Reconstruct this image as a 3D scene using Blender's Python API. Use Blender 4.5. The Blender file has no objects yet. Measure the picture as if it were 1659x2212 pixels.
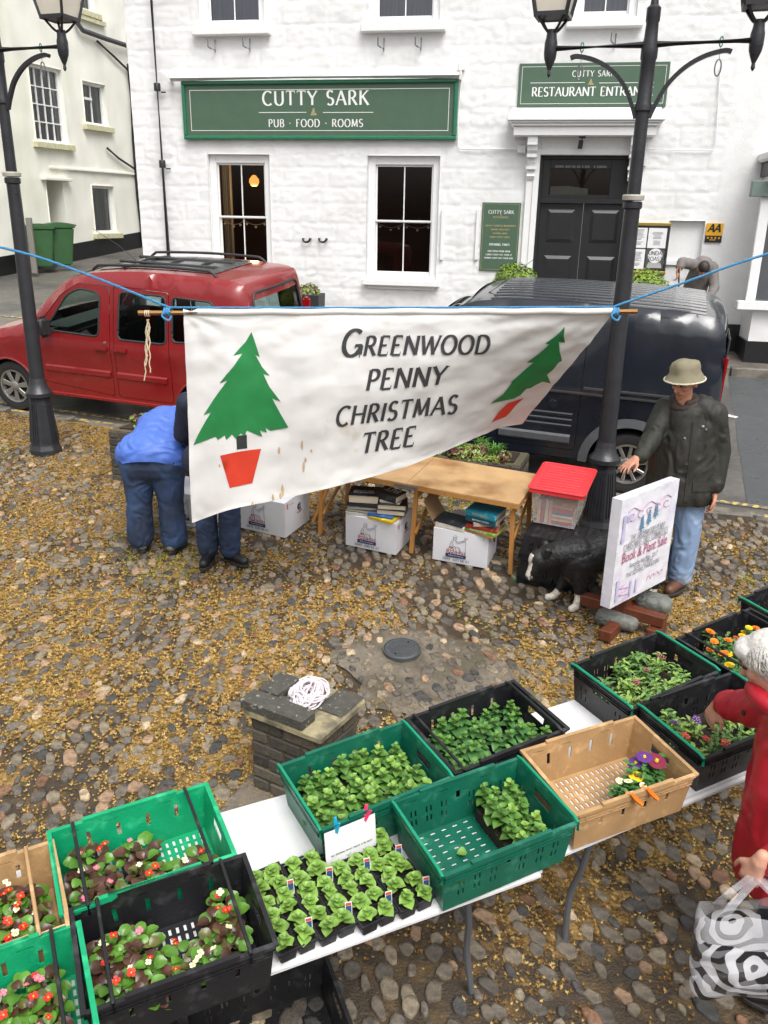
import bpy, bmesh, math, random
import numpy as np
from mathutils import Vector, Matrix, noise
from mathutils.geometry import delaunay_2d_cdt
random.seed(7)
SC = bpy.context.scene
COL = SC.collection
R = math.radians

# ------------------------------------------------------------------ camera
FPX, CW, CH = 1800.0, 1659.0, 2212.0          # focal length in pixels of a 1659 x 2212 frame
PITCH, ROLL, CAMH = R(19.7), R(-1.0), 2.75
SLOPE, Y0 = 0.09, 5.8                         # the square rises away from the camera by 9 %
FW = Vector((0, math.cos(PITCH), -math.sin(PITCH)))
_up = Vector((1, 0, 0)).cross(FW)
EX = Vector((1, 0, 0)) * math.cos(ROLL) - _up * math.sin(ROLL)
EY = FW.cross(EX)
CAMP = Vector((0, 0, CAMH))
cam_d = bpy.data.cameras.new('camera')
cam_d.sensor_fit = 'HORIZONTAL'; cam_d.sensor_width = 36.0
cam_d.lens = 36.0 * FPX / CW
cam_d.clip_start = 0.05; cam_d.clip_end = 500
cam = bpy.data.objects.new('camera', cam_d); COL.objects.link(cam)
cam.matrix_world = Matrix(((EX.x, -EY.x, -FW.x, 0), (EX.y, -EY.y, -FW.y, 0), (EX.z, -EY.z, -FW.z, CAMH), (0, 0, 0, 1)))
SC.camera = cam

# ------------------------------------------------------------------ sky, sun, exposure (overcast, raining)
SUN_EL, SUN_AZ = R(58), R(158)
world = bpy.data.worlds.new('World'); SC.world = world; world.use_nodes = True
nt = world.node_tree
bg = nt.nodes['Background']
sky = nt.nodes.new('ShaderNodeTexSky'); sky.sky_type = 'NISHITA'; sky.sun_disc = False
sky.sun_elevation = SUN_EL; sky.sun_rotation = SUN_AZ
sky.dust_density = 6.0; sky.air_density = 1.4; sky.ozone_density = 1.0
hs = nt.nodes.new('ShaderNodeHueSaturation'); hs.inputs['Saturation'].default_value = 0.16
nt.links.new(sky.outputs[0], hs.inputs['Color']); nt.links.new(hs.outputs[0], bg.inputs[0])
bg.inputs[1].default_value = 0.15
sun_d = bpy.data.lights.new('sun', 'SUN'); sun_d.energy = 1.2; sun_d.angle = R(35); sun_d.color = (1.0, 0.97, 0.93)
sun = bpy.data.objects.new('sun', sun_d); COL.objects.link(sun)
_sd = Vector((math.sin(SUN_AZ) * math.cos(SUN_EL), math.cos(SUN_AZ) * math.cos(SUN_EL), math.sin(SUN_EL)))
sun.rotation_euler = _sd.to_track_quat('Z', 'Y').to_euler()
SC.view_settings.view_transform = 'Standard'; SC.view_settings.look = 'None'
SC.view_settings.exposure = 0.45; SC.view_settings.gamma = 1.0
SC.cycles.max_bounces = 6; SC.cycles.transparent_max_bounces = 16
SC.cycles.use_denoising = True

# ------------------------------------------------------------------ pixel -> place
def ray(x, y): return FW + EX * ((x - CW / 2) / FPX) + EY * ((y - CH / 2) / FPX)
def gz(y, dz=0.0): return SLOPE * (y - Y0) + dz
def G(x, y, dz=0.0):                         # pixel to the sloping ground (or dz above it)
    d = ray(x, y); t = (CAMH + SLOPE * Y0 - dz) / (SLOPE * d.y - d.z); return CAMP + d * t
def atY(x, y, Y):
    d = ray(x, y); return CAMP + d * (Y / d.y)
def atP(x, y, p, n):
    d = ray(x, y); return CAMP + d * ((p - CAMP).dot(n) / d.dot(n))
def proj(p):
    v = Vector(p) - CAMP; z = v.dot(FW)
    return (CW / 2 + FPX * v.dot(EX) / z, CH / 2 + FPX * v.dot(EY) / z, z)

# ------------------------------------------------------------------ materials
def s2l(h):
    h = h.lstrip('#'); o = []
    for i in (0, 2, 4):
        c = int(h[i:i + 2], 16) / 255
        o.append(c / 12.92 if c <= .04045 else ((c + .055) / 1.055) ** 2.4)
    return o
MATS = {}
def mat(name, col, rough=0.6, var=0.12, scale=8.0, bump=0.0, bscale=40.0, metal=0.0, spec=0.5, col2=None, c2scale=3.0, c2lo=0.45, c2hi=0.6, coat=0.0, rvar=0.0, emit=0.0, objvar=0.0, stretch=None, sss=0.0):
    if isinstance(col, str): col = s2l(col)
    m = bpy.data.materials.new(name); m.use_nodes = True; MATS[name] = m
    t = m.node_tree; N = t.nodes; L = t.links; b = N['Principled BSDF']
    b.inputs['Roughness'].default_value = rough; b.inputs['Metallic'].default_value = metal
    b.inputs['Specular IOR Level'].default_value = spec
    if coat: b.inputs['Coat Weight'].default_value = coat; b.inputs['Coat Roughness'].default_value = 0.08
    if sss: b.inputs['Subsurface Weight'].default_value = sss; b.inputs['Subsurface Radius'].default_value = (.02, .008, .005)
    tc = N.new('ShaderNodeTexCoord'); src = tc.outputs['Object']
    if stretch:
        mp = N.new('ShaderNodeMapping'); mp.inputs['Scale'].default_value = stretch; L.new(src, mp.inputs[0]); src = mp.outputs[0]
    rgb = N.new('ShaderNodeRGB'); rgb.outputs[0].default_value = (*col, 1); cur = rgb.outputs[0]
    if col2 is not None:
        if isinstance(col2, str): col2 = s2l(col2)
        n2 = N.new('ShaderNodeTexNoise'); n2.inputs['Scale'].default_value = c2scale; n2.inputs['Detail'].default_value = 5; L.new(src, n2.inputs['Vector'])
        mr = N.new('ShaderNodeMapRange'); mr.inputs[1].default_value = c2lo; mr.inputs[2].default_value = c2hi; L.new(n2.outputs[0], mr.inputs[0])
        mx = N.new('ShaderNodeMix'); mx.data_type = 'RGBA'; L.new(mr.outputs[0], mx.inputs[0]); L.new(cur, mx.inputs[6]); mx.inputs[7].default_value = (*col2, 1); cur = mx.outputs[2]
    if var or objvar:
        n1 = N.new('ShaderNodeTexNoise'); n1.inputs['Scale'].default_value = scale; n1.inputs['Detail'].default_value = 6; L.new(src, n1.inputs['Vector'])
        mr = N.new('ShaderNodeMapRange'); mr.inputs[1].default_value = .25; mr.inputs[2].default_value = .75; mr.inputs[3].default_value = 1 - var; mr.inputs[4].default_value = 1 + var; L.new(n1.outputs[0], mr.inputs[0])
        val = mr.outputs[0]
        if objvar:
            oi = N.new('ShaderNodeObjectInfo'); m2 = N.new('ShaderNodeMapRange'); m2.inputs[3].default_value = 1 - objvar; m2.inputs[4].default_value = 1 + objvar; L.new(oi.outputs['Random'], m2.inputs[0])
            ml = N.new('ShaderNodeMath'); ml.operation = 'MULTIPLY'; L.new(val, ml.inputs[0]); L.new(m2.outputs[0], ml.inputs[1]); val = ml.outputs[0]
        h = N.new('ShaderNodeHueSaturation'); L.new(cur, h.inputs['Color']); L.new(val, h.inputs['Value']); cur = h.outputs[0]
    L.new(cur, b.inputs['Base Color'])
    if rvar:
        n3 = N.new('ShaderNodeTexNoise'); n3.inputs['Scale'].default_value = 2.5; n3.inputs['Detail'].default_value = 4; L.new(src, n3.inputs['Vector'])
        mr = N.new('ShaderNodeMapRange'); mr.inputs[1].default_value = .3; mr.inputs[2].default_value = .7; mr.inputs[3].default_value = max(.05, rough - rvar); mr.inputs[4].default_value = min(1, rough + rvar); L.new(n3.outputs[0], mr.inputs[0]); L.new(mr.outputs[0], b.inputs['Roughness'])
    if bump:
        nb = N.new('ShaderNodeTexNoise'); nb.inputs['Scale'].default_value = bscale; nb.inputs['Detail'].default_value = 5; L.new(src, nb.inputs['Vector'])
        bp = N.new('ShaderNodeBump'); bp.inputs['Strength'].default_value = bump; bp.inputs['Distance'].default_value = 0.01; L.new(nb.outputs[0], bp.inputs['Height']); L.new(bp.outputs[0], b.inputs['Normal'])
    if emit:
        L.new(cur, b.inputs['Emission Color']); b.inputs['Emission Strength'].default_value = emit
    return m
def glass(name, tint=(.75, .85, .83), refl=0.6, rough=0.02):
    m = bpy.data.materials.new(name); m.use_nodes = True; MATS[name] = m
    t = m.node_tree; N = t.nodes; L = t.links; N.remove(N['Principled BSDF'])
    tr = N.new('ShaderNodeBsdfTransparent'); tr.inputs[0].default_value = (*tint, 1)
    gl = N.new('ShaderNodeBsdfGlossy'); gl.inputs[1].default_value = rough; gl.inputs[0].default_value = (1, 1, 1, 1)
    fr = N.new('ShaderNodeFresnel'); fr.inputs[0].default_value = 1.0 + refl
    nz = N.new('ShaderNodeTexNoise'); nz.inputs['Scale'].default_value = 3.0
    bp = N.new('ShaderNodeBump'); bp.inputs['Strength'].default_value = .03; L.new(nz.outputs[0], bp.inputs['Height']); L.new(bp.outputs[0], gl.inputs['Normal'])
    mx = N.new('ShaderNodeMixShader'); L.new(fr.outputs[0], mx.inputs[0]); L.new(tr.outputs[0], mx.inputs[1]); L.new(gl.outputs[0], mx.inputs[2])
    L.new(mx.outputs[0], N['Material Output'].inputs[0]); return m

# ------------------------------------------------------------------ mesh builder
def pin(p, poly):
    x, y = p; c = False; j = len(poly) - 1
    for i in range(len(poly)):
        xi, yi = poly[i]; xj, yj = poly[j]
        if (yi > y) != (yj > y) and x < (xj - xi) * (y - yi) / (yj - yi) + xi: c = not c
        j = i
    return c
def dens(poly, s, closed=True):
    o = []; n = len(poly)
    for i in range(n if closed else n - 1):
        a = Vector(poly[i]); b = Vector(poly[(i + 1) % n]); k = max(1, int((b - a).length / s))
        for q in range(k): o.append(tuple(a.lerp(b, q / k)))
    if not closed: o.append(tuple(poly[-1]))
    return o
def spline(pts, n=8, closed=False):
    P = [Vector(p) for p in pts]; o = []; m = len(P); rng = m if closed else m - 1
    for i in range(rng):
        if closed: p0, p1, p2, p3 = P[(i - 1) % m], P[i], P[(i + 1) % m], P[(i + 2) % m]
        else: p0, p1, p2, p3 = P[max(i - 1, 0)], P[i], P[i + 1], P[min(i + 2, m - 1)]
        for k in range(n):
            t = k / n
            o.append(.5 * ((2 * p1) + (p2 - p0) * t + (2 * p0 - 5 * p1 + 4 * p2 - p3) * t * t + (3 * p1 - p0 - 3 * p2 + p3) * t ** 3))
    if not closed: o.append(P[-1].copy())
    return o
def frame(d):
    d = Vector(d).normalized(); a = Vector((0, 0, 1)) if abs(d.z) < .9 else Vector((1, 0, 0))
    u = d.cross(a).normalized(); return u, d.cross(u).normalized() * -1
class MB:
    def __init__(s): s.v = []; s.f = []; s.m = []; s.mi = 0; s.M = None
    def vert(s, p):
        p = Vector(p)
        if s.M is not None: p = s.M @ p
        s.v.append(p[:]); return len(s.v) - 1
    def face(s, idx): s.f.append(tuple(idx)); s.m.append(s.mi)
    def poly(s, pts): s.face([s.vert(p) for p in pts])
    def box(s, c, size, rot=0.0, M=None, taper=1.0):
        x, y, z = [k / 2 for k in size]; c = Vector(c); i0 = len(s.v)
        rm = Matrix.Rotation(rot, 3, 'Z') if M is None else M
        for a, b, k in ((-x, -y, -z), (x, -y, -z), (x, y, -z), (-x, y, -z), (-x, -y, z), (x, -y, z), (x, y, z), (-x, y, z)):
            if k > 0: a *= taper; b *= taper
            s.vert(c + rm @ Vector((a, b, k)))
        for q in ((0, 3, 2, 1), (4, 5, 6, 7), (0, 1, 5, 4), (1, 2, 6, 5), (2, 3, 7, 6), (3, 0, 4, 7)): s.face([i0 + k for k in q])
    def bar(s, p0, p1, w, h=None, upv=(0, 0, 1)):
        h = h or w; p0 = Vector(p0); p1 = Vector(p1); d = (p1 - p0); l = d.length; d.normalize()
        u = d.cross(Vector(upv))
        if u.length < 1e-4: u = d.cross(Vector((1, 0, 0)))
        u.normalize(); n = u.cross(d); M = Matrix((u, d, n)).transposed()
        s.box((p0 + p1) / 2, (w, l, h), M=M)
    def tube(s, path, r, n=8, cap=True, closed=False):
        P = [Vector(p) for p in path]; m = len(P); rr = r if hasattr(r, '__len__') else [r] * m; rings = []; u = None
        for i in range(m):
            if closed: d = P[(i + 1) % m] - P[i - 1]
            else: d = P[min(i + 1, m - 1)] - P[max(i - 1, 0)]
            if d.length < 1e-9: d = Vector((0, 0, 1))
            d.normalize()
            if u is None: u, w = frame(d)
            else:
                u = (u - d * u.dot(d))
                if u.length < 1e-6: u, w = frame(d)
                u.normalize(); w = d.cross(u)
            rings.append([s.vert(P[i] + (u * math.cos(2 * math.pi * k / n) + w * math.sin(2 * math.pi * k / n)) * rr[i]) for k in range(n)])
        for i in range(m if closed else m - 1):
            a, b = rings[i], rings[(i + 1) % m]
            for k in range(n): s.face((a[k], a[(k + 1) % n], b[(k + 1) % n], b[k]))
        if cap and not closed: s.face(rings[0][::-1]); s.face(rings[-1])
    def lathe(s, prof, n=24, c=(0, 0, 0), axis=None, cap=True, a0=0.0):
        c = Vector(c); rings = []
        if axis is None: U, W_, A = Vector((1, 0, 0)), Vector((0, 1, 0)), Vector((0, 0, 1))
        else: A = Vector(axis).normalized(); U, W_ = frame(A)
        for r, z in prof: rings.append([s.vert(c + A * z + (U * math.cos(a0 + 2 * math.pi * k / n) + W_ * math.sin(a0 + 2 * math.pi * k / n)) * r) for k in range(n)])
        for i in range(len(rings) - 1):
            for k in range(n): s.face((rings[i][k], rings[i][(k + 1) % n], rings[i + 1][(k + 1) % n], rings[i + 1][k]))
        if cap: s.face(rings[0][::-1]); s.face(rings[-1])
    def prism(s, poly, d, fn=None):           # poly: 2D points; fn(u, v, w) -> 3D; w = 0 and d
        fn = fn or (lambda u, v, w: (u, v, w)); n = len(poly)
        a = [s.vert(fn(u, v, 0)) for u, v in poly]; b = [s.vert(fn(u, v, d)) for u, v in poly]
        s.face(a[::-1]); s.face(b)
        for i in range(n): s.face((a[i], a[(i + 1) % n], b[(i + 1) % n], b[i]))
    def sheet(s, outline, holes=(), fn=None, sp=0.1, rim=0.0):
        fn = fn or (lambda u, v: (u, v, 0))
        loops = [dens(outline, sp)] + [dens(h, sp) for h in holes]
        pts = []; edges = []
        for lp in loops:
            i0 = len(pts); pts += [Vector(p[:2]) for p in lp]; edges += [(i0 + i, i0 + (i + 1) % len(lp)) for i in range(len(lp))]
        xs = [p[0] for p in outline]; ys = [p[1] for p in outline]
        arr = np.array([p[:] for p in pts])
        x = min(xs) + sp * .5
        while x < max(xs):
            y = min(ys) + sp * .5
            while y < max(ys):
                q = (x + random.uniform(-.15, .15) * sp, y + random.uniform(-.15, .15) * sp)
                if pin(q, outline) and not any(pin(q, h) for h in holes) and np.min(np.sum((arr - q) ** 2, 1)) > (sp * .45) ** 2: pts.append(Vector(q))
                y += sp
            x += sp
        ov, oe, of, _, _, _ = delaunay_2d_cdt(pts, edges, [], 0, 1e-6)
        idx = {}
        for f in of:
            cx = sum(ov[i].x for i in f) / 3; cy = sum(ov[i].y for i in f) / 3
            if not pin((cx, cy), outline) or any(pin((cx, cy), h) for h in holes): continue
            for i in f:
                if i not in idx: idx[i] = s.vert(fn(ov[i].x, ov[i].y))
            s.face([idx[i] for i in f])
    def build(s, name, mats, parent=None, smooth=False, bevel=0.0, world=False, seg=1, solid=0.0, merge=False):
        me = bpy.data.meshes.new(name); me.from_pydata(s.v, [], s.f)
        if not isinstance(mats, (list, tuple)): mats = [mats]
        for m in mats: me.materials.append(MATS[m] if isinstance(m, str) else m)
        if len(mats) > 1: me.polygons.foreach_set('material_index', s.m)
        if bevel or solid or merge:
            bm = bmesh.new(); bm.from_mesh(me)
            if merge: bmesh.ops.remove_doubles(bm, verts=bm.verts, dist=1e-5)
            if solid:
                bmesh.ops.recalc_face_normals(bm, faces=bm.faces); bmesh.ops.solidify(bm, geom=bm.faces[:], thickness=solid)
            if bevel: bmesh.ops.bevel(bm, geom=[e for e in bm.edges if e.is_manifold and e.calc_face_angle(0) > .5], offset=bevel, segments=seg, affect='EDGES', clamp_overlap=True)
            bm.to_mesh(me); bm.free()
        if smooth:
            me.polygons.foreach_set('use_smooth', [True] * len(me.polygons))
            if smooth != 'all':
                me.set_sharp_from_angle(angle=R(40 if smooth is True else smooth))
        return link(name, me, parent, world)
def link(name, me, parent=None, world=False):
    o = bpy.data.objects.new(name, me); COL.objects.link(o)
    if parent is not None:
        o.parent = parent
        if world: o.matrix_parent_inverse = pm(parent).inverted()
    return o
def pm(o):
    M = Matrix.LocRotScale(o.location, o.rotation_euler, o.scale)
    return pm(o.parent) @ o.matrix_parent_inverse @ M if o.parent else M
def thing(name, label, cat, loc=(0, 0, 0), rot=(0, 0, 0), group=None):
    o = bpy.data.objects.new(name, None); COL.objects.link(o); o.empty_display_size = .1
    o.location = loc; o.rotation_euler = rot if hasattr(rot, '__len__') else (0, 0, rot)
    return tag(o, label, cat, group)
def tag(o, label, cat, group=None):
    o['label'] = label; o['category'] = cat
    if group: o['group'] = group
    return o
def kind(o, k, label=None):
    o['kind'] = k
    if label: o['label'] = label
    return o
def copy_tree(o, parent=None):
    c = o.copy(); COL.objects.link(c)
    if parent is not None: c.parent = parent
    for ch in list(o.children): copy_tree(ch, c)
    return c
def shade_mesh(me, ang=40):
    me.polygons.foreach_set('use_smooth', [True] * len(me.polygons)); me.set_sharp_from_angle(angle=R(ang))
def fbm(p, o=4): return noise.fractal(p, 1.0, 2.0, o)

# ------------------------------------------------------------------ lettering: strokes with serifs, no font files
def _arc(cx, cy, rx, ry, a0, a1, n=10): return [(cx + rx * math.cos(R(a0 + (a1 - a0) * i / n)), cy + ry * math.sin(R(a0 + (a1 - a0) * i / n))) for i in range(n + 1)]
GL = {
 'A': (.72, [[(.0, 0), (.36, 1)], [(.36, 1), (.72, 0)], [(.14, .36), (.58, .36)]]), 'B': (.58, [[(.08, 0), (.08, 1)], [(.08, 1)] + _arc(.3, .76, .2, .24, 90, -90) + [(.08, .52)], [(.08, .52)] + _arc(.32, .26, .24, .26, 90, -90) + [(.08, 0)]]),
 'C': (.7, [_arc(.4, .5, .38, .5, 48, 312, 16)]), 'D': (.74, [[(.08, 0), (.08, 1)], [(.08, 1)] + _arc(.3, .5, .4, .5, 90, -90, 14) + [(.08, 0)]]),
 'E': (.56, [[(.08, 0), (.08, 1)], [(.08, 1), (.5, 1)], [(.08, .52), (.42, .52)], [(.08, 0), (.54, 0)]]), 'F': (.52, [[(.08, 0), (.08, 1)], [(.08, 1), (.5, 1)], [(.08, .52), (.42, .52)]]),
 'G': (.76, [_arc(.4, .5, .38, .5, 50, 340, 16), [(.76, .4), (.76, .05)], [(.5, .4), (.8, .4)]]), 'H': (.76, [[(.08, 0), (.08, 1)], [(.68, 0), (.68, 1)], [(.08, .52), (.68, .52)]]),
 'I': (.2, [[(.1, 0), (.1, 1)]]), 'K': (.68, [[(.08, 0), (.08, 1)], [(.6, 1), (.08, .45)], [(.24, .6), (.66, 0)]]), 'L': (.54, [[(.08, 0), (.08, 1)], [(.08, 0), (.52, 0)]]),
 'M': (.9, [[(.08, 0), (.14, 1)], [(.14, 1), (.45, .1)], [(.45, .1), (.76, 1)], [(.76, 1), (.82, 0)]]), 'N': (.78, [[(.08, 0), (.08, 1)], [(.08, 1), (.7, 0)], [(.7, 0), (.7, 1)]]),
 'O': (.8, [_arc(.4, .5, .37, .5, 0, 360, 22)]), 'P': (.56, [[(.08, 0), (.08, 1)], [(.08, 1)] + _arc(.28, .74, .24, .26, 90, -90) + [(.08, .48)]]), 'R': (.64, [[(.08, 0), (.08, 1)], [(.08, 1)] + _arc(.28, .75, .23, .25, 90, -90) + [(.08, .5)], [(.28, .5), (.62, 0)]]),
 'S': (.54, [_arc(.27, .75, .21, .25, 35, 270, 10)[:-1] + _arc(.27, .25, .23, .25, 90, -145, 10)]), 'T': (.64, [[(.32, 0), (.32, 1)], [(0, 1), (.64, 1)]]), 'U': (.74, [[(.08, 1), (.08, .35)] + _arc(.37, .33, .29, .33, 180, 360, 12) + [(.66, 1)]]),
 'V': (.7, [[(0, 1), (.35, 0)], [(.35, 0), (.7, 1)]]), 'W': (1.0, [[(0, 1), (.26, 0)], [(.26, 0), (.5, .95)], [(.5, .95), (.74, 0)], [(.74, 0), (1.0, 1)]]), 'Y': (.66, [[(0, 1), (.33, .48)], [(.66, 1), (.33, .48)], [(.33, .48), (.33, 0)]]), 'X': (.66, [[(0, 1), (.66, 0)], [(.66, 1), (0, 0)]]), 'Z': (.6, [[(0, 1), (.6, 1)], [(.6, 1), (0, 0)], [(0, 0), (.6, 0)]]),
 '.': (.3, [[(.15, .42), (.15, .54)]]), '-': (.4, [[(.05, .45), (.35, .45)]]), ' ': (.38, []), '&': (.8, [[(.75, .5)] + _arc(.36, .25, .32, .25, 0, -230, 10) + _arc(.36, .78, .18, .22, -60, 230, 10) + [(.78, 0)]]), "'": (.2, [[(.1, .85), (.1, 1)]]), ':': (.2, [[(.1, .1), (.1, .22)], [(.1, .55), (.1, .67)]]),
 '0': (.56, [_arc(.28, .5, .25, .5, 0, 360, 16)]), '1': (.3, [[(.18, 0), (.18, 1)], [(.04, .85), (.18, 1)]]), '2': (.52, [_arc(.26, .74, .22, .26, 160, -40, 10) + [(.02, 0), (.52, 0)]]), '4': (.56, [[(.4, 0), (.4, 1), (.02, .3), (.54, .3)]]), '5': (.52, [[(.46, 1), (.1, 1), (.06, .55)] + _arc(.25, .31, .25, .31, 100, -150, 10)]), '6': (.54, [[(.46, .97)] + _arc(.3, .55, .27, .45, 100, 180, 6) + _arc(.28, .3, .25, .3, 180, -180, 14)]), '8': (.54, [_arc(.27, .76, .2, .24, 0, 360, 14), _arc(.27, .26, .25, .27, 0, 360, 14)]), '9': (.54, [_arc(.27, .7, .24, .3, 0, 360, 14), [(.51, .7), (.45, .3), (.2, 0)]]), '3': (.5, [_arc(.24, .76, .21, .24, 150, -90, 8) + _arc(.24, .26, .24, .26, 90, -150, 10)]), '7': (.5, [[(.02, 1), (.5, 1), (.18, 0)]]), '£': (.5, [[(.45, .8)] + _arc(.3, .78, .15, .2, 20, 180, 6) + [(.15, .3), (.05, 0), (.5, 0)], [(.02, .45), (.35, .45)]]),
}
def text_width(txt, track=.14): return sum(GL[c][0] + track for c in txt) - track
def stroke_text(mb, txt, fn, size, x0=0.0, y0=0.0, track=.14, w=.13, thin=.5, serif=.0, slant=0.0, first=1.0):
    # fn(x, y, k) -> 3D point; k: stroke number, used for a hair's breadth of offset
    x = x0; k = 0
    for ci, ch in enumerate(txt):
        adv, strokes = GL[ch]; sz = size * (first if ci == 0 else 1.0)
        for st in strokes:
            k += 1; P = [Vector((a, b)) for a, b in st]; L_, Rr = [], []
            closed = (P[0] - P[-1]).length < 1e-3 and len(P) > 3
            for i, p in enumerate(P):
                if closed: d = P[(i + 1) % (len(P) - 1)] - P[(i - 1) % (len(P) - 1)]
                else: d = P[min(i + 1, len(P) - 1)] - P[max(i - 1, 0)]
                d.normalize(); n = Vector((-d.y, d.x)); ww = w * (thin + (1 - thin) * min(1, abs(d.y) * 1.15)) / 2
                if d.x * d.y > .12 and ch in 'AKVWXYM' and abs(d.y) > .3: ww *= .72
                L_.append(p + n * ww); Rr.append(p - n * ww)
            T = lambda p: fn(x + (p.x + slant * p.y) * sz, y0 + p.y * sz, k)
            for i in range(len(P) - 1): mb.poly([T(L_[i]), T(Rr[i]), T(Rr[i + 1]), T(L_[i + 1])])
            if serif and not closed and ch not in '.-:\'&':
                for e, q in ((0, P[0]), (-1, P[-1])):
                    if q.y < .03 or q.y > .97:
                        k += 1; yy = .0 if q.y < .5 else 1.0; sg = 1 if yy == 0 else -1
                        dd = P[1] - P[0] if e == 0 else P[-1] - P[-2]
                        if abs(dd.y) < .3 * dd.length: 
                            mb.poly([T(q + Vector((-.02, 0))), T(q + Vector((.03, 0))), T(q + Vector((.02, sg * serif * 1.6))), T(q + Vector((-.01, sg * serif * 1.6)))]); continue
                        mb.poly([T(Vector((q.x - serif, yy))), T(Vector((q.x + serif, yy))), T(Vector((q.x + serif * .8, yy + sg * .05))), T(Vector((q.x - serif * .8, yy + sg * .05)))])
                    elif ch in 'CGS': 
                        k += 1; sg = -1 if q.y > .5 else 1
                        mb.poly([T(q + Vector((-.025, -.02))), T(q + Vector((.03, -.02))), T(q + Vector((.035, sg * -.12))), T(q + Vector((.01, sg * -.12)))])
        x += (adv + track) * sz
    return x
# ================================================================== the ground
U2 = Vector((math.cos(R(-18.4)), math.sin(R(-18.4)))); V2 = Vector((-U2.y, U2.x))   # along / across the street
K0 = Vector((0, 8.58))
def kerb(s, v=0.0): p = K0 + U2 * s + V2 * v; return p
def kerb_y(x): return K0.y + (x - K0.x) * U2.y / U2.x
TH = R(-10.5); FU = Vector((math.cos(TH), math.sin(TH), 0)); FN = Vector((FU.y, -FU.x, 0))   # along the pub front / out of it
FP = Vector((0, 14.6, 0))
ROADZ = -0.07
mat('asphalt', '#6b6761', .42, .22, 14, .6, 220, col2='#545250', c2scale=.7, rvar=.14)
mat('asphalt_patch', '#4d5052', .36, .14, 30, .5, 260, rvar=.12)
mat('paving', '#77716a', .5, .2, 9, .4, 120, col2='#5b5650', c2scale=1.2, rvar=.15)
mat('yellow_paint', '#c9ad62', .55, .2, 30, .3, 120, col2='#66635a', c2scale=16, c2lo=.42, c2hi=.54)
mat('white_paint', '#d8d4c8', .55, .1, 30, .3, 120, col2='#77736a', c2scale=20, c2lo=.55, c2hi=.62)
mat('granite', '#7b756b', .5, .25, 25, .6, 160, col2='#5c574f', c2scale=6, rvar=.12)
mat('concrete', '#766d60', .55, .25, 30, .8, 120, col2='#5a5344', c2scale=4, rvar=.1)
mat('soil_bed', '#41372a', .6, .35, 18, .9, 90, col2='#8c7040', c2scale=4.5, c2lo=.42, c2hi=.56, rvar=.18)

mat('soil_dark', '#3f3529', .55, .35, 22, .9, 90, col2='#5c4a30', c2scale=9, c2lo=.5, c2hi=.65, rvar=.18)
def plane_sheet(name, poly, dz, m, sp=.5):
    mb = MB(); mb.sheet(poly, (), lambda x, y: (x, y, gz(y, dz)), sp); return mb.build(name, m)
# base ground far in all directions, the carriageway is its asphalt
mb = MB()
for x0, x1 in ((-70, -20), (-20, 20), (20, 70)):
    for y0, y1 in ((-40, 0), (0, 30), (30, 90)):
        mb.poly([(x0, y0, gz(y0, ROADZ)), (x1, y0, gz(y0, ROADZ)), (x1, y1, gz(y1, ROADZ)), (x0, y1, gz(y1, ROADZ))])
kind(mb.build('road', 'asphalt', merge=True), 'structure', 'wet grey asphalt street running past the pub')
pp = [G(x, y, ROADZ) for x, y in ((1572, 812), (1780, 800), (1800, 1130), (1614, 1092), (1606, 1040), (1602, 1000), (1592, 950), (1588, 900))]
mb = MB(); mb.sheet([(p.x, p.y) for p in pp], (), lambda x, y: (x, y, gz(y, ROADZ + .004)), .4)
kind(mb.build('road_patch', 'asphalt_patch'), 'structure', 'darker strip of newer asphalt on the street')
def line(name, a, b, w, m='yellow_paint', dz=ROADZ + .008, label=None):
    a = Vector(a); b = Vector(b); d = (b - a); n = Vector((-d.y, d.x)).normalized() * w / 2; k = max(1, int(d.length / .25)); mb = MB()
    for i in range(k):
        p = a + d * (i / k); q = a + d * ((i + 1) / k); j = random.uniform(-.004, .004)
        mb.poly([(c.x, c.y, gz(c.y, dz)) for c in (p - n * (1 + j * 20), q - n, q + n, p + n)])
    kind(mb.build(name, m), 'structure', label)
def g2(x, y, dz=ROADZ): p = G(x, y, dz); return p.xy
for k in (.14, .34):
    line('road_marking', kerb(-14, k), kerb(12, k), .075, label='worn double yellow line along the kerb of the square')
ya, yb = g2(1562, 793), g2(1700, 806)
line('road_marking', ya, yb, .07, label='worn double yellow line at the far kerb of the street'); line('road_marking', ya + Vector((.0, .24)), yb + Vector((0, .24)), .07, label='worn double yellow line at the far kerb of the street')
line('road_marking', g2(-60, 678), g2(92, 690), .09, label='yellow line at the mouth of the alley')
line('road_marking', g2(1566, 897), g2(1592, 903), .09, 'white_paint', label='short white dash on the street')

# pavement in front of the pub, with a granite kerb
def fpt(s, out, dz=0): p = FP + FU * s + FN * out; return Vector((p.x, p.y, gz(p.y, dz)))
mb = MB(); A = [fpt(-4.45, -.4, .06), fpt(12, -.4, .06), fpt(12, 1.02, .06), fpt(-4.45, 1.02, .06)]; B = [p + Vector((0, 0, -.3)) for p in A]
mb.poly(A); [mb.poly([A[i], A[(i + 1) % 4], B[(i + 1) % 4], B[i]]) for i in range(4)]
pave = kind(mb.build('pavement', 'paving'), 'structure', 'narrow raised pavement in front of the pub')
kk = MB(); kk.box((0, 0, 0), (.88, .12, .25)); km = kk.build('kerb_stone', 'granite', pave, bevel=.012)
for i in range(18):
    o = km if i == 0 else km.copy()
    if i: COL.objects.link(o)
    p = fpt(-4.0 + i * .9, 1.08, -.06); o.location = p; o.rotation_euler = (0, 0, TH)

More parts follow.
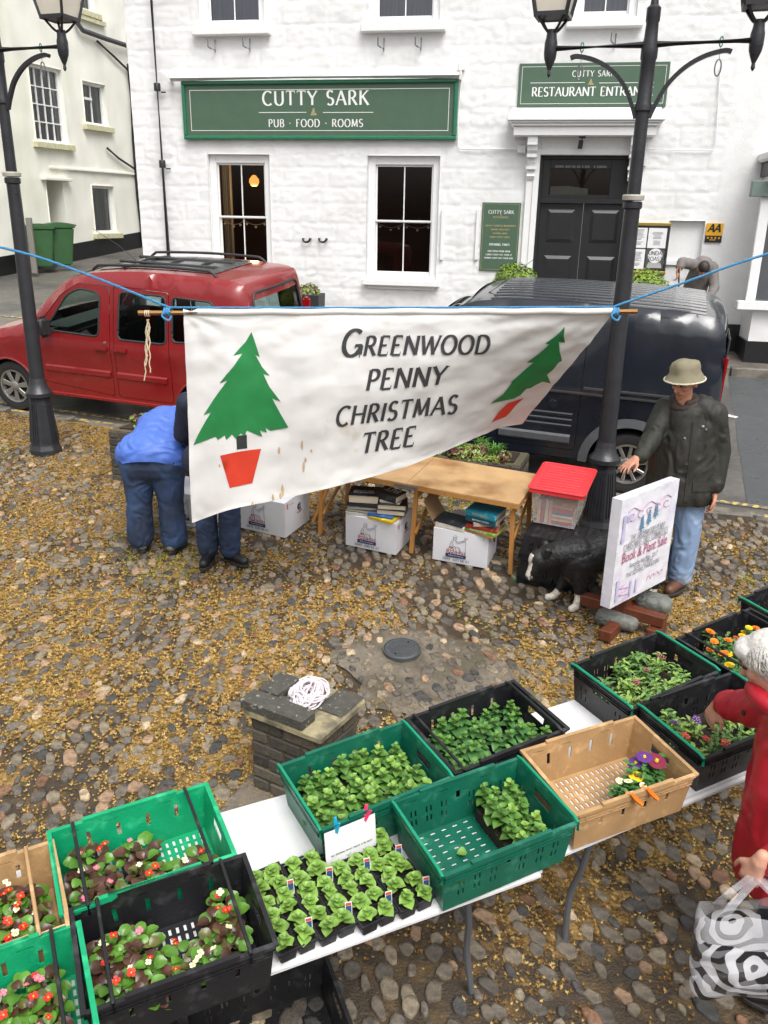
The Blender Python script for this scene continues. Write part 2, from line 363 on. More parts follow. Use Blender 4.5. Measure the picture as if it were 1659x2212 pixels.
# ------------------------------------------------------------------ cobbled square
mh = G(868, 1408)                                  # manhole cover
MHC = Vector((mh.x, mh.y))
def moss_amt(x, y):
    n = fbm(Vector((x * .55, y * .55, 3.1)), 4) * .55 + fbm(Vector((x * 2.1, y * 2.1, 8.0)), 3) * .35
    d = (Vector((x, y)) - MHC - Vector((.12, -.25))).length
    n -= max(0, 1.1 - d / .7) * .8
    if y < 3.3: n -= min(.5, (3.3 - y) * .5)
    if x > 2.4: n -= .12
    return n
XA, XB, YA = -6.6, 5.2, .9
nx = 190; xs = np.linspace(XA, XB, nx); ny = 150
mb = MB(); idx = {}; MA = {}
for i, x in enumerate(xs):
    ye = kerb_y(x) - .13
    for j in range(ny):
        y = YA + (ye - YA) * j / (ny - 1)
        m = MA[i, j] = moss_amt(x, y); z = -.002 + .020 * max(-.5, min(1, m)) + .006 * noise.noise(Vector((x * 14, y * 14, 0)))
        idx[i, j] = mb.vert((x, y, gz(y, z)))
for i in range(nx - 1):
    for j in range(ny - 1): mb.mi = int(MA[i, j] + random.uniform(-.12, .12) < -.02); mb.face((idx[i, j], idx[i + 1, j], idx[i + 1, j + 1], idx[i, j + 1]))
square = kind(mb.build('cobbled_square', ['soil_bed', 'soil_dark'], smooth='all'), 'structure', 'wet cobbled square overgrown with golden brown moss')
# mortar round the manhole and a concrete strip by the brick pier
mb = MB(); mb.sheet([(MHC.x + .15 + (.62 + .12 * math.sin(a * 3 + 1) + .08 * math.sin(a * 5)) * math.cos(a), MHC.y - .22 + (.5 + .08 * math.sin(a * 4)) * math.sin(a)) for a in [k * math.pi / 12 for k in range(24)]], (), lambda x, y: (x, y, gz(y, .001 + .006 * noise.noise(Vector((x * 20, y * 20, 0))))), .04)
kind(mb.build('mortar_patch', 'concrete', square, smooth='all', world=True), 'structure')
mb = MB(); q = [G(*k).xy for k in ((465, 1760), (560, 1655), (640, 1690), (720, 1760), (640, 1850), (430, 1850))]
mb.sheet([(p.x, p.y) for p in q], (), lambda x, y: (x, y, gz(y, .006 + .006 * noise.noise(Vector((x * 16, y * 16, 0))))), .05)
kind(mb.build('concrete_strip', 'concrete', square, smooth='all', world=True), 'structure')
cstrip = [(p.x, p.y) for p in q]

cob_cols = [('#776d5f', .26), ('#6c645a', .15), ('#4c4a47', .08), ('#a3866b', .09), ('#897d6a', .21), ('#815f48', .05), ('#bda88a', .03), ('#5e574e', .13)]
for i, (c, w) in enumerate(cob_cols): mat('cobble_%d' % i, c, .34, .38, 60, .7, 240, col2=[k * .55 for k in s2l(c)], c2scale=26, c2lo=.48, c2hi=.62, rvar=.16, objvar=.15, spec=.5)
def cobble_geo(mb, rx, ry, h, ang, seed):
    rnd = random.Random(seed); n = 9; ca, sa = math.cos(ang), math.sin(ang)
    rad = [1 + rnd.uniform(-.2, .16) for _ in range(n)]; p = rnd.uniform(1.9, 4.5); tx, ty = rnd.uniform(-.25, .25), rnd.uniform(-.25, .25)
    rings = []
    for f, z in ((1.0, -.03), (.985, .4 * h), (.92, .85 * h), (.7, 1.0 * h)):
        rg = []
        for k in range(n):
            a = 2 * math.pi * k / n; c, s = math.cos(a), math.sin(a)
            sup = (abs(c) ** p + abs(s) ** p) ** (-1 / p)
            x = rx * f * rad[k] * sup * c; y = ry * f * rad[k] * sup * s
            rg.append(mb.vert((x * ca - y * sa, x * sa + y * ca, z + (x * tx + y * ty) * .35 * (z > 0) + rnd.uniform(-.0015, .0015))))
        rings.append(rg)
    for a, b in zip(rings, rings[1:]):
        for k in range(n): mb.face((a[k], a[(k + 1) % n], b[(k + 1) % n], b[k]))
    mb.face(rings[-1])
cob = []; rnd = random.Random(3)
y = 1.0; row = 0
avoid = [(MHC.x, MHC.y, .17)]
while y < 11.2:
    x = XA + (row % 2) * .06
    while x < XB:
        jx, jy = x + rnd.uniform(-.035, .035), y + rnd.uniform(-.03, .03)
        big = rnd.random() < .09; small = rnd.random() < .22
        r = rnd.uniform(.028, .043) * (1.35 if big else .68 if small else 1.0); asp = rnd.uniform(1.0, 2.1)
        th = math.pi / 2 + .9 * noise.noise(Vector((jx * .5, jy * .5, 5))) + rnd.uniform(-.5, .5) + (.35 if jy < 3.2 and jx > .3 else 0)
        x += .103 * rnd.uniform(.85, 1.25)
        if jy > kerb_y(jx) - .22 or any((jx - a) ** 2 + (jy - b) ** 2 < c * c for a, b, c in avoid) or pin((jx, jy), cstrip): continue
        px, py, dpt = proj((jx, jy, gz(jy)))
        if dpt < .3 or px < -120 or px > 1780 or py > 2400: continue
        cob.append((jx, jy, r * math.sqrt(asp), r / math.sqrt(asp) * 1.05, th, rnd.randrange(1 << 30), r * FPX / dpt * (1 if (20 < px < 1640 and py < 2190) else .2), big))
    y += .089; row += 1
cob.sort(key=lambda c: -c[6])
def hidden_spot(x, y):                     # roughly under or behind the plant tables
    px, py, d = proj((x, y, gz(y))); yt = 1790 - (px - 470) * .345 + (60 if px < 470 else 0)
    yf = 2089 - (px - 593) * .36 + 30
    return yt < py < yf
pick, rest = [], []
for c in cob: (pick if len(pick) < 300 and c[6] > 0 and not hidden_spot(c[0], c[1]) else rest).append(c)
acc = np.cumsum([w for _, w in cob_cols]); acc /= acc[-1]
def cobmat(seed): return int(np.searchsorted(acc, random.Random(seed + 5).random()))
for (x, y, rx, ry, th, sd, sz, big) in pick:
    mb = MB(); cobble_geo(mb, rx, ry, random.Random(sd).uniform(.004, .013), th, sd)
    o = mb.build('cobble', 'cobble_%d' % cobmat(sd), square, smooth='all'); o.location = (x, y, gz(y)); o.rotation_euler = (math.atan(SLOPE), 0, 0)
mb = MB()
for (x, y, rx, ry, th, sd, sz, big) in rest:
    mb.M = Matrix.Translation((x, y, gz(y))) @ Matrix.Rotation(math.atan(SLOPE), 4, 'X'); mb.mi = cobmat(sd)
    cobble_geo(mb, rx, ry, random.Random(sd).uniform(.005, .014), th, sd)
kind(mb.build('cobbles', ['cobble_%d' % i for i in range(len(cob_cols))], square, smooth='all', world=True), 'stuff')
# moss tufts in the joints
mat('moss_gold', '#ab8847', .85, .3, 60); mat('moss_brown', '#74572a', .85, .3, 60); mat('moss_green', '#7d7c36', .85, .3, 60); mat('moss_straw', '#c2a666', .85, .25, 60)
mb = MB(); rnd = random.Random(11); from mathutils.kdtree import KDTree
kd = KDTree(len(cob))
for i, c in enumerate(cob): kd.insert((c[0], c[1], 0), i)
kd.balance(); made = 0
for _ in range(760000):
    x = rnd.uniform(XA, XB); y = YA + (11.0 - YA) * rnd.random() ** 1.1
    if y > kerb_y(x) - .16: continue
    m = moss_amt(x, y)
    if rnd.random() > .5 + m * 1.3: continue
    px, py, dpt = proj((x, y, gz(y)))
    if px < -60 or px > 1720 or py > 2300: continue
    co, i, d = kd.find((x, y, 0)); c = cob[i]
    if d < min(c[2], c[3]) * (.92 if m < 0 else .75 if m < .2 else .45): continue
    made += 1; g = noise.noise(Vector((x * .8, y * .8, 20))); q = rnd.random()
    mb.mi = 2 if (g > .3 and q < .55) or q < .05 else (1 if q < .34 else 3 if q > .86 else 0)
    if y < 3.1 and q < .7: mb.mi = 1
    s = rnd.uniform(.006, .0135) * (1.35 if y > 4 else 1); z = gz(y, .018 * max(-.5, min(1, m)) - .001)
    a0 = rnd.uniform(0, 6.28)
    for k in range(6):
        a = a0 + k * 1.05 + rnd.uniform(-.3, .3); l = s * rnd.uniform(.7, 1.3); e = rnd.uniform(.1, .8); w = s * .34; dx, dy = math.cos(a), math.sin(a)
        mb.poly([(x - dy * w, y + dx * w, z + .001), (x + dy * w, y - dx * w, z + .001), (x + dx * l, y + dy * l, z + .003 + l * e)])
kind(mb.build('moss', ['moss_gold', 'moss_brown', 'moss_green', 'moss_straw'], square, world=True), 'stuff')
# kerb stones between square and street
kk = MB(); kk.box((0, 0, 0), (.93, .15, .22)); km = kk.build('kerb_stone', 'granite', square, bevel=.015)
for i in range(17):
    o = km if i == 0 else km.copy()
    if i: COL.objects.link(o)
    p = kerb(-8.2 + i * .95, -.06); o.location = (p.x, p.y, gz(p.y, -.105 + random.uniform(-.006, .006))); o.rotation_euler = (SLOPE * .95, -SLOPE * .3, R(-18.4))
# manhole cover
mat('cast_iron', '#55585a', .45, .15, 20, .4, 150, metal=.3, rvar=.1)
mh_t = thing('manhole_cover', 'small round dark chequered iron manhole cover set in the cobbles', 'manhole cover', (mh.x, mh.y, gz(mh.y, .022)), (math.atan(SLOPE), 0, 0))
mb = MB(); mb.lathe([(.118, -.03), (.118, .004), (.114, .008), (0.001, .008)], 32); mb.build('lid', 'cast_iron', mh_t, smooth=True)
mb = MB(); mb.lathe([(.121, -.03), (.121, .006), (.13, .006), (.13, -.03)], 32, cap=False); mb.build('rim', 'cast_iron', mh_t)
mb = MB()
for i in range(-6, 7):
    for j in range(-6, 7):
        if math.hypot(i, j) * .0165 < .102: mb.box((i * .0165, j * .0165, .0095), (.013, .0045, .003), R(45 if (i + j) % 2 else -45))
kind(mb.build('tread_pattern', 'cast_iron', mh_t), 'stuff')
mat('black_hole', (.004, .004, .004), .9, 0)
for sx in (-1, 1):
    mb = MB(); mb.lathe([(.008, 0), (.001, 0)], 12, (.045 * sx, .07 * sx, .0118), cap=False); mb.build('lift_hole', 'black_hole', mh_t)
# ================================================================== the pub
FP3 = FP.copy(); ORG = FP.copy()
def F(x, y):                                     # pixel -> (s, z) on the pub front
    p = atP(x, y, FP, FN); return ((p - FP).dot(FU), p.z)
def FW3(s, z, out=0.0): p = FP + FU * s + FN * out; return Vector((p.x, p.y, z))
mat('whitewash', (.80, .80, .80), .8, .05, 3, .5, 90, col2=(.70, .70, .685), c2scale=1.3, c2lo=.5, c2hi=.75)
mat('white_gloss', (.82, .82, .82), .4, .03, 10)
mat('black_paint', (.012, .012, .013), .35, .2, 20, .2, 60)
mat('pub_green', '#4a6350', .45, .06, 6, .1, 200); mat('pub_green_frame', '#2a7053', .35, .12, 12)
mat('sign_white', (.8, .8, .78), .5, .04, 20); mat('sign_gold', '#b8a878', .5, .15, 30)
mat('lead_grey', '#4a4c4e', .5, .15, 8); mat('dark_room', (.02, .017, .015), .9, .2, 2)
mat('room_brown', '#4a3026', .8, .3, 3); mat('lamp_glow', (1.0, .4, .09), .5, 0, emit=1.2); mat('curtain', '#a59c8d', .8, .2, 12, stretch=(30, 30, 1)); mat('sky_reflection_sheet', '#b4b7c4', .8, .2, 5, stretch=(16, 16, .3)); mat('white_plastic', (.75, .75, .74), .45, .03, 10)
mat('brass', '#b39a5a', .35, .1, 10, metal=.8); mat('old_steel', '#77777a', .5, .2, 20, metal=.5)
glass('window_glass', (.62, .66, .66), .5); glass('sky_glass', (.75, .77, .8), .75)

pub = thing('pub', 'whitewashed rough stone pub with sash windows and black double door', 'pub', (0, 14.6, gz(14.6)), TH)
def grid_wall(name, s0, s1, z0, z1, openings, step, out_fn, parent, m, P3=FW3):
    ss = sorted(set([round(s0 + (s1 - s0) * i / int((s1 - s0) / step), 4) for i in range(int((s1 - s0) / step) + 1)] + [round(k, 4) for o in openings for k in o[:2] if s0 < k < s1]))
    zs = sorted(set([round(z0 + (z1 - z0) * i / int((z1 - z0) / step), 4) for i in range(int((z1 - z0) / step) + 1)] + [round(k, 4) for o in openings for k in o[2:4] if z0 < k < z1]))
    ss = [a for i, a in enumerate(ss) if i == 0 or a - ss[i - 1] > 1e-3]; zs = [a for i, a in enumerate(zs) if i == 0 or a - zs[i - 1] > 1e-3]
    mb = MB(); ids = {}
    def vid(i, j):
        if (i, j) not in ids: ids[i, j] = mb.vert(P3(ss[i], zs[j], out_fn(ss[i], zs[j])))
        return ids[i, j]
    for i in range(len(ss) - 1):
        for j in range(len(zs) - 1):
            cs, cz = (ss[i] + ss[i + 1]) / 2, (zs[j] + zs[j + 1]) / 2
            if any(o[0] < cs < o[1] and o[2] < cz < o[3] for o in openings): continue
            mb.face((vid(i, j), vid(i + 1, j), vid(i + 1, j + 1), vid(i, j + 1)))
    return mb.build(name, m, parent, smooth='all', world=True)
def ang_rect(a, b): (s0, z1), (s1, z0) = F(*a), F(*b); return (s0, s1, z0, z1)
wL = ang_rect((449, 333), (591, 640)); wR = ang_rect((795, 336), (942, 606)); wL = (wL[0], wL[1], wR[2] + .01, wL[3])
zu = F(860, 50)[1]; up = [(F(432, 50)[0], F(572, 50)[0], zu, zu + 1.95), (F(796, 50)[0], F(950, 50)[0], zu, zu + 1.95), (F(1238, 50)[0], F(1374, 50)[0], zu, zu + 1.95)]
dr = ang_rect((1168, 335), (1337, 700)); GZ = gz(14.0, .08); dr = (dr[0], dr[1], GZ, dr[3])
niche = ang_rect((1447, 476), (1512, 563))
S0, S1 = F(290, 300)[0], F(1604, 500)[0] + 1.2
# rough stone: courses of blocks with ragged faces, all limewashed
courses = []; zz = .2; rc = random.Random(4)
while zz < 9: h = rc.uniform(.2, .34); courses.append((zz, h, rc.uniform(0, 1))); zz += h
def stone_out(s, z):
    smooth = s > F(1560, 400)[0] - .05
    for (c, h, o) in courses:
        if c <= z < c + h: break
    bl = .55 + .25 * o; k = math.floor((s + o * 3 + .1 * noise.noise(Vector((s, c, 0)))) / bl); f = (s + o * 3) / bl - math.floor((s + o * 3) / bl); g = (z - c) / h
    e = min(f, 1 - f) * bl; e2 = min(g, 1 - g) * h; edge = max(0, 1 - min(e, e2) / .03)
    rr = fbm(Vector((s * 8, z * 13, k * 1.7)), 6) * 1.1 + .35 * noise.noise(Vector((s * 31, z * 37, 0))); q = .5 + .5 * noise.noise(Vector((k * 3.7, c * 5.1, 2)))
    amp = .003 if smooth else .0085
    return amp * rr * (.3 + .9 * q) + (0 if smooth else .006 * (noise.noise(Vector((k * 7.1, c * 9.3, 5)))) - .007 * edge) + .012 * noise.noise(Vector((s * .7, z * .7, 1)))
ops = [wL, wR, dr, niche] + up
grid_wall('wall', S0, S1, GZ - .6, 8.4, ops, .028, stone_out, pub, 'whitewash')
# side wall along the alley, roof edge, wall behind
mb = MB(); c0 = FW3(S0, 0); back = Vector((math.sin(R(17)), math.cos(R(17)), 0)) * 12
nn = 60
for i in range(nn):
    for j in range(30):
        def q(a, b):
            p = c0 + back * (a / nn); z = GZ - .6 + b / 30 * 9; o = .02 * fbm(Vector((a * .9, b * 1.2, 7)), 3); return (p.x - o, p.y, z)
        mb.poly([q(i, j), q(i, j + 1), q(i + 1, j + 1), q(i + 1, j)])
mb.build('side_wall', 'whitewash', pub, smooth='all', world=True, merge=True)
# black base course at the foot of the smooth wall
pl0, pl1 = F(1535, 700)[0], S1
zpl = F(1575, 700)[1]
mb = MB(); a = [FW3(pl0, GZ - .3, .035), FW3(pl1, GZ - .3, .035), FW3(pl1, zpl, .035), FW3(pl0, zpl, .035)]; mb.poly(a); mb.poly([a[3], a[2], FW3(pl1, zpl, -.03), FW3(pl0, zpl, -.03)]); mb.poly([a[0], a[3], FW3(pl0, zpl, -.03), FW3(pl0, GZ - .3, -.03)])
mb.build('plinth', 'black_paint', pub, world=True)
def fbox(mb, s0, s1, z0, z1, o0, o1):
    s0, s1 = min(s0, s1), max(s0, s1)
    p = [FW3(s, z, o) for o in (o0, o1) for s, z in ((s0, z0), (s1, z0), (s1, z1), (s0, z1))]; i0 = len(mb.v)
    for k in p: mb.vert(k)
    for q in ((0, 1, 2, 3), (7, 6, 5, 4), (0, 4, 5, 1), (1, 5, 6, 2), (2, 6, 7, 3), (3, 7, 4, 0)): mb.face([i0 + k for k in q])
def fpart(name, boxes, m, parent, bevel=0.0):
    mb = MB(); [fbox(mb, *b) for b in boxes]; return mb.build(name, m, parent, world=True, bevel=bevel)
def reveal(op, depth, parent, m='white_gloss'):
    s0, s1, z0, z1 = op; mb = MB()
    for a in (((s0, z0), (s0, z1)), ((s0, z1), (s1, z1)), ((s1, z1), (s1, z0)), ((s1, z0), (s0, z0))):
        mb.poly([FW3(*a[0], .02), FW3(*a[1], .02), FW3(*a[1], -depth), FW3(*a[0], -depth)])
    mb.build('reveal', m, parent, world=True)
def sash(op, rail_z, gl, cols=2, reveal_d=.14, room=None):
    s0, s1, z0, z1 = op; w = thing_part('window', pub)
    reveal(op, .4, w)
    ft = .115; fb = .06
    fpart('frame', [(s0 + .001, s0 + ft, z0, z1 - .002, -.16, -.06), (s1 - ft, s1 - .001, z0, z1 - .002, -.16, -.06), (s0 + ft, s1 - ft, z1 - .13, z1 - .002, -.16, -.061), (s0 + ft, s1 - ft, z0, z0 + .06, -.16, -.059)], 'white_gloss', w, .006)
    g0, g1 = s0 + ft, s1 - ft
    for nm, a, b, o in (('upper_sash', rail_z, z1 - .13, -.10), ('lower_sash', z0 + .06, rail_z + .02, -.135)):
        bx = [(g0, g0 + .028, a, b, o - .03, o), (g1 - .028, g1, a, b, o - .03, o), (g0 + .028, g1 - .028, b - .03, b, o - .03, o - .001), (g0 + .028, g1 - .028, a, a + (.03 if nm[0] == 'u' else .06), o - .03, o + .001)]
        sh = fpart(nm, bx, 'white_gloss', w, .004)
        for c in range(1, cols): fpart('glazing_bar', [(g0 + (g1 - g0) * c / cols - .009, g0 + (g1 - g0) * c / cols + .009, a + .03, b - .03, o - .024, o - .003)], 'white_gloss', w)
        for c in range(cols):
            mb = MB(); x0 = g0 + (g1 - g0) * c / cols; x1 = g0 + (g1 - g0) * (c + 1) / cols
            mb.poly([FW3(x0, a + .02, o - .014), FW3(x1, a + .02, o - .014), FW3(x1, b - .02, o - .014), FW3(x0, b - .02, o - .014)]); mb.build('pane', gl, w, world=True)
    return w
def thing_part(name, parent):                      # an empty that groups the sub-parts of one part
    o = bpy.data.objects.new(name, None); COL.objects.link(o); o.parent = parent; o.matrix_parent_inverse = pm(parent).inverted(); o.empty_display_size = .1; return o
railR = F(868, 480)[1]
for op, rz in ((wL, railR + .02), (wR, railR)):
    w = sash(op, rz, 'window_glass')
    fpart('sill', [(op[0] - .06, op[1] + .06, op[2] - .10, op[2] - .001, -.14, .14), (op[0] + .03, op[1] - .03, op[2] - .16, op[2] - .10, -.1, .05)], 'white_gloss', w, .012)
for op in up:
    w = sash(op, op[2] + .95, 'sky_glass')
    fpart('sill', [(op[0] - .10, op[1] + .10, op[2] - .13, op[2] - .001, -.14, .13)], 'white_gloss', w, .012)
    mb = MB(); mb.poly([FW3(op[0], op[2], -.2), FW3(op[1], op[2], -.2), FW3(op[1], op[3], -.2), FW3(op[0], op[3], -.2)]); mb.build('sky_reflection_sheet', 'sky_reflection_sheet', w, world=True)  # pale grey-blue sheet behind the panes; its colour stands in for reflected sky
reveal(niche, .09, pub, 'whitewash'); mb = MB(); mb.poly([FW3(niche[0], niche[2], -.08), FW3(niche[1], niche[2], -.08), FW3(niche[1], niche[3], -.08), FW3(niche[0], niche[3], -.08)]); mb.build('niche', 'whitewash', pub, world=True)
fpart('niche_sill', [(niche[0] - .08, niche[1] + .03, niche[2] - .08, niche[2], -.05, .05)], 'whitewash', pub, .01)
# the dim rooms behind the ground floor windows
a, b = wL[0] - .6, wR[1] + .6; zf = wL[2] - .95; mb = MB()
q = lambda s, z, o: FW3(s, z, o)
for pts in ([q(a, zf, -3.4), q(b, zf, -3.4), q(b, zf + 3.3, -3.4), q(a, zf + 3.3, -3.4)], [q(a, zf, -.42), q(a, zf, -3.4), q(a, zf + 3.3, -3.4), q(a, zf + 3.3, -.42)], [q(b, zf, -.42), q(b, zf, -3.4), q(b, zf + 3.3, -3.4), q(b, zf + 3.3, -.42)], [q(a, zf, -.42), q(b, zf, -.42), q(b, zf, -3.4), q(a, zf, -3.4)], [q(a, zf + 3.3, -.42), q(b, zf + 3.3, -.42), q(b, zf + 3.3, -3.4), q(a, zf + 3.3, -3.4)]): mb.poly(pts)
for s0_, s1_ in ((a, wL[0]), (wL[1], wR[0]), (wR[1], b)): mb.poly([q(s0_, zf, -.41), q(s1_, zf, -.41), q(s1_, zf + 3.3, -.41), q(s0_, zf + 3.3, -.41)])
mb.build('bar_room', 'room_brown', pub, world=True)
lp = F(549, 391); c = atP(549, 391, FP - FN * .75, FN)
lamp = thing('pendant_lamp', 'glowing round amber pendant lamp hanging inside the pub window', 'lamp', c)
mb = MB(); mb.lathe([(.005, .10), (.03, .095), (.085, .03), (.09, -.02), (.06, -.075), (.03, -.085)], 20); mb.build('globe', 'lamp_glow', lamp, smooth=True)
mb = MB(); mb.tube([(0, 0, .1), (0, 0, 1.0)], .005, 6); mb.build('cord', 'black_paint', lamp)
ld = bpy.data.lights.new('pendant_bulb', 'POINT'); ld.energy = 22; ld.color = (1, .6, .28); ld.shadow_soft_size = .08; lo = bpy.data.objects.new('bulb', ld); COL.objects.link(lo); lo.parent = lamp; lo.location = (0, 0, -.16)
for op, sd in ((wL, 0), (wL, 1)):                  # curtains at the first window
    mb = MB(); n = 16; s_ = op[0] + .12 if sd == 0 else op[1] - .12
    for i in range(n):
        f0, f1 = [(s_ + (1 if sd == 0 else -1) * .16 * k / n, -.3 + .03 * math.sin(k * 1.9)) for k in (i, i + 1)]
        mb.poly([FW3(f0[0], op[2], f0[1]), FW3(f1[0], op[2], f1[1]), FW3(f1[0], op[3], f1[1]), FW3(f0[0], op[3], f0[1])])
    if sd == 0: tag(mb.build('curtain', 'curtain', smooth='all'), 'pale curtain hanging inside the window with the amber lamp', 'curtain')
# strings of shell hearts across the lower sashes
mat('shell', '#d8cdbd', .5, .1, 20)
for op, lab in ((wL, 'string of pale shell hearts in the window with the amber lamp'), (wR, 'string of pale shell hearts in the window beside the green menu board')):
    t = thing('bunting', lab, 'bunting', FW3((op[0] + op[1]) / 2, railR - .05, -.2)); mb = MB()
    pts = [(op[0] + .14 + (op[1] - op[0] - .28) * k / 20, railR - .02 - .07 * (1 - abs((k % 10) / 5 - 1) ** 2)) for k in range(21)]
    mb.tube([FW3(s, z, -.18) for s, z in pts], .003, 4); mb.build('string', 'shell', t, world=True)
    for k in (1, 5, 8, 11, 15, 19):
        s, z = pts[k]; h = MB(); hs_ = [(s + .022 * 16 * math.sin(a) ** 3 / 16, z - .035 + .022 * (13 * math.cos(a) - 5 * math.cos(2 * a) - 2 * math.cos(3 * a) - math.cos(4 * a)) / 16) for a in [i * math.pi / 8 for i in range(16)]]
        h.prism(hs_, .012, lambda u, v, w: FW3(u, v, -.175 + w)); h.build('heart', 'shell', t, world=True)

# ------------------------------------------------------------------ door, surround and hood
mat('door_black', (.02, .02, .022), .32, .15, 6, .1, 60)
s0, s1, z0, z1 = dr; sm = (s0 + s1) / 2
door = thing_part('entrance', pub)
reveal(dr, .25, door)
ztr = F(1250, 432)[1]
fpart('door_frame', [(s0, s0 + .05, z0, z1 - .002, -.2, -.08), (s1 - .05, s1, z0, z1 - .002, -.2, -.08), (s0 + .05, s1 - .05, z1 - .05, z1 - .001, -.2, -.081), (s0 + .05, s1 - .05, ztr - .05, ztr + .03, -.2, -.07)], 'door_black', door, .004)
for a, b in ((s0 + .05, sm - .003), (sm + .003, s1 - .05)):
    bx = [(a, b, z0, ztr - .05, -.2, -.14)]
    leaf = fpart('door_leaf', bx, 'door_black', pub, .004)
    hh = (ztr - .05 - z0) / 3
    for k in range(3):
        za, zb = z0 + hh * k + .12, z0 + hh * (k + 1) - .09
        mb = MB(); o = -.14; A = [(a + .12, za), (b - .12, za), (b - .12, zb), (a + .12, zb)]; B = [(a + .17, za + .05), (b - .17, za + .05), (b - .17, zb - .05), (a + .17, zb - .05)]
        for i in range(4): mb.poly([FW3(*A[i], o + .002), FW3(*A[(i + 1) % 4], o + .002), FW3(*B[(i + 1) % 4], o + .03), FW3(*B[i], o + .03)])
        mb.poly([FW3(*p, o + .03) for p in B]); mb.build('raised_panel', 'door_black', leaf, world=True)
tg = ang_rect((1189, 363), (1316, 421))
fpart('fanlight_frame', [(s0 + .05, tg[0], ztr + .03, z1 - .05, -.19, -.12), (tg[1], s1 - .05, ztr + .03, z1 - .05, -.19, -.12), (tg[0], tg[1], ztr + .03, tg[2], -.19, -.121), (tg[0], tg[1], tg[3], z1 - .05, -.19, -.121)], 'door_black', door, .004)
mb = MB(); mb.poly([FW3(tg[0], tg[2], -.155), FW3(tg[1], tg[2], -.155), FW3(tg[1], tg[3], -.155), FW3(tg[0], tg[3], -.155)]); mb.build('fanlight', 'window_glass', door, world=True)
mb = MB(); mb.poly([FW3(s0, ztr, -1.0), FW3(s1, ztr, -1.0), FW3(s1, z1, -1.0), FW3(s0, z1, -1.0)]); mb.build('hall_wall', 'room_brown', door, world=True)
mb = MB(); mb.poly([FW3(tg[0] + .02, tg[2], -.5), FW3(tg[0] + .62, tg[2], -.5), FW3(tg[0] + .62, tg[2] + .10, -.5), FW3(tg[0] + .3, tg[2] + .14, -.5), FW3(tg[0] + .02, tg[2] + .13, -.5)]); mb.build('hall_shelf', 'curtain', door, world=True)
la = F(1196, 358); lb = F(1312, 360)
mb = MB(); n = 0; xx = la[0]
rt = random.Random(2)
while xx < lb[0]:
    wdt = rt.uniform(.012, .03)
    if rt.random() < .82: mb.poly([FW3(xx, la[1] - .022, -.118), FW3(xx + wdt * .8, la[1] - .022, -.118), FW3(xx + wdt * .8, la[1] + .012, -.118), FW3(xx, la[1] + .012, -.118)])
    xx += wdt
mb.build('licence_plate_lettering', 'old_steel', door, world=True)
ax0, ax1 = F(1140, 340)[0], F(1386, 340)[0]
zh = F(1260, 297)[1]; zt = F(1260, 268)[1]
fpart('architrave', [(ax0, s0, z0, zh, -.02, .055), (s1, ax1, z0, zh, -.02, .055), (s0, s1, z1, zh, -.02, .054)], 'white_gloss', door, .008)
fpart('architrave', [(s0 - .09, s0 - .001, z0, z1 + .09, .055, .075), (s1 + .001, s1 + .09, z0, z1 + .09, .055, .075), (s0 - .09, s1 + .09, z1 + .001, z1 + .09, .0555, .0755)], 'white_gloss', door, .006)
h0, h1 = F(1104, 270)[0], F(1424, 270)[0]
hood = thing_part('door_hood', pub)
fpart('cornice', [(h0 + .06, h1 - .06, zh - .0, zh + .13, -.02, .34), (h0 + .02, h1 - .02, zh + .131, zh + .17, -.02, .38), (h0 - .01, h1 + .01, zh + .171, zh + .2, -.02, .41), (h0 - .04, h1 + .04, zh + .201, zh + .24, -.02, .44)], 'white_gloss', hood, .008)
mb = MB(); zc = zh + .241; zr = zh + .42
A = [FW3(h0 - .03, zc, .43), FW3(h1 + .03, zc, .43), FW3(h1 + .0, zr, .02), FW3(h0 - .0, zr, .02)]; mb.poly(A); mb.poly([FW3(h0 - .03, zc, .43), FW3(h0, zr, .02), FW3(h0 - .03, zc, -.02)]); mb.poly([FW3(h1 + .03, zc, .43), FW3(h1 + .03, zc, -.02), FW3(h1, zr, .02)]); mb.build('hood_top', 'white_gloss', hood, world=True)
for xp in (1150, 1369):
    s_ = F(xp, 330)[0]; zb = F(xp, 387)[1]; pr = [(zh, .30), (zh - .07, .30), (zh - .12, .26), (zh - .2, .24), (zh - .24, .17), (zh - .3, .12), (zh - .36, .13), (zh - .42, .09), (zh - .5, .08), (zh - .56, .11), (zh - .62, .07), (zb, .055)]
    mb = MB()
    for i in range(len(pr) - 1):
        w0 = .075 if i < 5 else .06
        for sd in (-1, 1): mb.poly([FW3(s_ + sd * w0, pr[i][0], .05), FW3(s_ + sd * w0, pr[i][0], pr[i][1]), FW3(s_ + sd * w0, pr[i + 1][0], pr[i + 1][1]), FW3(s_ + sd * w0, pr[i + 1][0], .05)])
        mb.poly([FW3(s_ - w0, pr[i][0], pr[i][1]), FW3(s_ + w0, pr[i][0], pr[i][1]), FW3(s_ + w0, pr[i + 1][0], pr[i + 1][1]), FW3(s_ - w0, pr[i + 1][0], pr[i + 1][1])])
    for k in range(3): mb.box(FW3(s_, zh - .1 - .17 * k, .27 - .075 * k), (.15, .05, .05), TH)
    mb.build('console_bracket', 'white_gloss', hood, world=True)
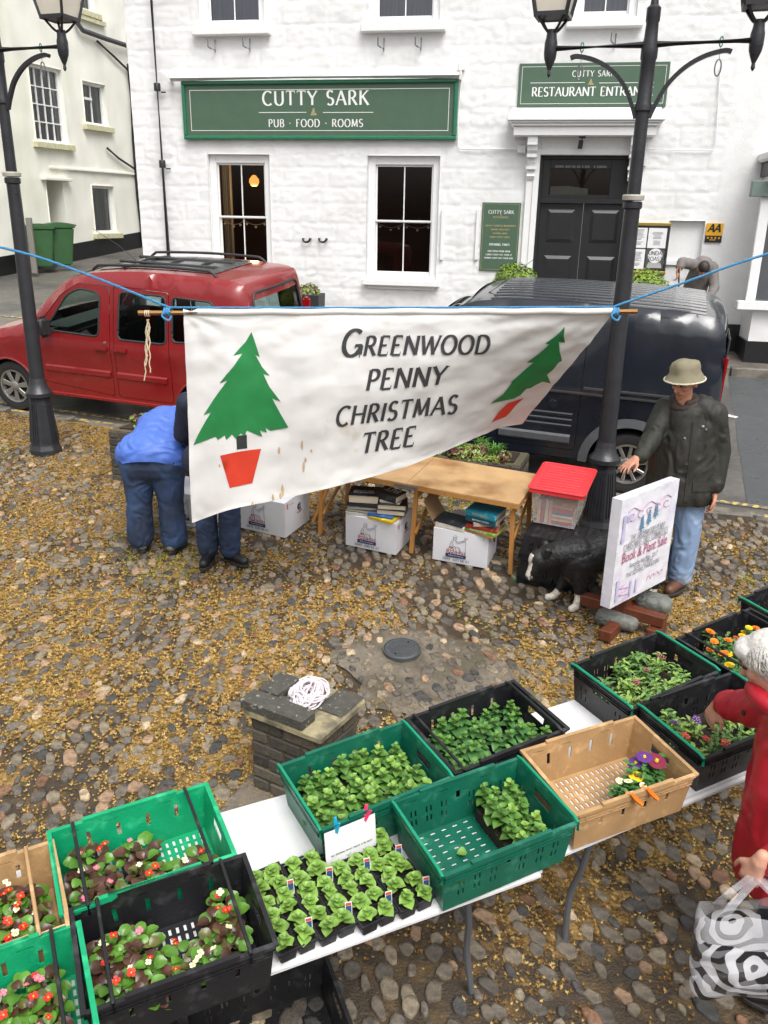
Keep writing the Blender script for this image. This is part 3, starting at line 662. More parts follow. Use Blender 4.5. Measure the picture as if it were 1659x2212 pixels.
# hood spotlight and its hooks
c = F(1256, 310); sp = tag(MB().build('door_spotlight', 'black_paint') if 0 else bpy.data.objects.new('door_spotlight', None), 'small black spotlight under the door hood', 'spotlight'); COL.objects.link(sp); sp.location = FW3(c[0], zh - .01, .2)
mb = MB(); p = FW3(c[0], zh - .015, .2); mb.box(p, (.1, .05, .02), TH); mb.tube([p, p + Vector((0, 0, -.06))], .012, 8); mb.build('bracket', 'black_paint', sp, world=True)
mb = MB(); mb.lathe([(.02, .0), (.035, -.01), (.035, -.12), (.028, -.125)], 14, FW3(c[0] - .01, zh - .05, .19), axis=(.1, 0, 1)); mb.build('lamp_body', 'black_paint', sp, world=True, smooth=True)

# ------------------------------------------------------------------ pipes, cables and ironwork on the front
pa, pb = F(332, 0), F(368, 552)
dp = thing('drainpipe', 'black cast iron drainpipe running down the pub front', 'drainpipe', FW3(pa[0], GZ, .08))
zs_ = [8.2, pb[1] - 1.6]; ps = pa[0]
mb = MB(); mb.tube([FW3(ps, 8.2, .09), FW3(ps, GZ, .09)], .042, 14); mb.build('pipe', 'black_paint', dp, world=True, smooth=True)
for yy in (190, 355):
    z_ = F(345, yy)[1]
    mb = MB(); mb.lathe([(.044, -.06), (.055, -.055), (.055, .05), (.048, .06)], 14, FW3(ps, z_, .09)); mb.build('collar', 'black_paint', dp, world=True, smooth=True)
    mb = MB(); mb.bar(FW3(ps + .04, z_ - .07, .04), FW3(ps + .12, z_ - .07, .04), .02); mb.build('pipe_bracket', 'black_paint', dp, world=True)
for xp, yp in ((462, 100), (537, 98), (826, 97), (906, 96), (1325, 88)):
    s_, z_ = F(xp, yp); t = thing('hanging_bracket', 'small black iron hanging hook bracket on the wall between the signs and upper windows', 'bracket', FW3(s_, z_, .03), group='iron hook brackets under the upper windows')
    mb = MB(); mb.tube([FW3(s_ + .03, z_ + .09, .02), FW3(s_ + .03, z_ - .09, .03)], .011, 6); mb.build('back_plate', 'old_steel', t, world=True)
    mb = MB(); mb.tube([FW3(s_ + .03, z_ - .06, .03), FW3(s_ - .01, z_ - .05, .12), FW3(s_ - .04, z_ - .03, .15), FW3(s_ - .04, z_ + .08, .15)], .011, 6); mb.build('hook', 'old_steel', t, world=True)
for xp in (664, 699):
    s_, z_ = F(xp, 516); mb = MB()
    mb.tube([FW3(s_ + .062 * math.cos(a), z_ + .05 * math.sin(a), .07) for a in [math.pi + k * math.pi / 10 for k in range(11)]], .018, 8)
    mb.bar(FW3(s_ - .062, z_, .0), FW3(s_ - .062, z_, .08), .025); mb.bar(FW3(s_ + .062, z_, .0), FW3(s_ + .062, z_, .08), .025)
    tag(mb.build('wall_ring', 'black_paint'), 'black half-ring iron fixing on the wall between the ground floor windows', 'wall fixing', 'half-ring fixings')
for xp in (958, 1034):
    a, b = F(xp, 452), F(xp, 561); tag(fpart('batten', [(a[0] - .025, a[0] + .025, b[1], a[1], 0, .05)], 'white_gloss', None, .004), 'upright white wooden batten fixed between window and green menu board', 'batten', 'white battens')
cb = thing('cable_conduit', 'white painted cable conduit with junction box running from sign to door', 'conduit', FW3(*F(998, 145)))
mb = MB(); pts = [(998, 152), (996, 185), (990, 250), (990, 316), (996, 322), (1060, 323), (1128, 323)]
mb.tube([FW3(*F(*p), .035) for p in pts], .012, 6); mb.build('conduit', 'white_plastic', cb, world=True)
mb = MB(); fbox(mb, F(991, 145)[0], F(1005, 145)[0], F(998, 153)[1], F(998, 138)[1], 0, .07); mb.build('junction_box', 'white_plastic', cb, world=True, bevel=.006)
cb = thing('cable_conduit', 'white painted cable running from the door hood to the yellow and black plaque wall', 'conduit', FW3(*F(1400, 325)))
mb = MB(); mb.tube([FW3(*F(*p), .03) for p in ((1392, 322), (1450, 324), (1540, 325), (1546, 300), (1555, 145))], .008, 6); mb.build('conduit', 'white_plastic', cb, world=True)
for q_ in ((1378, 318, 1394, 334), (1376, 341, 1398, 360), (1119, 315, 1136, 331)):
    mb = MB(); fbox(mb, F(q_[0], q_[1])[0], F(q_[2], q_[1])[0], F(q_[0], q_[3])[1], F(q_[0], q_[1])[1], 0, .09); tag(mb.build('alarm_box', 'white_plastic', bevel=.006), 'small white junction box beside the door hood bracket', 'junction box', 'junction boxes at the door hood')

# ------------------------------------------------------------------ signs
def frec(mb, s0, s1, z0, z1, w, o):
    for a in ((s0, s1, z1 - w, z1), (s0, s1, z0, z0 + w), (s0, s0 + w, z0 + w, z1 - w), (s1 - w, s1, z0 + w, z1 - w)): mb.poly([FW3(a[0], a[2], o), FW3(a[1], a[2], o), FW3(a[1], a[3], o), FW3(a[0], a[3], o)])
def ftext(name, txt, cx, cz, size, o, m, parent, **kw):
    mb = MB(); tw = text_width(txt, kw.get('track', .14)) * size; fit = kw.pop('fit', None); q = (F(cx_px(cx) + fit, 200)[0] - F(cx_px(cx), 200)[0]) / tw if fit else 1.0
    stroke_text(mb, txt, lambda x, y, k: FW3(cx + (x - cx) * q, y, o + k * .00004), size, cx - tw / 2, cz, **kw); return mb.build(name, m, parent, world=True)
def cx_px(s): return proj(FW3(s, 3.5))[0]
def emblem(cx, cz, sc, o, parent):
    mb = MB()
    for k in range(6):
        y = k * .16; w0 = .5 - .07 * k; mb.poly([FW3(cx + sc * (-w0), cz + sc * y, o), FW3(cx + sc * (w0 * .7 + .25 * (k < 2)), cz + sc * (y + .02), o), FW3(cx + sc * (w0 * .6), cz + sc * (y + .13), o), FW3(cx + sc * (-w0 * .85), cz + sc * (y + .12), o)])
    mb.build('ship_emblem', 'sign_gold', parent, world=True)
a = ang_rect((395, 177), (986, 303))
sg = thing('pub_sign', 'long dark green fascia sign reading CUTTY SARK over the sash windows', 'sign', FW3(a[0], a[2], 0))
fpart('panel', [(a[0] + .05, a[1] - .05, a[2] + .05, a[3] - .05, 0, .06)], 'pub_green', sg)
fpart('frame', [(a[0], a[1], a[2], a[2] + .055, 0, .1), (a[0], a[1], a[3] - .055, a[3], 0, .1), (a[0], a[0] + .055, a[2] + .055, a[3] - .055, 0, .099), (a[1] - .055, a[1], a[2] + .055, a[3] - .055, 0, .099)], 'pub_green_frame', sg, .012)
mb = MB(); frec(mb, a[0] + .13, a[1] - .13, a[2] + .13, a[3] - .13, .009, .063); mb.build('border_line', 'sign_white', sg, world=True)
hz = a[3] - a[2]; cx = F(683, 230)[0]
ftext('lettering', 'CUTTY SARK', cx, F(683, 228)[1], .205, .063, 'sign_white', sg, fit=233, track=.2, w=.17, thin=.42, serif=.1)
ftext('lettering', 'PUB . FOOD . ROOMS', cx, F(683, 275)[1], .112, .063, 'sign_white', sg, fit=209, track=.2, w=.17, thin=.42, serif=.09)
mb = MB()
for p, q_ in ((562, 664), (700, 808)):
    s_, z_ = F(p, 244); s2, _ = F(q_, 244); mb.poly([FW3(s_, z_ - .005, .063), FW3(s2, z_ - .005, .063), FW3(s2, z_ + .005, .063), FW3(s_, z_ + .005, .063)])
mb.build('rule', 'sign_white', sg, world=True); emblem(F(680, 250)[0], F(680, 250)[1], .11, .063, sg)
aw = thing('awning', 'rolled white awning tube mounted above the long green sign', 'awning', FW3(*F(680, 168)))
p0, p1 = F(371, 172), F(999, 165); zz_ = (p0[1] + p1[1]) / 2
mb = MB(); mb.tube([FW3(p0[0], zz_, .11), FW3(p1[0], zz_, .11)], .047, 16); mb.build('roller', 'white_gloss', aw, world=True, smooth=True)
for s_ in (p0[0] + .01, p1[0] - .03): fpart('end_cap', [(s_, s_ + .025, zz_ - .06, zz_ + .06, 0, .165)], 'white_plastic', aw)
a = ang_rect((1123, 138), (1437, 231))
sg = thing('restaurant_sign', 'dark green sign reading RESTAURANT ENTRANCE above the door hood', 'sign', FW3(a[0], a[2], 0))
fpart('panel', [(a[0], a[1], a[2], a[3], 0, .035)], 'pub_green', sg, .003)
mb = MB(); frec(mb, a[0] + .045, a[1] - .045, a[2] + .045, a[3] - .045, .006, .038); mb.build('border_line', 'sign_white', sg, world=True)
cx = F(1279, 190)[0]
ftext('lettering', 'CUTTY SARK', cx, F(1279, 166)[1], .08, .038, 'sign_white', sg, fit=90, track=.24, w=.17, thin=.42, serif=.09)
ftext('lettering', 'RESTAURANT ENTRANCE', cx, F(1279, 208)[1], .122, .038, 'sign_white', sg, fit=266, track=.13, w=.17, thin=.42, serif=.09)
mb = MB()
for p, q_ in ((1146, 1263), (1294, 1412)):
    s_, z_ = F(p, 180); s2, _ = F(q_, 180); mb.poly([FW3(s_, z_ - .004, .038), FW3(s2, z_ - .004, .038), FW3(s2, z_ + .004, .038), FW3(s_, z_ + .004, .038)])
mb.build('rule', 'sign_white', sg, world=True); emblem(F(1276, 184)[0], F(1276, 184)[1], .085, .038, sg)
a = ang_rect((1043, 437), (1116, 586))
sg = thing('menu_board', 'tall dark green painted board with opening times beside the door', 'sign', FW3(a[0], a[2], 0))
fpart('panel', [(a[0], a[1], a[2], a[3], 0, .03)], 'pub_green', sg, .003); mb = MB(); frec(mb, a[0] + .02, a[1] - .02, a[2] + .02, a[3] - .02, .004, .033); mb.build('border_line', 'sign_gold', sg, world=True)
cx = (a[0] + a[1]) / 2; H = a[3] - a[2]
ftext('lettering', 'CUTTY SARK', cx, a[3] - .16 * H, .052, .033, 'sign_white', sg, track=.16, w=.16, serif=.08)
ftext('lettering', 'RESTAURANT', cx, a[3] - .225 * H, .03, .033, 'sign_gold', sg, track=.16, w=.15)
emblem(cx, a[3] - .185 * H, .03, .033, sg)
for k, (tx, fz, sz, m_) in enumerate((('LOCALLY SOURCED INGREDIENTS', .345, .024, 'sign_gold'), ('SERVING FRESH DAILY', .40, .022, 'sign_gold'), ('SEASONAL MENU', .455, .022, 'sign_gold'), ('SUNDAY ROAST LUNCH', .51, .022, 'sign_gold'), ('OPENING TIMES', .625, .034, 'sign_white'), ('BAR OPEN FROM 10AM', .72, .026, 'sign_white'), ('LUNCH EVERY DAY FROM 12', .77, .024, 'sign_white'), ('DINNER EVERY DAY FROM 6PM', .82, .024, 'sign_white'))):
    sz = min(sz, (a[1] - a[0] - .08) / text_width(tx, .16)); ftext('lettering', tx, cx, a[3] - fz * H, sz, .033, m_, sg, track=.16, w=.2)
# glazed menu case
mat('paper', (.78, .78, .8), .7, .04, 20); mat('print_ink', (.12, .12, .13), .7, .1, 30); mat('case_black', (.03, .03, .03), .4, .1, 10)
a = ang_rect((1356, 487), (1434, 586))
mc = thing('menu_case', 'black framed menu display case with brass edges to one side of the door', 'display case', FW3(a[0], a[2], 0))
fpart('backing', [(a[0], a[1], a[2], a[3], 0, .05)], 'case_black', mc, .005)
fpart('brass_edge', [(a[0] - .02, a[1] + .02, a[3], a[3] + .05, 0, .07)], 'brass', mc, .008); fpart('brass_edge', [(a[0] - .02, a[1] + .02, a[2] - .05, a[2], 0, .07)], 'brass', mc, .008)
fpart('frame', [(a[0] - .012, a[0] + .022, a[2], a[3], .0, .065), (a[1] - .022, a[1] + .012, a[2], a[3], 0, .065)], 'case_black', mc, .004)
wd = (a[1] - a[0] - .08) / 2; hd = (a[3] - a[2] - .08) / 2
for i in range(2):
    for j in range(2):
        x0 = a[0] + .03 + i * (wd + .02); y0 = a[2] + .03 + j * (hd + .02)
        if (i, j) != (1, 0):
            sh = fpart('menu_sheet', [(x0, x0 + wd, y0, y0 + hd, .05, .053)], 'paper', mc); mb = MB()
            for k in range(13):
                w_ = wd * random.uniform(.15, .36); z_ = y0 + hd * (.9 - .062 * k)
                if random.random() < .85: mb.poly([FW3(x0 + wd / 2 - w_, z_, .0545), FW3(x0 + wd / 2 + w_, z_, .0545), FW3(x0 + wd / 2 + w_, z_ + .007, .0545), FW3(x0 + wd / 2 - w_, z_ + .007, .0545)])
            mb.build('print', 'old_steel', mc, world=True)
        else:
            fpart('roast_poster', [(x0, x0 + wd, y0, y0 + hd, .05, .053)], 'lead_grey', mc); cc = (x0 + wd / 2, y0 + hd * .68)
            mb = MB(); mb.poly([FW3(cc[0] + wd * .4 * math.cos(t_), cc[1] + wd * .4 * math.sin(t_), .0545) for t_ in [k * math.pi / 14 for k in range(28)]]); mb.build('roundel', 'paper', mc, world=True)
            for tx, dz_ in (('SUNDAY', .01), ('ROAST', -.075)): ftext('lettering', tx, cc[0], cc[1] + dz_, .06, .056, 'print_ink', mc, track=.12, w=.2)
            mb = MB()
            for k in range(5): z_ = y0 + hd * (.08 + .055 * k); w_ = wd * random.uniform(.25, .42); mb.poly([FW3(cc[0] - w_, z_, .0545), FW3(cc[0] + w_, z_, .0545), FW3(cc[0] + w_, z_ + .008, .0545), FW3(cc[0] - w_, z_ + .008, .0545)])
            mb.build('print', 'sign_white', mc, world=True)
# hotel rating plaque
mat('plaque_yellow', '#e0a81e', .4, .05, 10)
a = ang_rect((1527, 482), (1557, 524)); zm = a[2] + (a[3] - a[2]) * .36
pq = thing('rating_plaque', 'small yellow and black plaque reading AA with four stars', 'plaque', FW3(a[0], a[2], 0))
fpart('panel', [(a[0], a[1], zm, a[3], 0, .03)], 'plaque_yellow', pq); fpart('panel', [(a[0], a[1], a[2], zm, 0, .029)], 'black_paint', pq)
[ftext('lettering', 'A', (a[0] + a[1]) / 2 - .01 + k * .046, zm + .05, .12, .033, 'black_paint', pq, w=.24, thin=.8, slant=.2) for k in (-1, 1)]
mb = MB()
for k in range(4):
    cx_, cz_ = a[0] + (a[1] - a[0]) * (.16 + .225 * k), zm - .035
    mb.poly([FW3(cx_ + (.022 if i % 2 == 0 else .009) * math.sin(i * math.pi / 5), cz_ + (.022 if i % 2 == 0 else .009) * math.cos(i * math.pi / 5), .032) for i in range(10)])
mb.build('stars', 'plaque_yellow', pq, world=True)
mb = MB(); [mb.poly([FW3(a[0] + .07 + k * .03, a[2] + .03, .032), FW3(a[0] + .09 + k * .03, a[2] + .03, .032), FW3(a[0] + .09 + k * .03, a[2] + .045, .032), FW3(a[0] + .07 + k * .03, a[2] + .045, .032)]) for k in range(3)]; mb.build('small_print', 'plaque_yellow', pq, world=True)
# ================================================================== house across the alley
mat('cream_render', '#efeee4', .8, .08, 2, .25, 30, col2='#cfd0b0', c2scale=.55, c2lo=.5, c2hi=.8, stretch=(1, 1, .35))
mat('algae_sill', '#c9c6a4', .8, .2, 14, .3, 40); mat('door_grey', '#6f7376', .6, .15, 4); mat('net_curtain', '#c6ccc9', .8, .25, 6, stretch=(26, 26, .4))
HA, HB = G(0, 590), G(303, 529); HU = Vector((HB.x - HA.x, HB.y - HA.y, 0)).normalized(); HN = Vector((HU.y, -HU.x, 0)); HP = Vector((HA.x, HA.y, 0))
def H2(x, y): p = atP(x, y, HP, HN); return ((p - HP).dot(HU), p.z)
def H3(s, z, o=0.0): p = HP + HU * s + HN * o; return Vector((p.x, p.y, z))
def hrect(a, b): (s0, z1), (s1, z0) = H2(*a), H2(*b); return (s0, s1, z0, z1)
house = thing('house', 'cream rendered house with algae stains across the alley from the pub', 'house', (HA.x, HA.y, HA.z), math.atan2(HU.y, HU.x))
w1 = hrect((58, 134), (147, 313)); w2 = hrect((175, 173), (233, 275)); w3 = hrect((196, 400), (252, 503)); w4 = hrect((160, -60), (205, 30)); d1 = hrect((97, 389), (152, 575))
w1 = (w1[0], w1[1], w1[2], w1[3]); hops = [w1, w2, w3, w4, d1]
grid_wall('wall', -9, 9, .4, 11, hops, .12, lambda s, z: .02 * fbm(Vector((s * 1.4, z * 1.4, 3)), 3), house, 'cream_render', H3)
def hbox(name, boxes, m, parent, bevel=0.0):
    mb = MB()
    for (s0, s1, z0, z1, o0, o1) in boxes:
        p = [H3(s, z, o) for o in (o0, o1) for s, z in ((s0, z0), (s1, z0), (s1, z1), (s0, z1))]; i0 = len(mb.v); [mb.vert(k) for k in p]
        for q in ((0, 1, 2, 3), (7, 6, 5, 4), (0, 4, 5, 1), (1, 5, 6, 2), (2, 6, 7, 3), (3, 7, 4, 0)): mb.face([i0 + k for k in q])
    return mb.build(name, m, parent, world=True, bevel=bevel)
def hquad(name, r, o, m, parent): mb = MB(); mb.poly([H3(r[0], r[2], o), H3(r[1], r[2], o), H3(r[1], r[3], o), H3(r[0], r[3], o)]); return mb.build(name, m, parent, world=True)
def hreveal(r, d, parent, m='cream_render'):
    mb = MB()
    for a, b in (((r[0], r[2]), (r[0], r[3])), ((r[0], r[3]), (r[1], r[3])), ((r[1], r[3]), (r[1], r[2])), ((r[1], r[2]), (r[0], r[2]))): mb.poly([H3(*a, .03), H3(*b, .03), H3(*b, -d), H3(*a, -d)])
    mb.build('reveal', m, parent, world=True)
def hwin(r, cols, rows, sill=True, bars=None):
    w = thing_part('window', house); hreveal(r, .3, w); f = .07
    hbox('frame', [(r[0], r[0] + f, r[2], r[3], -.16, -.08), (r[1] - f, r[1], r[2], r[3], -.16, -.08), (r[0] + f, r[1] - f, r[3] - f, r[3], -.16, -.081), (r[0] + f, r[1] - f, r[2], r[2] + f, -.16, -.081)], 'white_gloss', w)
    for c in range(cols):
        for q in range(rows):
            a = (r[0] + f + (r[1] - r[0] - 2 * f) * c / cols, r[0] + f + (r[1] - r[0] - 2 * f) * (c + 1) / cols, r[2] + f + (r[3] - r[2] - 2 * f) * q / rows, r[2] + f + (r[3] - r[2] - 2 * f) * (q + 1) / rows); hquad('pane', a, -.13, 'sky_glass', w)
    for c in range(1, cols): x = r[0] + f + (r[1] - r[0] - 2 * f) * c / cols; hbox('glazing_bar', [(x - .014, x + .014, r[2] + f, r[3] - f, -.145, -.1)], 'white_gloss', w)
    for q in range(1, rows): z = r[2] + f + (r[3] - r[2] - 2 * f) * q / rows; hbox('glazing_bar', [(r[0] + f, r[1] - f, z - .014, z + .014, -.144, -.099)], 'white_gloss', w)
    mb = MB(); n = 28
    for i in range(n):
        A, B = [(r[0] + (r[1] - r[0]) * k / n, -.19 + .02 * math.sin(k * 1.7) + .015 * math.sin(k * 4.1)) for k in (i, i + 1)]; mb.poly([H3(A[0], r[2], A[1]), H3(B[0], r[2], B[1]), H3(B[0], r[3], B[1]), H3(A[0], r[3], A[1])])
    mb.build('curtain', 'net_curtain', w, world=True, smooth='all')
    if sill: hbox('sill', [(r[0] - .1, r[1] + .14, r[2] - .14, r[2] - .005, -.1, .12)], 'algae_sill', w, .01)
    return w
hwin(w1, 4, 4); hwin(w2, 2, 1); hwin(w3, 1, 1); hwin(w4, 2, 1)
hbox('casement_rail', [(w2[0] + .07, (w2[0] + w2[1]) / 2, w2[3] - .42, w2[3] - .36, -.14, -.07)], 'white_gloss', house)
hreveal(d1, 1.2, house); hquad('door', (d1[0], d1[1], d1[2] - .5, d1[3]), -1.0, 'door_grey', house)
hbox('door_canopy', [(d1[0] - .15, d1[1] + .25, d1[3], d1[3] + .07, 0, .16)], 'cream_render', house, .01)
lz = H2(200, 369)[1]; hbox('string_course', [(H2(106, 369)[0], H2(295, 369)[0] + .5, lz - .03, lz + .03, 0, .06)], 'cream_render', house, .01)
pz0, pz1 = H2(300, 514)[1], H2(153, 526)[1]
mb = MB()
for a, b in ((-9, d1[0] - .02), (d1[1] + .05, 9)):
    za, zb = gz((HP + HU * a).y), gz((HP + HU * b).y); mb.poly([H3(a, za - .3, .045), H3(b, zb - .3, .045), H3(b, zb + .36, .045), H3(a, za + .36, .045)]); mb.poly([H3(a, za + .36, .045), H3(b, zb + .36, .045), H3(b, zb + .36, -.02), H3(a, za + .36, -.02)])
mb.build('plinth', 'black_paint', house, world=True)
wp = thing('waste_pipe', 'black waste pipes and downpipe on the cream house', 'pipe', H3(H2(300, 525)[0], HB.z, 0))
def hpath(pts, o=.07): return [H3(*H2(x, y), o) for x, y in pts]
for pts, r_ in (([(272, 138), (283, 300), (292, 420), (305, 531)], .04), ([(205, 89), (240, 121), (272, 152), (277, 170)], .03), ([(227, 320), (252, 342), (288, 366), (292, 384)], .03)):
    mb = MB(); mb.tube(hpath(pts), r_, 8); mb.build('pipe', 'black_paint', wp, world=True, smooth=True)
gt = thing('gutter', 'dark weathered roof gutter across the cream house wall', 'gutter', H3(*H2(158, 40)))
mb = MB(); mb.tube(hpath([(152, -40), (155, 20), (158, 50), (170, 66), (220, 84), (300, 110)], .12), .06, 8); mb.build('gutter_pipe', 'lead_grey', gt, world=True, smooth=True)
hbox('ledge', [(H2(165, 43)[0], H2(222, 43)[0], H2(190, 43)[1] - .05, H2(190, 43)[1] + .05, 0, .1)], 'algae_sill', house)
# weathered post and wheelie bins in front of the house
mat('grey_wood', '#7e7b74', .7, .2, 10, .3, 60, stretch=(8, 8, 1)); mat('bin_green', '#39613a', .45, .1, 6, .15, 80); mat('rubber', (.02, .02, .021), .65, .15, 20, .2, 90)
pb_ = G(76, 591); pt = atY(62, 470, pb_.y); mb = MB(); mb.box((pb_.x, pb_.y, (pb_.z + pt.z) / 2), (.13, .12, pt.z - pb_.z), .2); tag(mb.build('wooden_post', 'grey_wood', bevel=.012), 'weathered grey square post beside the green wheelie bins', 'post')
def wheelie(x, y, rz, lab):
    p = G(x, y); t = thing('wheelie_bin', lab, 'wheelie bin', p, rz, 'wheelie bins by the cream house')
    mb = MB(); A = [(-.21, -.22), (.21, -.22), (.21, .2), (-.21, .2)]; B = [(-.27, -.33), (.27, -.33), (.27, .3), (-.27, .3)]; i0 = [mb.vert((a, b, .06)) for a, b in A]; i1 = [mb.vert((a, b, .93)) for a, b in B]
    for k in range(4): mb.face((i0[k], i0[(k + 1) % 4], i1[(k + 1) % 4], i1[k]))
    mb.face(i0[::-1]); mb.face(i1); mb.build('body', 'bin_green', t, bevel=.03, seg=2)
    mb = MB(); mb.box((0, -.01, .94), (.58, .68, .045)); mb.build('rim', 'bin_green', t, bevel=.015)
    mb = MB()
    for i in range(8):
        y0, y1 = -.38 + .72 * i / 8, -.38 + .72 * (i + 1) / 8; z0, z1 = [.975 + .07 * math.sin(math.pi * (k + 1) / 10) for k in (i, i + 1)]
        mb.poly([(-.29, y0, z0), (.29, y0, z0), (.29, y1, z1), (-.29, y1, z1)]); [mb.poly([(sx, y0, .962), (sx, y1, .962), (sx, y1, z1), (sx, y0, z0)]) for sx in (-.29, .29)]
    mb.poly([(-.29, -.38, .962), (.29, -.38, .962), (.29, -.38, .975 + .07 * math.sin(math.pi / 10)), (-.29, -.38, .975 + .07 * math.sin(math.pi / 10))]); mb.build('lid', 'bin_green', t, merge=True)
    mb = MB(); mb.tube([(-.25, .36, .97), (.25, .36, .97)], .016, 8); [mb.bar((sx, .28, .95), (sx, .37, .97), .03) for sx in (-.24, 0, .24)]; mb.build('handle', 'bin_green', t)
    for sx in (-.27, .27): mb = MB(); mb.lathe([(.05, -.025), (.1, -.025), (.1, .025), (.05, .025)], 18, (sx, .24, .1), axis=(1, 0, 0)); mb.build('wheel', 'rubber', t, smooth=True)
wheelie(92, 582, 2.0, 'green wheelie bin standing behind the grey post'); wheelie(134, 578, 2.1, 'green wheelie bin standing beside the house doorway')

# ================================================================== low wing at the right of the pub
C0 = G(1607, 790); wc = Vector((C0.x, C0.y, 0)); s_w = (wc - FP).dot(FU); o_w = (wc - FP).dot(FN)
mat('slate', '#4b4d50', .5, .25, 12, .4, 60); mat('grey_green', '#6e7f78', .5, .08, 8)
wing = thing('pub_extension', 'low white extension with black plinth projecting from the pub corner', 'building', (wc.x, wc.y, gz(wc.y)), TH)
def WQ(x, y): p = atP(x, y, wc, FN); return ((p - FP).dot(FU), p.z)
ztop = WQ(1630, 346)[1]; zp = WQ(1630, 737)[1]
grid_wall('wall', s_w, s_w + 4, gz(wc.y) - .4, ztop, [(WQ(1654, 500)[0], s_w + 2.4, WQ(1650, 650)[1], WQ(1650, 450)[1])], .05, lambda s, z: o_w + .008 * fbm(Vector((s * 6, z * 6, 2)), 4), wing, 'whitewash')
mb = MB(); mb.poly([FW3(s_w, gz(wc.y) - .4, o_w), FW3(s_w, gz(wc.y) - .4, -.1), FW3(s_w, ztop, -.1), FW3(s_w, ztop, o_w)]); mb.build('side_wall', 'whitewash', wing, world=True)
fpart('plinth', [(s_w - .03, s_w + 4, gz(wc.y) - .3, zp, .0, o_w + .03)], 'black_paint', wing)
fpart('capping', [(s_w - .12, s_w + 4.2, WQ(1630, 345)[1], WQ(1630, 322)[1], -.1, o_w + .22)], 'whitewash', wing, .03)
fpart('slate_edge', [(s_w - .05, s_w + 4.1, WQ(1630, 378)[1], WQ(1630, 346)[1], -.1, o_w + .16)], 'slate', wing, .01)
mb = MB(); zg = WQ(1630, 384)[1]; mb.tube([FW3(s_w - .12, zg, o_w + .22), FW3(s_w + 4, zg, o_w + .22)], .05, 10); mb.build('gutter', 'black_paint', wing, world=True)
a = (WQ(1621, 400)[0], WQ(1621, 400)[0] + 1.6, WQ(1640, 425)[1], WQ(1640, 391)[1])
tag(fpart('fascia_box', [(a[0], a[1], a[2], a[3], o_w, o_w + .12)], 'grey_green', None, .008), 'grey green fascia box under the slate edge of the low extension', 'sign box')
ws = (WQ(1632, 500)[0], WQ(1654, 500)[0], WQ(1650, 650)[1], WQ(1650, 440)[1])
fpart('window_frame', [(ws[0], ws[1], ws[2], ws[3] + .2, o_w, o_w + .05), (ws[1], s_w + 2.4, ws[3], ws[3] + .2, o_w, o_w + .051)], 'white_gloss', wing, .008)
fpart('window_sill', [(ws[0] - .12, s_w + 2.6, ws[2] - .13, ws[2] - .001, o_w, o_w + .14)], 'white_gloss', wing, .012)
mb = MB(); mb.poly([FW3(ws[1], ws[2], o_w - .08), FW3(s_w + 2.4, ws[2], o_w - .08), FW3(s_w + 2.4, ws[3], o_w - .08), FW3(ws[1], ws[3], o_w - .08)]); mb.build('pane', 'sky_glass', wing, world=True)

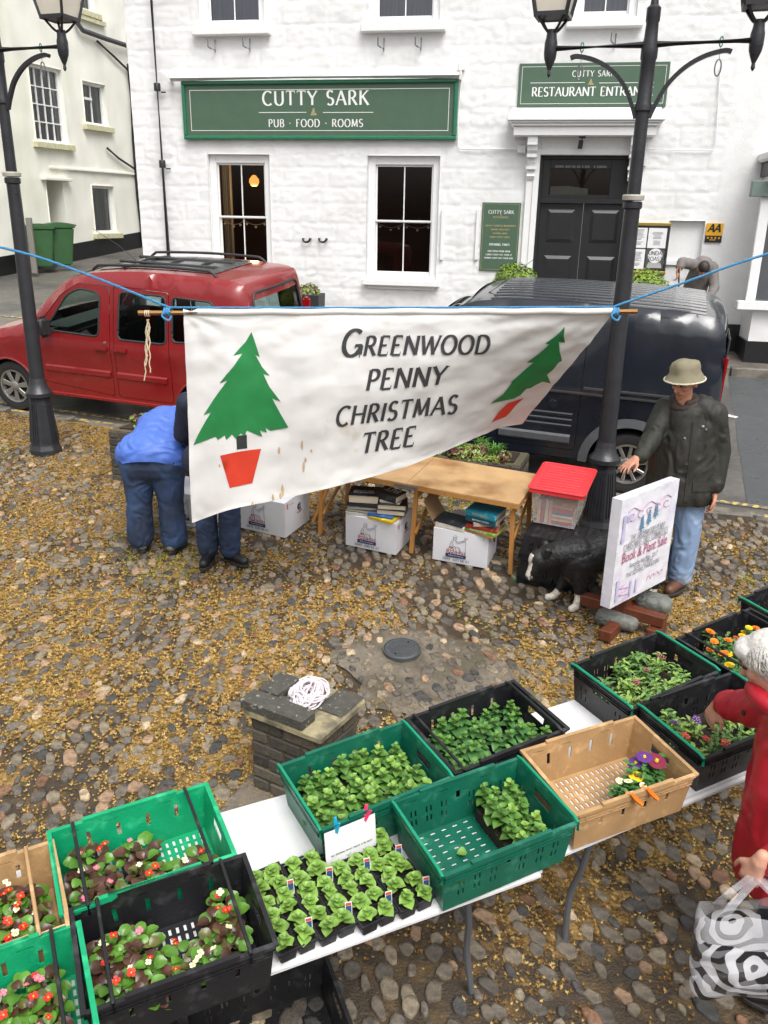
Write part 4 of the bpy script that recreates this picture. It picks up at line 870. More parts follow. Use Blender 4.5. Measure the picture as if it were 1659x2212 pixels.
# ================================================================== street lamps
mat('lamp_black', '#2b2c30', .38, .2, 10, .25, 50, rvar=.12); mat('lamp_frost', '#e2dbcc', .45, .06, 4, sss=.2); mat('lamp_band', '#a8a49a', .5, .1, 10); mat('tie_green', '#3f8f78', .6, .1, 10)
def street_lamp(x, y, lab):
    b = G(x, y); t = thing('street_lamp', lab, 'street lamp', b, R(-18.4), 'street lamps round the square')
    mb = MB(); a0 = math.pi / 8
    mb.lathe([(.172, -.1), (.172, .04), (.16, .07), (.153, .09), (.108, .56), (.108, .6)], 8, a0=a0); base = mb.build('pedestal', 'lamp_black', t, bevel=.006)
    for k in range(8):
        for q in (-1, 0, 1):
            an = a0 + math.pi / 8 + k * math.pi / 4; c, s_ = math.cos(an), math.sin(an)
            f = lambda r, z: Vector((c * r * math.cos(math.pi / 8) - s_ * q * .03 * r / .16, s_ * r * math.cos(math.pi / 8) + c * q * .03 * r / .16, z))
            m2 = MB(); m2.bar(f(.154, .13), f(.113, .53), .012, .012, upv=(c, s_, 0)); m2.build('flute', 'lamp_black', base)
    mb = MB(); mb.lathe([(.108, .6), (.135, .61), (.135, .65), (.115, .68), (.098, .7), (.085, .76), (.076, .8)], 16); mb.build('moulding', 'lamp_black', t, smooth=30)
    mb = MB(); mb.lathe([(.076, .78), (.062, 2.72)], 12); mb.build('shaft', 'lamp_black', t, smooth=30)
    mb = MB(); mb.lathe([(.062, 2.70), (.075, 2.71), (.075, 2.75), (.064, 2.76)], 18); mb.build('collar', 'lamp_black', t, smooth=30)
    mb = MB(); mb.lathe([(.064, 2.765), (.084, 2.77), (.086, 2.80), (.078, 2.81)], 18); mb.build('white_band', 'lamp_band', t, smooth=30)
    mb = MB(); mb.lathe([(.052, 2.81), (.05, 3.32), (.05, 3.45)], 12); mb.build('upper_shaft', 'lamp_black', t, smooth=30)
    mb = MB(); mb.lathe([(.05, 3.4), (.062, 3.41), (.062, 3.45), (.055, 3.47), (.055, 3.75), (.062, 3.77), (.062, 3.83), (.05, 3.9), (.045, 4.0), (.052, 4.02), (.052, 4.1), (.03, 4.12), (.012, 4.3), (.001, 4.32)], 14); mb.build('head_socket', 'lamp_black', t, smooth=30)
    for sx in (-1, 1):
        mb = MB(); mb.tube([(0, 0, 3.86), (sx * .74, 0, 3.86)], [.026, .022], 10); arm = mb.build('arm', 'lamp_black', t, smooth=True)
        pts = [(sx * .05, 0, 3.36), (sx * .09, 0, 3.46), (sx * .16, 0, 3.59), (sx * .27, 0, 3.70), (sx * .40, 0, 3.77), (sx * .53, 0, 3.80), (sx * .58, 0, 3.79)]
        mb = MB(); P = spline(pts, 4)
        for p, q in zip(P, P[1:]): mb.bar(p, q + (q - p) * .1, .03, .042, upv=(0, 1, 0))
        mb.build('scroll_bracket', 'lamp_black', arm)
        mb = MB(); mb.lathe([(.004, 3.66), (.016, 3.68), (.012, 3.71), (.03, 3.75), (.045, 3.79), (.05, 3.83), (.05, 3.90), (.042, 3.93), (.036, 3.99)], 12, (sx * .74, 0, 0)); mb.build('lantern_socket', 'lamp_black', arm, smooth=30)
        # lantern: four tapering frosted panes in a black frame on frog legs
        lx = sx * .74; z0, z1 = 4.08, 4.52; a, b_ = .115, .205
        ln = MB()
        for qx, qy in ((1, 1), (1, -1), (-1, -1), (-1, 1)):
            ln.bar((lx + qx * a, qy * a, z0), (lx + qx * b_, qy * b_, z1), .022)
            ln.tube(spline([(lx + qx * .02, qy * .02, 3.97), (lx + qx * .05, qy * .05, 4.0), (lx + qx * .095, qy * .095, 4.07)], 4), .011, 6)
        for zz2, hw in ((z0, a), (z1, b_)):
            for k in range(4):
                c = [(hw, hw), (-hw, hw), (-hw, -hw), (hw, -hw)]; p, q = c[k], c[(k + 1) % 4]; ln.bar((lx + p[0], p[1], zz2), (lx + q[0], q[1], zz2), .028, .03)
        lt = ln.build('lantern_frame', 'lamp_black', t)
        for k in range(4):
            c = [(1, 1), (-1, 1), (-1, -1), (1, -1)]; p, q = c[k], c[(k + 1) % 4]; e = .93; m2 = MB()
            m2.poly([(lx + p[0] * a * e, p[1] * a * e, z0 + .01), (lx + q[0] * a * e, q[1] * a * e, z0 + .01), (lx + q[0] * b_ * e, q[1] * b_ * e, z1 - .01), (lx + p[0] * b_ * e, p[1] * b_ * e, z1 - .01)]); m2.build('lantern_pane', 'lamp_frost', lt)
        m2 = MB(); m2.lathe([(b_ * 1.5, z1), (b_ * 1.1, z1 + .12), (.05, z1 + .24), (.05, z1 + .3), (.01, z1 + .36)], 4, (lx, 0, 0), a0=math.pi / 4); m2.build('lantern_roof', 'lamp_black', lt)
        m2 = MB(); m2.box((lx, 0, z0 - .005), (.2, .2, .012)); m2.build('lantern_floor', 'lamp_black', lt)
        hk = MB(); hk.tube([(sx * .5 + .012 * math.cos(k), .0, 3.86 + .034 * math.sin(k)) for k in [i * math.pi / 5 for i in range(10)]], .005, 5, closed=True); hk.tube([(sx * .5, 0, 3.83), (sx * .5, 0, 3.74)], .003, 5); hk.build('cable_tie', 'tie_green', arm)
        hk = MB(); hk.tube([(sx * .5 + .022 * math.sin(k), 0, 3.69 + .055 * math.cos(k)) for k in [i * math.pi / 8 for i in range(16)]], .006, 6, closed=True); hk.build('carabiner', 'old_steel', arm)
    return t
street_lamp(100, 975, 'black double-armed street lamp beside the red car'); street_lamp(1290, 1138, 'black double-armed street lamp beside the dark van and plastic tub')

# ================================================================== planters along the pub front
mat('planter_black', '#2d2e30', .55, .15, 8, .2, 60); mat('box_leaf', '#7f9a2e', .6, .3, 14, objvar=.1); mat('box_leaf_dark', '#4c6a22', .6, .3, 14); mat('heather', '#8f9272', .7, .3, 20); mat('stem_brown', '#5a4a34', .8, .2, 20); mat('soil', '#2e241b', .8, .4, 40, .8, 90)
def leaf_ball(name, c, r, n, ms, parent, size=.03, flat=1.0, seed=1, world=True):
    rn = random.Random(seed); mb = MB(); c = Vector(c)
    for _ in range(n):
        d = Vector((rn.gauss(0, 1), rn.gauss(0, 1), rn.gauss(0, 1))).normalized(); rr = r * rn.uniform(.72, 1.04) * (1 + .08 * noise.noise(d * 3 + Vector((seed, 0, 0)))); p = c + Vector((d.x * rr, d.y * rr, d.z * rr * flat))
        n_ = (d + Vector((rn.uniform(-.7, .7), rn.uniform(-.7, .7), rn.uniform(-.3, .9)))).normalized(); u, w = frame(n_); a = rn.uniform(0, 6.28); u, w = u * math.cos(a) + w * math.sin(a), w * math.cos(a) - u * math.sin(a); s_ = size * rn.uniform(.6, 1.2)
        mb.mi = rn.randrange(len(ms)); mb.poly([p - u * s_, p + w * s_ * .55, p + u * s_, p - w * s_ * .55])
    return mb.build(name, ms, parent, world=world)
def pot(mb, c, w, h, t=.02):
    x, y, z = c; mb.box((x, y, z + h / 2), (w, w, h), TH, taper=1.12)
for xp, yp, r_, lab in ((1113, 608, .36, 'clipped round box bush in a black pot beneath the green menu board'), (1392, 622, .36, 'clipped round box bush in a black pot beneath the glazed menu case')):
    p = atP(xp, yp, FP + FN * .45, FN); g_ = gz(p.y, .07); t = thing('box_bush', lab, 'bush', (p.x, p.y, g_), group='clipped bushes at the pub door')
    mb = MB(); pot(mb, (p.x, p.y, g_), .42, max(.3, p.z - r_ * .7 - g_)); mb.build('pot', 'planter_black', t, world=True, bevel=.01)
    leaf_ball('foliage', p - Vector((0, 0, .04)), r_, 2600, ['box_leaf', 'box_leaf', 'box_leaf_dark'], t, .03, .9, seed=xp)
p = atP(668, 655, FP + FN * .42, FN); g_ = gz(p.y, .07); ptp = atP(668, 634, FP + FN * .42, FN)
t = thing('pub_planter', 'tall black square planter of low heather against the pub wall', 'planter', (p.x, p.y, g_))
mb = MB(); pot(mb, (p.x, p.y, g_), .40, ptp.z - g_); mb.build('pot', 'planter_black', t, world=True, bevel=.01)
leaf_ball('foliage', (p.x, p.y, ptp.z), .2, 700, ['heather', 'box_leaf', 'stem_brown'], t, .04, .8, seed=5)
# ================================================================== parked vehicles
mat('red_paint', '#87191d', .28, .05, 3, coat=.7, rvar=.08); mat('navy_paint', '#1b1f29', .25, .08, 3, coat=.7, rvar=.08); mat('dark_trim', (.03, .03, .032), .55, .15, 12, .15, 120); mat('grey_trim', '#54565a', .55, .12, 14, .2, 120)
mat('alloy', '#a9a8a4', .35, .1, 10, metal=.75); mat('tyre', (.022, .022, .022), .7, .2, 30, .3, 120); mat('car_seat', '#3c3d3f', .8, .15, 10); mat('chrome', '#c8c8c8', .15, .05, 10, metal=1.0); mat('lamp_red', '#8f1014', .2, .05, 5); mat('lamp_clear', '#cfd3d6', .12, .05, 5); mat('door_gap', (.006, .006, .006), .9, 0); mat('under_body', (.012, .012, .012), .8, .2, 8)
glass('car_glass', (.62, .74, .70), .5); glass('car_glass_dark', (.40, .47, .46), .5)
def interp(tab, x):
    if x <= tab[0][0]: return tab[0][1]
    for (a, b), (c, d) in zip(tab, tab[1:]):
        if x <= c: return b + (d - b) * (x - a) / (c - a)
    return tab[-1][1]
def rnd_poly(pts, r, n=4):                       # round the corners of a polygon
    o = []; m = len(pts)
    for i in range(m):
        p = Vector(pts[i][:2]); a = Vector(pts[i - 1][:2]); b = Vector(pts[(i + 1) % m][:2]); rr = pts[i][2] if len(pts[i]) > 2 else r
        la, lb = (a - p).length, (b - p).length; q = min(rr, la * .45, lb * .45); s = p + (a - p).normalized() * q; e = p + (b - p).normalized() * q
        for k in range(n + 1): t = k / n; v = s * (1 - t) ** 2 + p * 2 * t * (1 - t) + e * t * t; o.append((v.x, v.y))
    return o
def vehicle(name, lab, cfg, loc, rz, tilt):
    t = thing(name, lab, cfg['cat'], loc, (tilt[0], tilt[1], rz))
    top = dens([tuple(p) for p in spline(cfg['top'], 6)] if cfg.get('smooth', True) else cfg['top'], .06, False)
    tp = np.array(top); L = cfg['L']; HW = cfg['hw']; waist = cfg['waist']; rr = cfg.get('edge', .07)
    def half(x, z):
        w = HW - .012 * max(0, (.55 - z)) - cfg['tumble'] * max(0, (z - waist) / (cfg['H'] - waist)) ** 1.25
        if x < .75: w -= .16 * ((.75 - x) / .75) ** 2.2
        if x > L - .35: w -= .05 * ((x - L + .35) / .35) ** 2
        w += .016 * math.exp(-((z - waist + .08) / .10) ** 2)     # shoulder crease
        return w
    def S(x, z, sd, off=0.0):
        d = math.sqrt(np.min((tp[:, 0] - x) ** 2 + (tp[:, 1] - z) ** 2)); y = half(x, z)
        if d < rr: y -= rr * (1 - math.sqrt(max(0, 1 - ((rr - d) / rr) ** 2)))
        return Vector((x, sd * (y + off), z))
    zs = cfg['sill']; arches = cfg['wheels']; ra = cfg['arch']
    low = [(L - .06, zs + .02)]
    for wx in sorted(arches, reverse=True): low += [(wx + ra * math.cos(a), max(zs, cfg['axle'] + ra * math.sin(a))) for a in [k * math.pi / 14 for k in range(15)]]
    low += [(.08, zs + .02)]
    outline = top + low
    wins = {k: rnd_poly(v, .07) for k, v in cfg['windows'].items()}
    doors = {k: rnd_poly(v, .05) for k, v in cfg['doors'].items()}
    for sd in (-1, 1):
        mb = MB(); hs_ = [doors[k] for k in doors] + [wins[k] for k in wins if cfg['win_in'].get(k) is None]
        mb.sheet(outline, hs_, lambda x, z: S(x, z, sd), .085); body = mb.build('body_side', cfg['paint'], t, smooth=45)
        for k, dpoly in doors.items():
            c = Vector((sum(p[0] for p in dpoly) / len(dpoly), sum(p[1] for p in dpoly) / len(dpoly))); sh = []
            for p in dpoly:
                q = Vector(p); dd = c - q; sh.append(tuple(q + Vector((math.copysign(min(.006, abs(dd.x)), dd.x), math.copysign(min(.006, abs(dd.y)), dd.y)))))
            mb = MB(); mb.sheet(sh, [wins[w] for w in wins if cfg['win_in'].get(w) == k], lambda x, z: S(x, z, sd), .085); dr_ = mb.build(cfg['door_name'].get(k, 'door'), cfg['paint'], t, smooth=45)
            mb = MB(); P = [S(x, z, sd, -.012) for x, z in dens(dpoly, .08)]; mb.tube(P, .007, 5, closed=True); mb.build('seam', 'door_gap', dr_)
            for (hx, hz, hd) in cfg['handles']:
                if hd == k:
                    mb = MB(); p = S(hx, hz, sd, .012); mb.box(p, (.17, .035, .05)); mb.build('handle', cfg.get('handle_mat', cfg['paint']), dr_, bevel=.012, seg=2)
        for k, wp_ in wins.items():
            mb = MB(); mb.sheet(wp_, (), lambda x, z: S(x, z, sd, -.012), .12); g = mb.build('side_window', cfg.get('glass', 'car_glass') if k not in cfg.get('dark', ()) else 'car_glass_dark', t, smooth='all')
            mb = MB(); mb.tube([S(x, z, sd, -.002) for x, z in dens(wp_, .05)], .013, 6, closed=True); mb.build('window_seal', 'dark_trim', g)
        for (m0, m1, m_) in cfg['mouldings']:
            mb = MB(); n = 16; zc0 = m0[1]
            for i in range(n):
                xa, xb = m0[0] + (m1[0] - m0[0]) * i / n, m0[0] + (m1[0] - m0[0]) * (i + 1) / n; h = (m1[1] - m0[1])
                pr = [(zc0, .0), (zc0 + h * .2, .018), (zc0 + h * .8, .018), (zc0 + h, .0)]
                for (za, oa), (zb, ob) in zip(pr, pr[1:]): mb.poly([S(xa, za, sd, oa), S(xb, za, sd, oa), S(xb, zb, sd, ob), S(xa, zb, sd, ob)])
            mb.build('side_moulding', m_, t, smooth=45)
        for wx in arches:                         # wheel-arch lip and liner
            mb = MB(); P = [(wx + (ra - .005) * math.cos(a), cfg['axle'] + (ra - .005) * math.sin(a)) for a in [R(-12) + k * R(204) / 20 for k in range(21)]]; P = [p for p in P if p[1] > zs - .01]
            if cfg.get('flare'):
                for (x0, z0), (x1, z1) in zip(P, P[1:]):
                    f = 1 + cfg['flare'] / ra; ex = lambda x, z: (wx + (x - wx) * f, cfg['axle'] + (z - cfg['axle']) * f)
                    mb.poly([S(x0, z0, sd, .025), S(x1, z1, sd, .025), S(*ex(x1, z1), sd, .012), S(*ex(x0, z0), sd, .012)])
                    mb.poly([S(x0, z0, sd, .025), S(x1, z1, sd, .025), S(x1, z1, sd, -.05), S(x0, z0, sd, -.05)])
                mb.build('wheel_arch', 'grey_trim', t, smooth=60)
            else: mb.tube([S(x, z, sd, .004) for x, z in P], .014, 6); mb.build('wheel_arch', cfg['paint'], t, smooth=True)
            mb = MB()
            for (x0, z0), (x1, z1) in zip(P, P[1:]): mb.poly([(x0, sd * (HW - .02), z0), (x1, sd * (HW - .02), z1), (x1, sd * (HW - .45), z1), (x0, sd * (HW - .45), z0)])
            mb.build('arch_liner', 'under_body', t)
            wheel(t, (wx, sd * (HW - .115), cfg['axle']), cfg['wr'], sd, cfg['hub'])
    # strip over nose, bonnet, screen, roof and tail
    for nm, x0, x1, m_, crown, rev in cfg['strips']:
        seg = [p for p in top if x0 - 1e-6 <= top.index(p) / (len(top) - 1) <= x1 + 1e-6]
        mb = MB(); n = 12; ids = []
        for i, (x, z) in enumerate(seg):
            k = top.index((x, z)); a = Vector(top[max(k - 1, 0)]); b = Vector(top[min(k + 1, len(top) - 1)]); d = (b - a).normalized(); nn_ = Vector((-d.y, d.x)); y0 = half(x, z) - rr
            row = []
            for j in range(n + 1):
                f = -1 + 2 * j / n; c = crown * (1 - f * f); row.append(mb.vert((x + nn_.x * c, y0 * f, z + nn_.y * c)))
            ids.append(row)
        for i in range(len(ids) - 1):
            for j in range(n): mb.face((ids[i][j], ids[i][j + 1], ids[i + 1][j + 1], ids[i + 1][j]))
        mb.build(nm, m_, t, smooth=50)
    mb = MB(); mb.box((L / 2, 0, zs + .02), (L - .3, HW * 1.7, .06)); mb.build('floor_pan', 'under_body', t)
    return t, S, half
def wheel(t, c, r, sd, style):
    w = bpy.data.objects.new('wheel', None); COL.objects.link(w); w.parent = t; w.location = c; w.rotation_euler = (0, 0, 0 if sd < 0 else math.pi)
    ax = (0, -1, 0); mb = MB(); mb.lathe([(r * .66, -.09), (r * .93, -.095), (r * .985, -.075), (r, -.04), (r, .04), (r * .985, .075), (r * .93, .095), (r * .80, .1), (r * .66, .085)], 36, axis=ax, cap=False); mb.build('tyre', 'tyre', w, smooth=30)
    mb = MB(); mb.lathe([(r * .66, .085), (r * .655, .095), (r * .60, .09), (r * .58, .06), (r * .56, .045), (.001, .045)], 36, axis=ax, cap=False); mb.build('rim', 'alloy' if style != 's' else 'alloy', w, smooth=30)
    mb = MB(); mb.lathe([(r * .57, .0465), (.001, .0465)], 30, axis=ax, cap=False); mb.build('dark_recess', 'under_body', w)
    n = 7 if style == '7' else 10
    for k in range(n):
        a = 2 * math.pi * k / n + .2; ca, sa = math.cos(a), math.sin(a); r0, r1 = r * .13, r * .60
        w0, w1 = (r * .075, r * .11) if style == '7' else (r * .05, r * .055)
        mb = MB(); P = [(r0, -w0), (r1, -w1), (r1, w1), (r0, w0)]; q = [(x * ca - y * sa, x * sa + y * ca) for x, y in P]
        mb.prism(q, .022, lambda u, v, ww: (u, -.062 - ww, v)); mb.build('spoke', 'alloy', w, bevel=.005)
    mb = MB(); mb.lathe([(r * .2, .055), (r * .2, .085), (r * .15, .095), (.001, .098)], 20, axis=ax, cap=False); mb.build('hub_cap', 'alloy', w, smooth=30)
    for k in range(5 if style == 's' else 0):
        a = 2 * math.pi * k / 5; mb = MB(); mb.lathe([(.018, .07), (.016, .098), (.001, .1)], 8, (r * .27 * math.cos(a), 0, r * .27 * math.sin(a)), axis=ax, cap=False); mb.build('wheel_nut', 'alloy', w)
def seat(t, x, y, z=.42):
    s_ = bpy.data.objects.new('seat', None); COL.objects.link(s_); s_.parent = t; s_.location = (x, y, z)
    mb = MB(); mb.box((-.1, 0, .1), (.5, .48, .16)); mb.build('cushion', 'car_seat', s_, bevel=.04, seg=2)
    mb = MB(); mb.box((.2, 0, .44), (.14, .46, .6), M=Matrix.Rotation(R(14), 3, 'Y')); mb.build('backrest', 'car_seat', s_, bevel=.05, seg=2)
    mb = MB(); mb.box((.29, 0, .84), (.09, .26, .18), M=Matrix.Rotation(R(10), 3, 'Y')); mb.build('headrest', 'car_seat', s_, bevel=.04, seg=2)
def place(p2): return Vector((p2.x, p2.y, gz(p2.y, ROADZ)))
tilt = (math.atan(SLOPE * .949), math.atan(SLOPE * .316) * 1.0)

# ---- red car
wf = G(40, 887, ROADZ); RW = .315; HWr = .865; wx_f, wx_r = .80, 3.50
org = Vector((wf.x, wf.y)) - U2 * wx_f + V2 * (HWr - .02)
cfg = dict(cat='car', L=4.11, hw=HWr, H=1.80, waist=1.0, tumble=.13, sill=.27, wheels=(wx_f, wx_r), arch=.37, axle=RW, wr=RW, hub='7', paint='red_paint', edge=.075,
  top=[(.08, .30), (.0, .45), (.0, .60), (.05, .74), (.16, .86), (.40, .95), (.75, 1.03), (1.02, 1.10), (1.18, 1.20), (1.46, 1.46), (1.66, 1.62), (1.85, 1.705), (2.15, 1.76), (2.6, 1.795), (3.2, 1.80), (3.7, 1.785), (3.92, 1.755), (4.0, 1.69), (4.05, 1.40), (4.085, 1.05), (4.10, .80), (4.11, .55), (4.06, .33)],
  windows=dict(front=[(1.42, 1.08), (2.16, 1.06), (2.20, 1.55, .09), (1.92, 1.58), (1.74, 1.50)], slide=[(2.42, 1.05), (3.06, 1.05), (3.06, 1.57), (2.46, 1.58)], rear=[(3.14, 1.08), (3.70, 1.12), (3.66, 1.55), (3.14, 1.57)]),
  win_in=dict(front='front', slide='slide'), dark=('rear', 'slide'),
  doors=dict(front=[(1.27, .45), (2.30, .36), (2.33, 1.62), (1.90, 1.64), (1.66, 1.50), (1.30, 1.10)], slide=[(2.35, .36), (3.10, .36), (3.10, 1.02), (3.10, 1.62), (2.38, 1.64)]), door_name=dict(front='front_door', slide='sliding_door'),
  handles=[(2.20, .93, 'front'), (2.46, .93, 'slide')],
  mouldings=[((1.36, .58), (2.28, .665), 'red_paint'), ((2.37, .58), (3.04, .665), 'red_paint'), ((1.20, .285), (3.12, .33), 'red_paint')],
  strips=[('front_bumper', 0, .155, 'red_paint', .03, 0), ('bonnet', .145, .335, 'red_paint', .03, 0), ('windscreen', .330, .485, 'car_glass', .05, 0), ('roof', .48, .755, 'red_paint', .02, 0), ('tailgate', .75, .80, 'red_paint', .03, 0), ('rear_bumper', .885, 1.0, 'red_paint', .03, 0)])
red, S, half = vehicle('car', 'red family car with roof rails parked at the kerb', cfg, place(org), R(-18.4), tilt)
# tailgate: window in a red surround
top = dens([tuple(p) for p in spline(cfg['top'], 6)], .06, False)
def tail(z): 
    c = [(p[0], p[1]) for p in top if p[0] > 3.5 and p[1] < 1.78]; c.sort(key=lambda q: q[1]); return interp([(b, a) for a, b in c], z)
yw = lambda z: half(tail(z), z) - .075
def TS(y, z, off=0.0): f = y / yw(z); return Vector((tail(z) + .03 * (1 - f * f) + off, y, z))
out = [(-yw(.95) + .005, .95), (yw(.95) - .005, .95), (yw(1.70) - .005, 1.70), (-yw(1.70) + .005, 1.70)]; win_t = rnd_poly([(-.66, 1.10), (.66, 1.10), (.57, 1.64), (-.57, 1.64)], .1)
mb = MB(); mb.sheet(out, [win_t], TS, .09); tg_ = mb.build('tailgate', 'red_paint', red, smooth=45)
mb = MB(); mb.sheet(win_t, (), lambda y, z: TS(y, z, -.01), .12); mb.build('rear_window', 'car_glass', red, smooth='all')
mb = MB(); mb.tube([TS(y, z, .002) for y, z in dens(win_t, .06)], .016, 6, closed=True); mb.build('window_seal', 'dark_trim', tg_)
out = [(-.75, .60), (.75, .60), (yw(.95) - .005, .949), (-yw(.95) + .005, .949)]; mb = MB(); mb.sheet(out, (), TS, .1); mb.build('lower_tailgate', 'red_paint', red, smooth=45)
mb = MB(); mb.bar(TS(-.3, 1.13, .02), TS(.25, 1.2, .025), .02); mb.build('rear_wiper', 'dark_trim', red)
for sd in (-1, 1):
    mb = MB(); mb.box((tail(1.1) - .01, sd * (half(4.0, 1.1) - .05), 1.12), (.09, .11, .52)); mb.build('tail_light', 'lamp_red', red, bevel=.025, seg=2)
    mb = MB(); mb.box((.22, sd * .66, .79), (.30, .28, .17), M=Matrix.Rotation(R(-30), 3, 'Y')); mb.build('headlight', 'lamp_clear', red, bevel=.04, seg=2)
    mb = MB(); c = Vector((1.50, sd * (half(1.5, 1.12) + .12), 1.14)); mb.box(c, (.10, .19, .25)); mr_ = mb.build('door_mirror', 'dark_trim', red, bevel=.045, seg=3, smooth=True)
    mb = MB(); mb.bar(c - Vector((0, sd * .08, .06)), c - Vector((-.03, sd * .2, .06)), .05); mb.build('mirror_arm', 'dark_trim', mr_)
    # roof rail
    y_ = sd * .60; P = [(2.0, y_, 1.765), (2.06, y_, 1.81), (2.16, y_, 1.83), (2.8, y_, 1.857), (3.45, y_, 1.852), (3.56, y_, 1.835), (3.62, y_, 1.79)]
    mb = MB(); mb.tube(spline(P, 5), .016, 10); mb.build('roof_rail', 'dark_trim', red, smooth=True)
    seat(red, 2.05, sd * .36); seat(red, 2.95, sd * .36)
mb = MB(); mb.box((3.55, 0, .75), (.9, 1.3, .5)); mb.build('luggage_cover', 'car_seat', red, bevel=.04)
mb = MB(); mb.box((1.42, 0, .98), (.5, 1.5, .22)); mb.build('dashboard', 'dark_trim', red, bevel=.06, seg=2)
mb = MB(); c = Vector((1.72, -.0, 1.02)); M_ = Matrix.Rotation(R(-60), 3, 'Y'); mb.tube([c + Vector((0, .36, 0)) + M_ @ Vector((.18 * math.cos(k), .18 * math.sin(k), 0)) for k in [i * math.pi / 9 for i in range(18)]], .014, 6, closed=True); mb.build('steering_wheel', 'dark_trim', red)
mat('roof_dark', (.05, .052, .055), .18, .1, 6)
mb = MB(); mb.sheet(rnd_poly([(1.95, -.5), (3.55, -.5), (3.55, .5), (1.95, .5)], .12), (), lambda x, y: (x, y, interp([(p[0], p[1]) for p in top if 1.6 < p[0] < 3.9 and p[1] > 1.55], x) + .02 * (1 - (y / .74) ** 2) + .006), .15); mb.build('glass_roof', 'roof_dark', red, smooth='all')
for x in (2.35, 2.75, 3.15): mb = MB(); mb.tube([(x, -.48, 1.80), (x, 0, 1.835), (x, .48, 1.80)], .018, 8); mb.build('roof_bar', 'dark_trim', red)
for k in (-1, 1): mb = MB(); mb.box((2.75, k * .2, 1.825), (1.3, .05, .03)); mb.build('roof_bar', 'dark_trim', red, bevel=.01)
mb = MB(); mb.tube([(1.95, .35, 1.74), (1.70, .35, 1.92), (1.35, .35, 2.10)], [.006, .004, .002], 6); mb.build('aerial', 'dark_trim', red)
mb = MB(); mb.lathe([(.018, 0), (.018, .008), (.001, .01)], 12, tuple(S(2.25, 1.0, -1)), axis=(0, -1, 0)); mb.build('door_lock', 'chrome', red)
mb = MB(); mb.box((.04, 0, .66), (.06, .8, .12)); mb.build('grille', 'dark_trim', red, bevel=.02)
for q in ((.01, 0, .48),): mb = MB(); mb.box(q, (.03, .52, .11)); mb.build('number_plate', 'sign_white', red, bevel=.004)

# ---- dark van
wv = G(1345, 1067, ROADZ); RV = .315; HWv = .88; vx_f, vx_r = .84, 3.50
org = Vector((wv.x, wv.y)) - U2 * vx_r + V2 * (HWv - .02)
cfg = dict(cat='van', L=4.28, hw=HWv, H=1.82, waist=1.05, tumble=.11, sill=.27, wheels=(vx_f, vx_r), arch=.40, axle=RV, wr=RV, hub='s', paint='navy_paint', flare=.09, edge=.09, glass='car_glass_dark',
  top=[(.08, .30), (.0, .48), (.02, .66), (.10, .82), (.30, .96), (.62, 1.06), (.92, 1.14), (1.10, 1.26), (1.40, 1.52), (1.62, 1.68), (1.85, 1.765), (2.2, 1.805), (2.8, 1.82), (3.5, 1.815), (3.98, 1.795), (4.12, 1.755), (4.19, 1.66), (4.23, 1.40), (4.25, 1.05), (4.26, .80), (4.27, .55), (4.22, .33)],
  windows=dict(front=[(1.30, 1.12), (2.02, 1.10), (2.05, 1.58), (1.80, 1.60), (1.62, 1.52)]), win_in=dict(front='front'),
  doors=dict(front=[(1.22, .45), (2.10, .40), (2.14, 1.68), (1.84, 1.69), (1.58, 1.54), (1.25, 1.12)], slide=[(2.17, .40), (2.98, .40), (2.98, 1.68), (2.19, 1.70)]), door_name=dict(slide='sliding_door'),
  handles=[(2.0, .98, 'front'), (2.28, .98, 'slide')], handle_mat='dark_trim',
  mouldings=[((1.26, .46), (2.08, .56), 'grey_trim'), ((2.20, .46), (2.92, .56), 'grey_trim'), ((2.20, .985), (4.15, 1.01), 'dark_trim'), ((3.0, 1.04), (4.12, 1.065), 'dark_trim')],
  strips=[('front_bumper', 0, .14, 'grey_trim', .03, 0), ('bonnet', .13, .30, 'navy_paint', .03, 0), ('windscreen', .295, .45, 'car_glass_dark', .05, 0), ('roof', .445, .775, 'navy_paint', .03, 0), ('rear_doors', .77, .935, 'navy_paint', .03, 0), ('rear_bumper', .93, 1.0, 'grey_trim', .04, 0)])
van, SV, halfv = vehicle('van', 'dark navy panel van with grey wheel arches parked behind the banner', cfg, place(org), R(-18.4), tilt)
topv = dens([tuple(p) for p in spline(cfg['top'], 6)], .06, False); rz_ = lambda x: interp([(p[0], p[1]) for p in topv if 1.4 < p[0] < 4.1 and p[1] > 1.5], x)
for k in range(-5, 6):                              # pressed ribs along the roof
    y = k * .125; mb = MB(); n = 14
    for i in range(n):
        xa, xb = 1.98 + 2.02 * i / n, 1.98 + 2.02 * (i + 1) / n; za, zb = [rz_(x) + .03 * (1 - (y / .68) ** 2) for x in (xa, xb)]
        pr = [(-.032, -.001), (-.02, .012), (.02, .012), (.032, -.001)]
        for (ya, oa), (yb, ob) in zip(pr, pr[1:]): mb.poly([(xa, y + ya, za + oa), (xb, y + ya, zb + oa), (xb, y + yb, zb + ob), (xa, y + yb, za + ob)])
    mb.build('roof_rib', 'navy_paint', van, smooth=50)
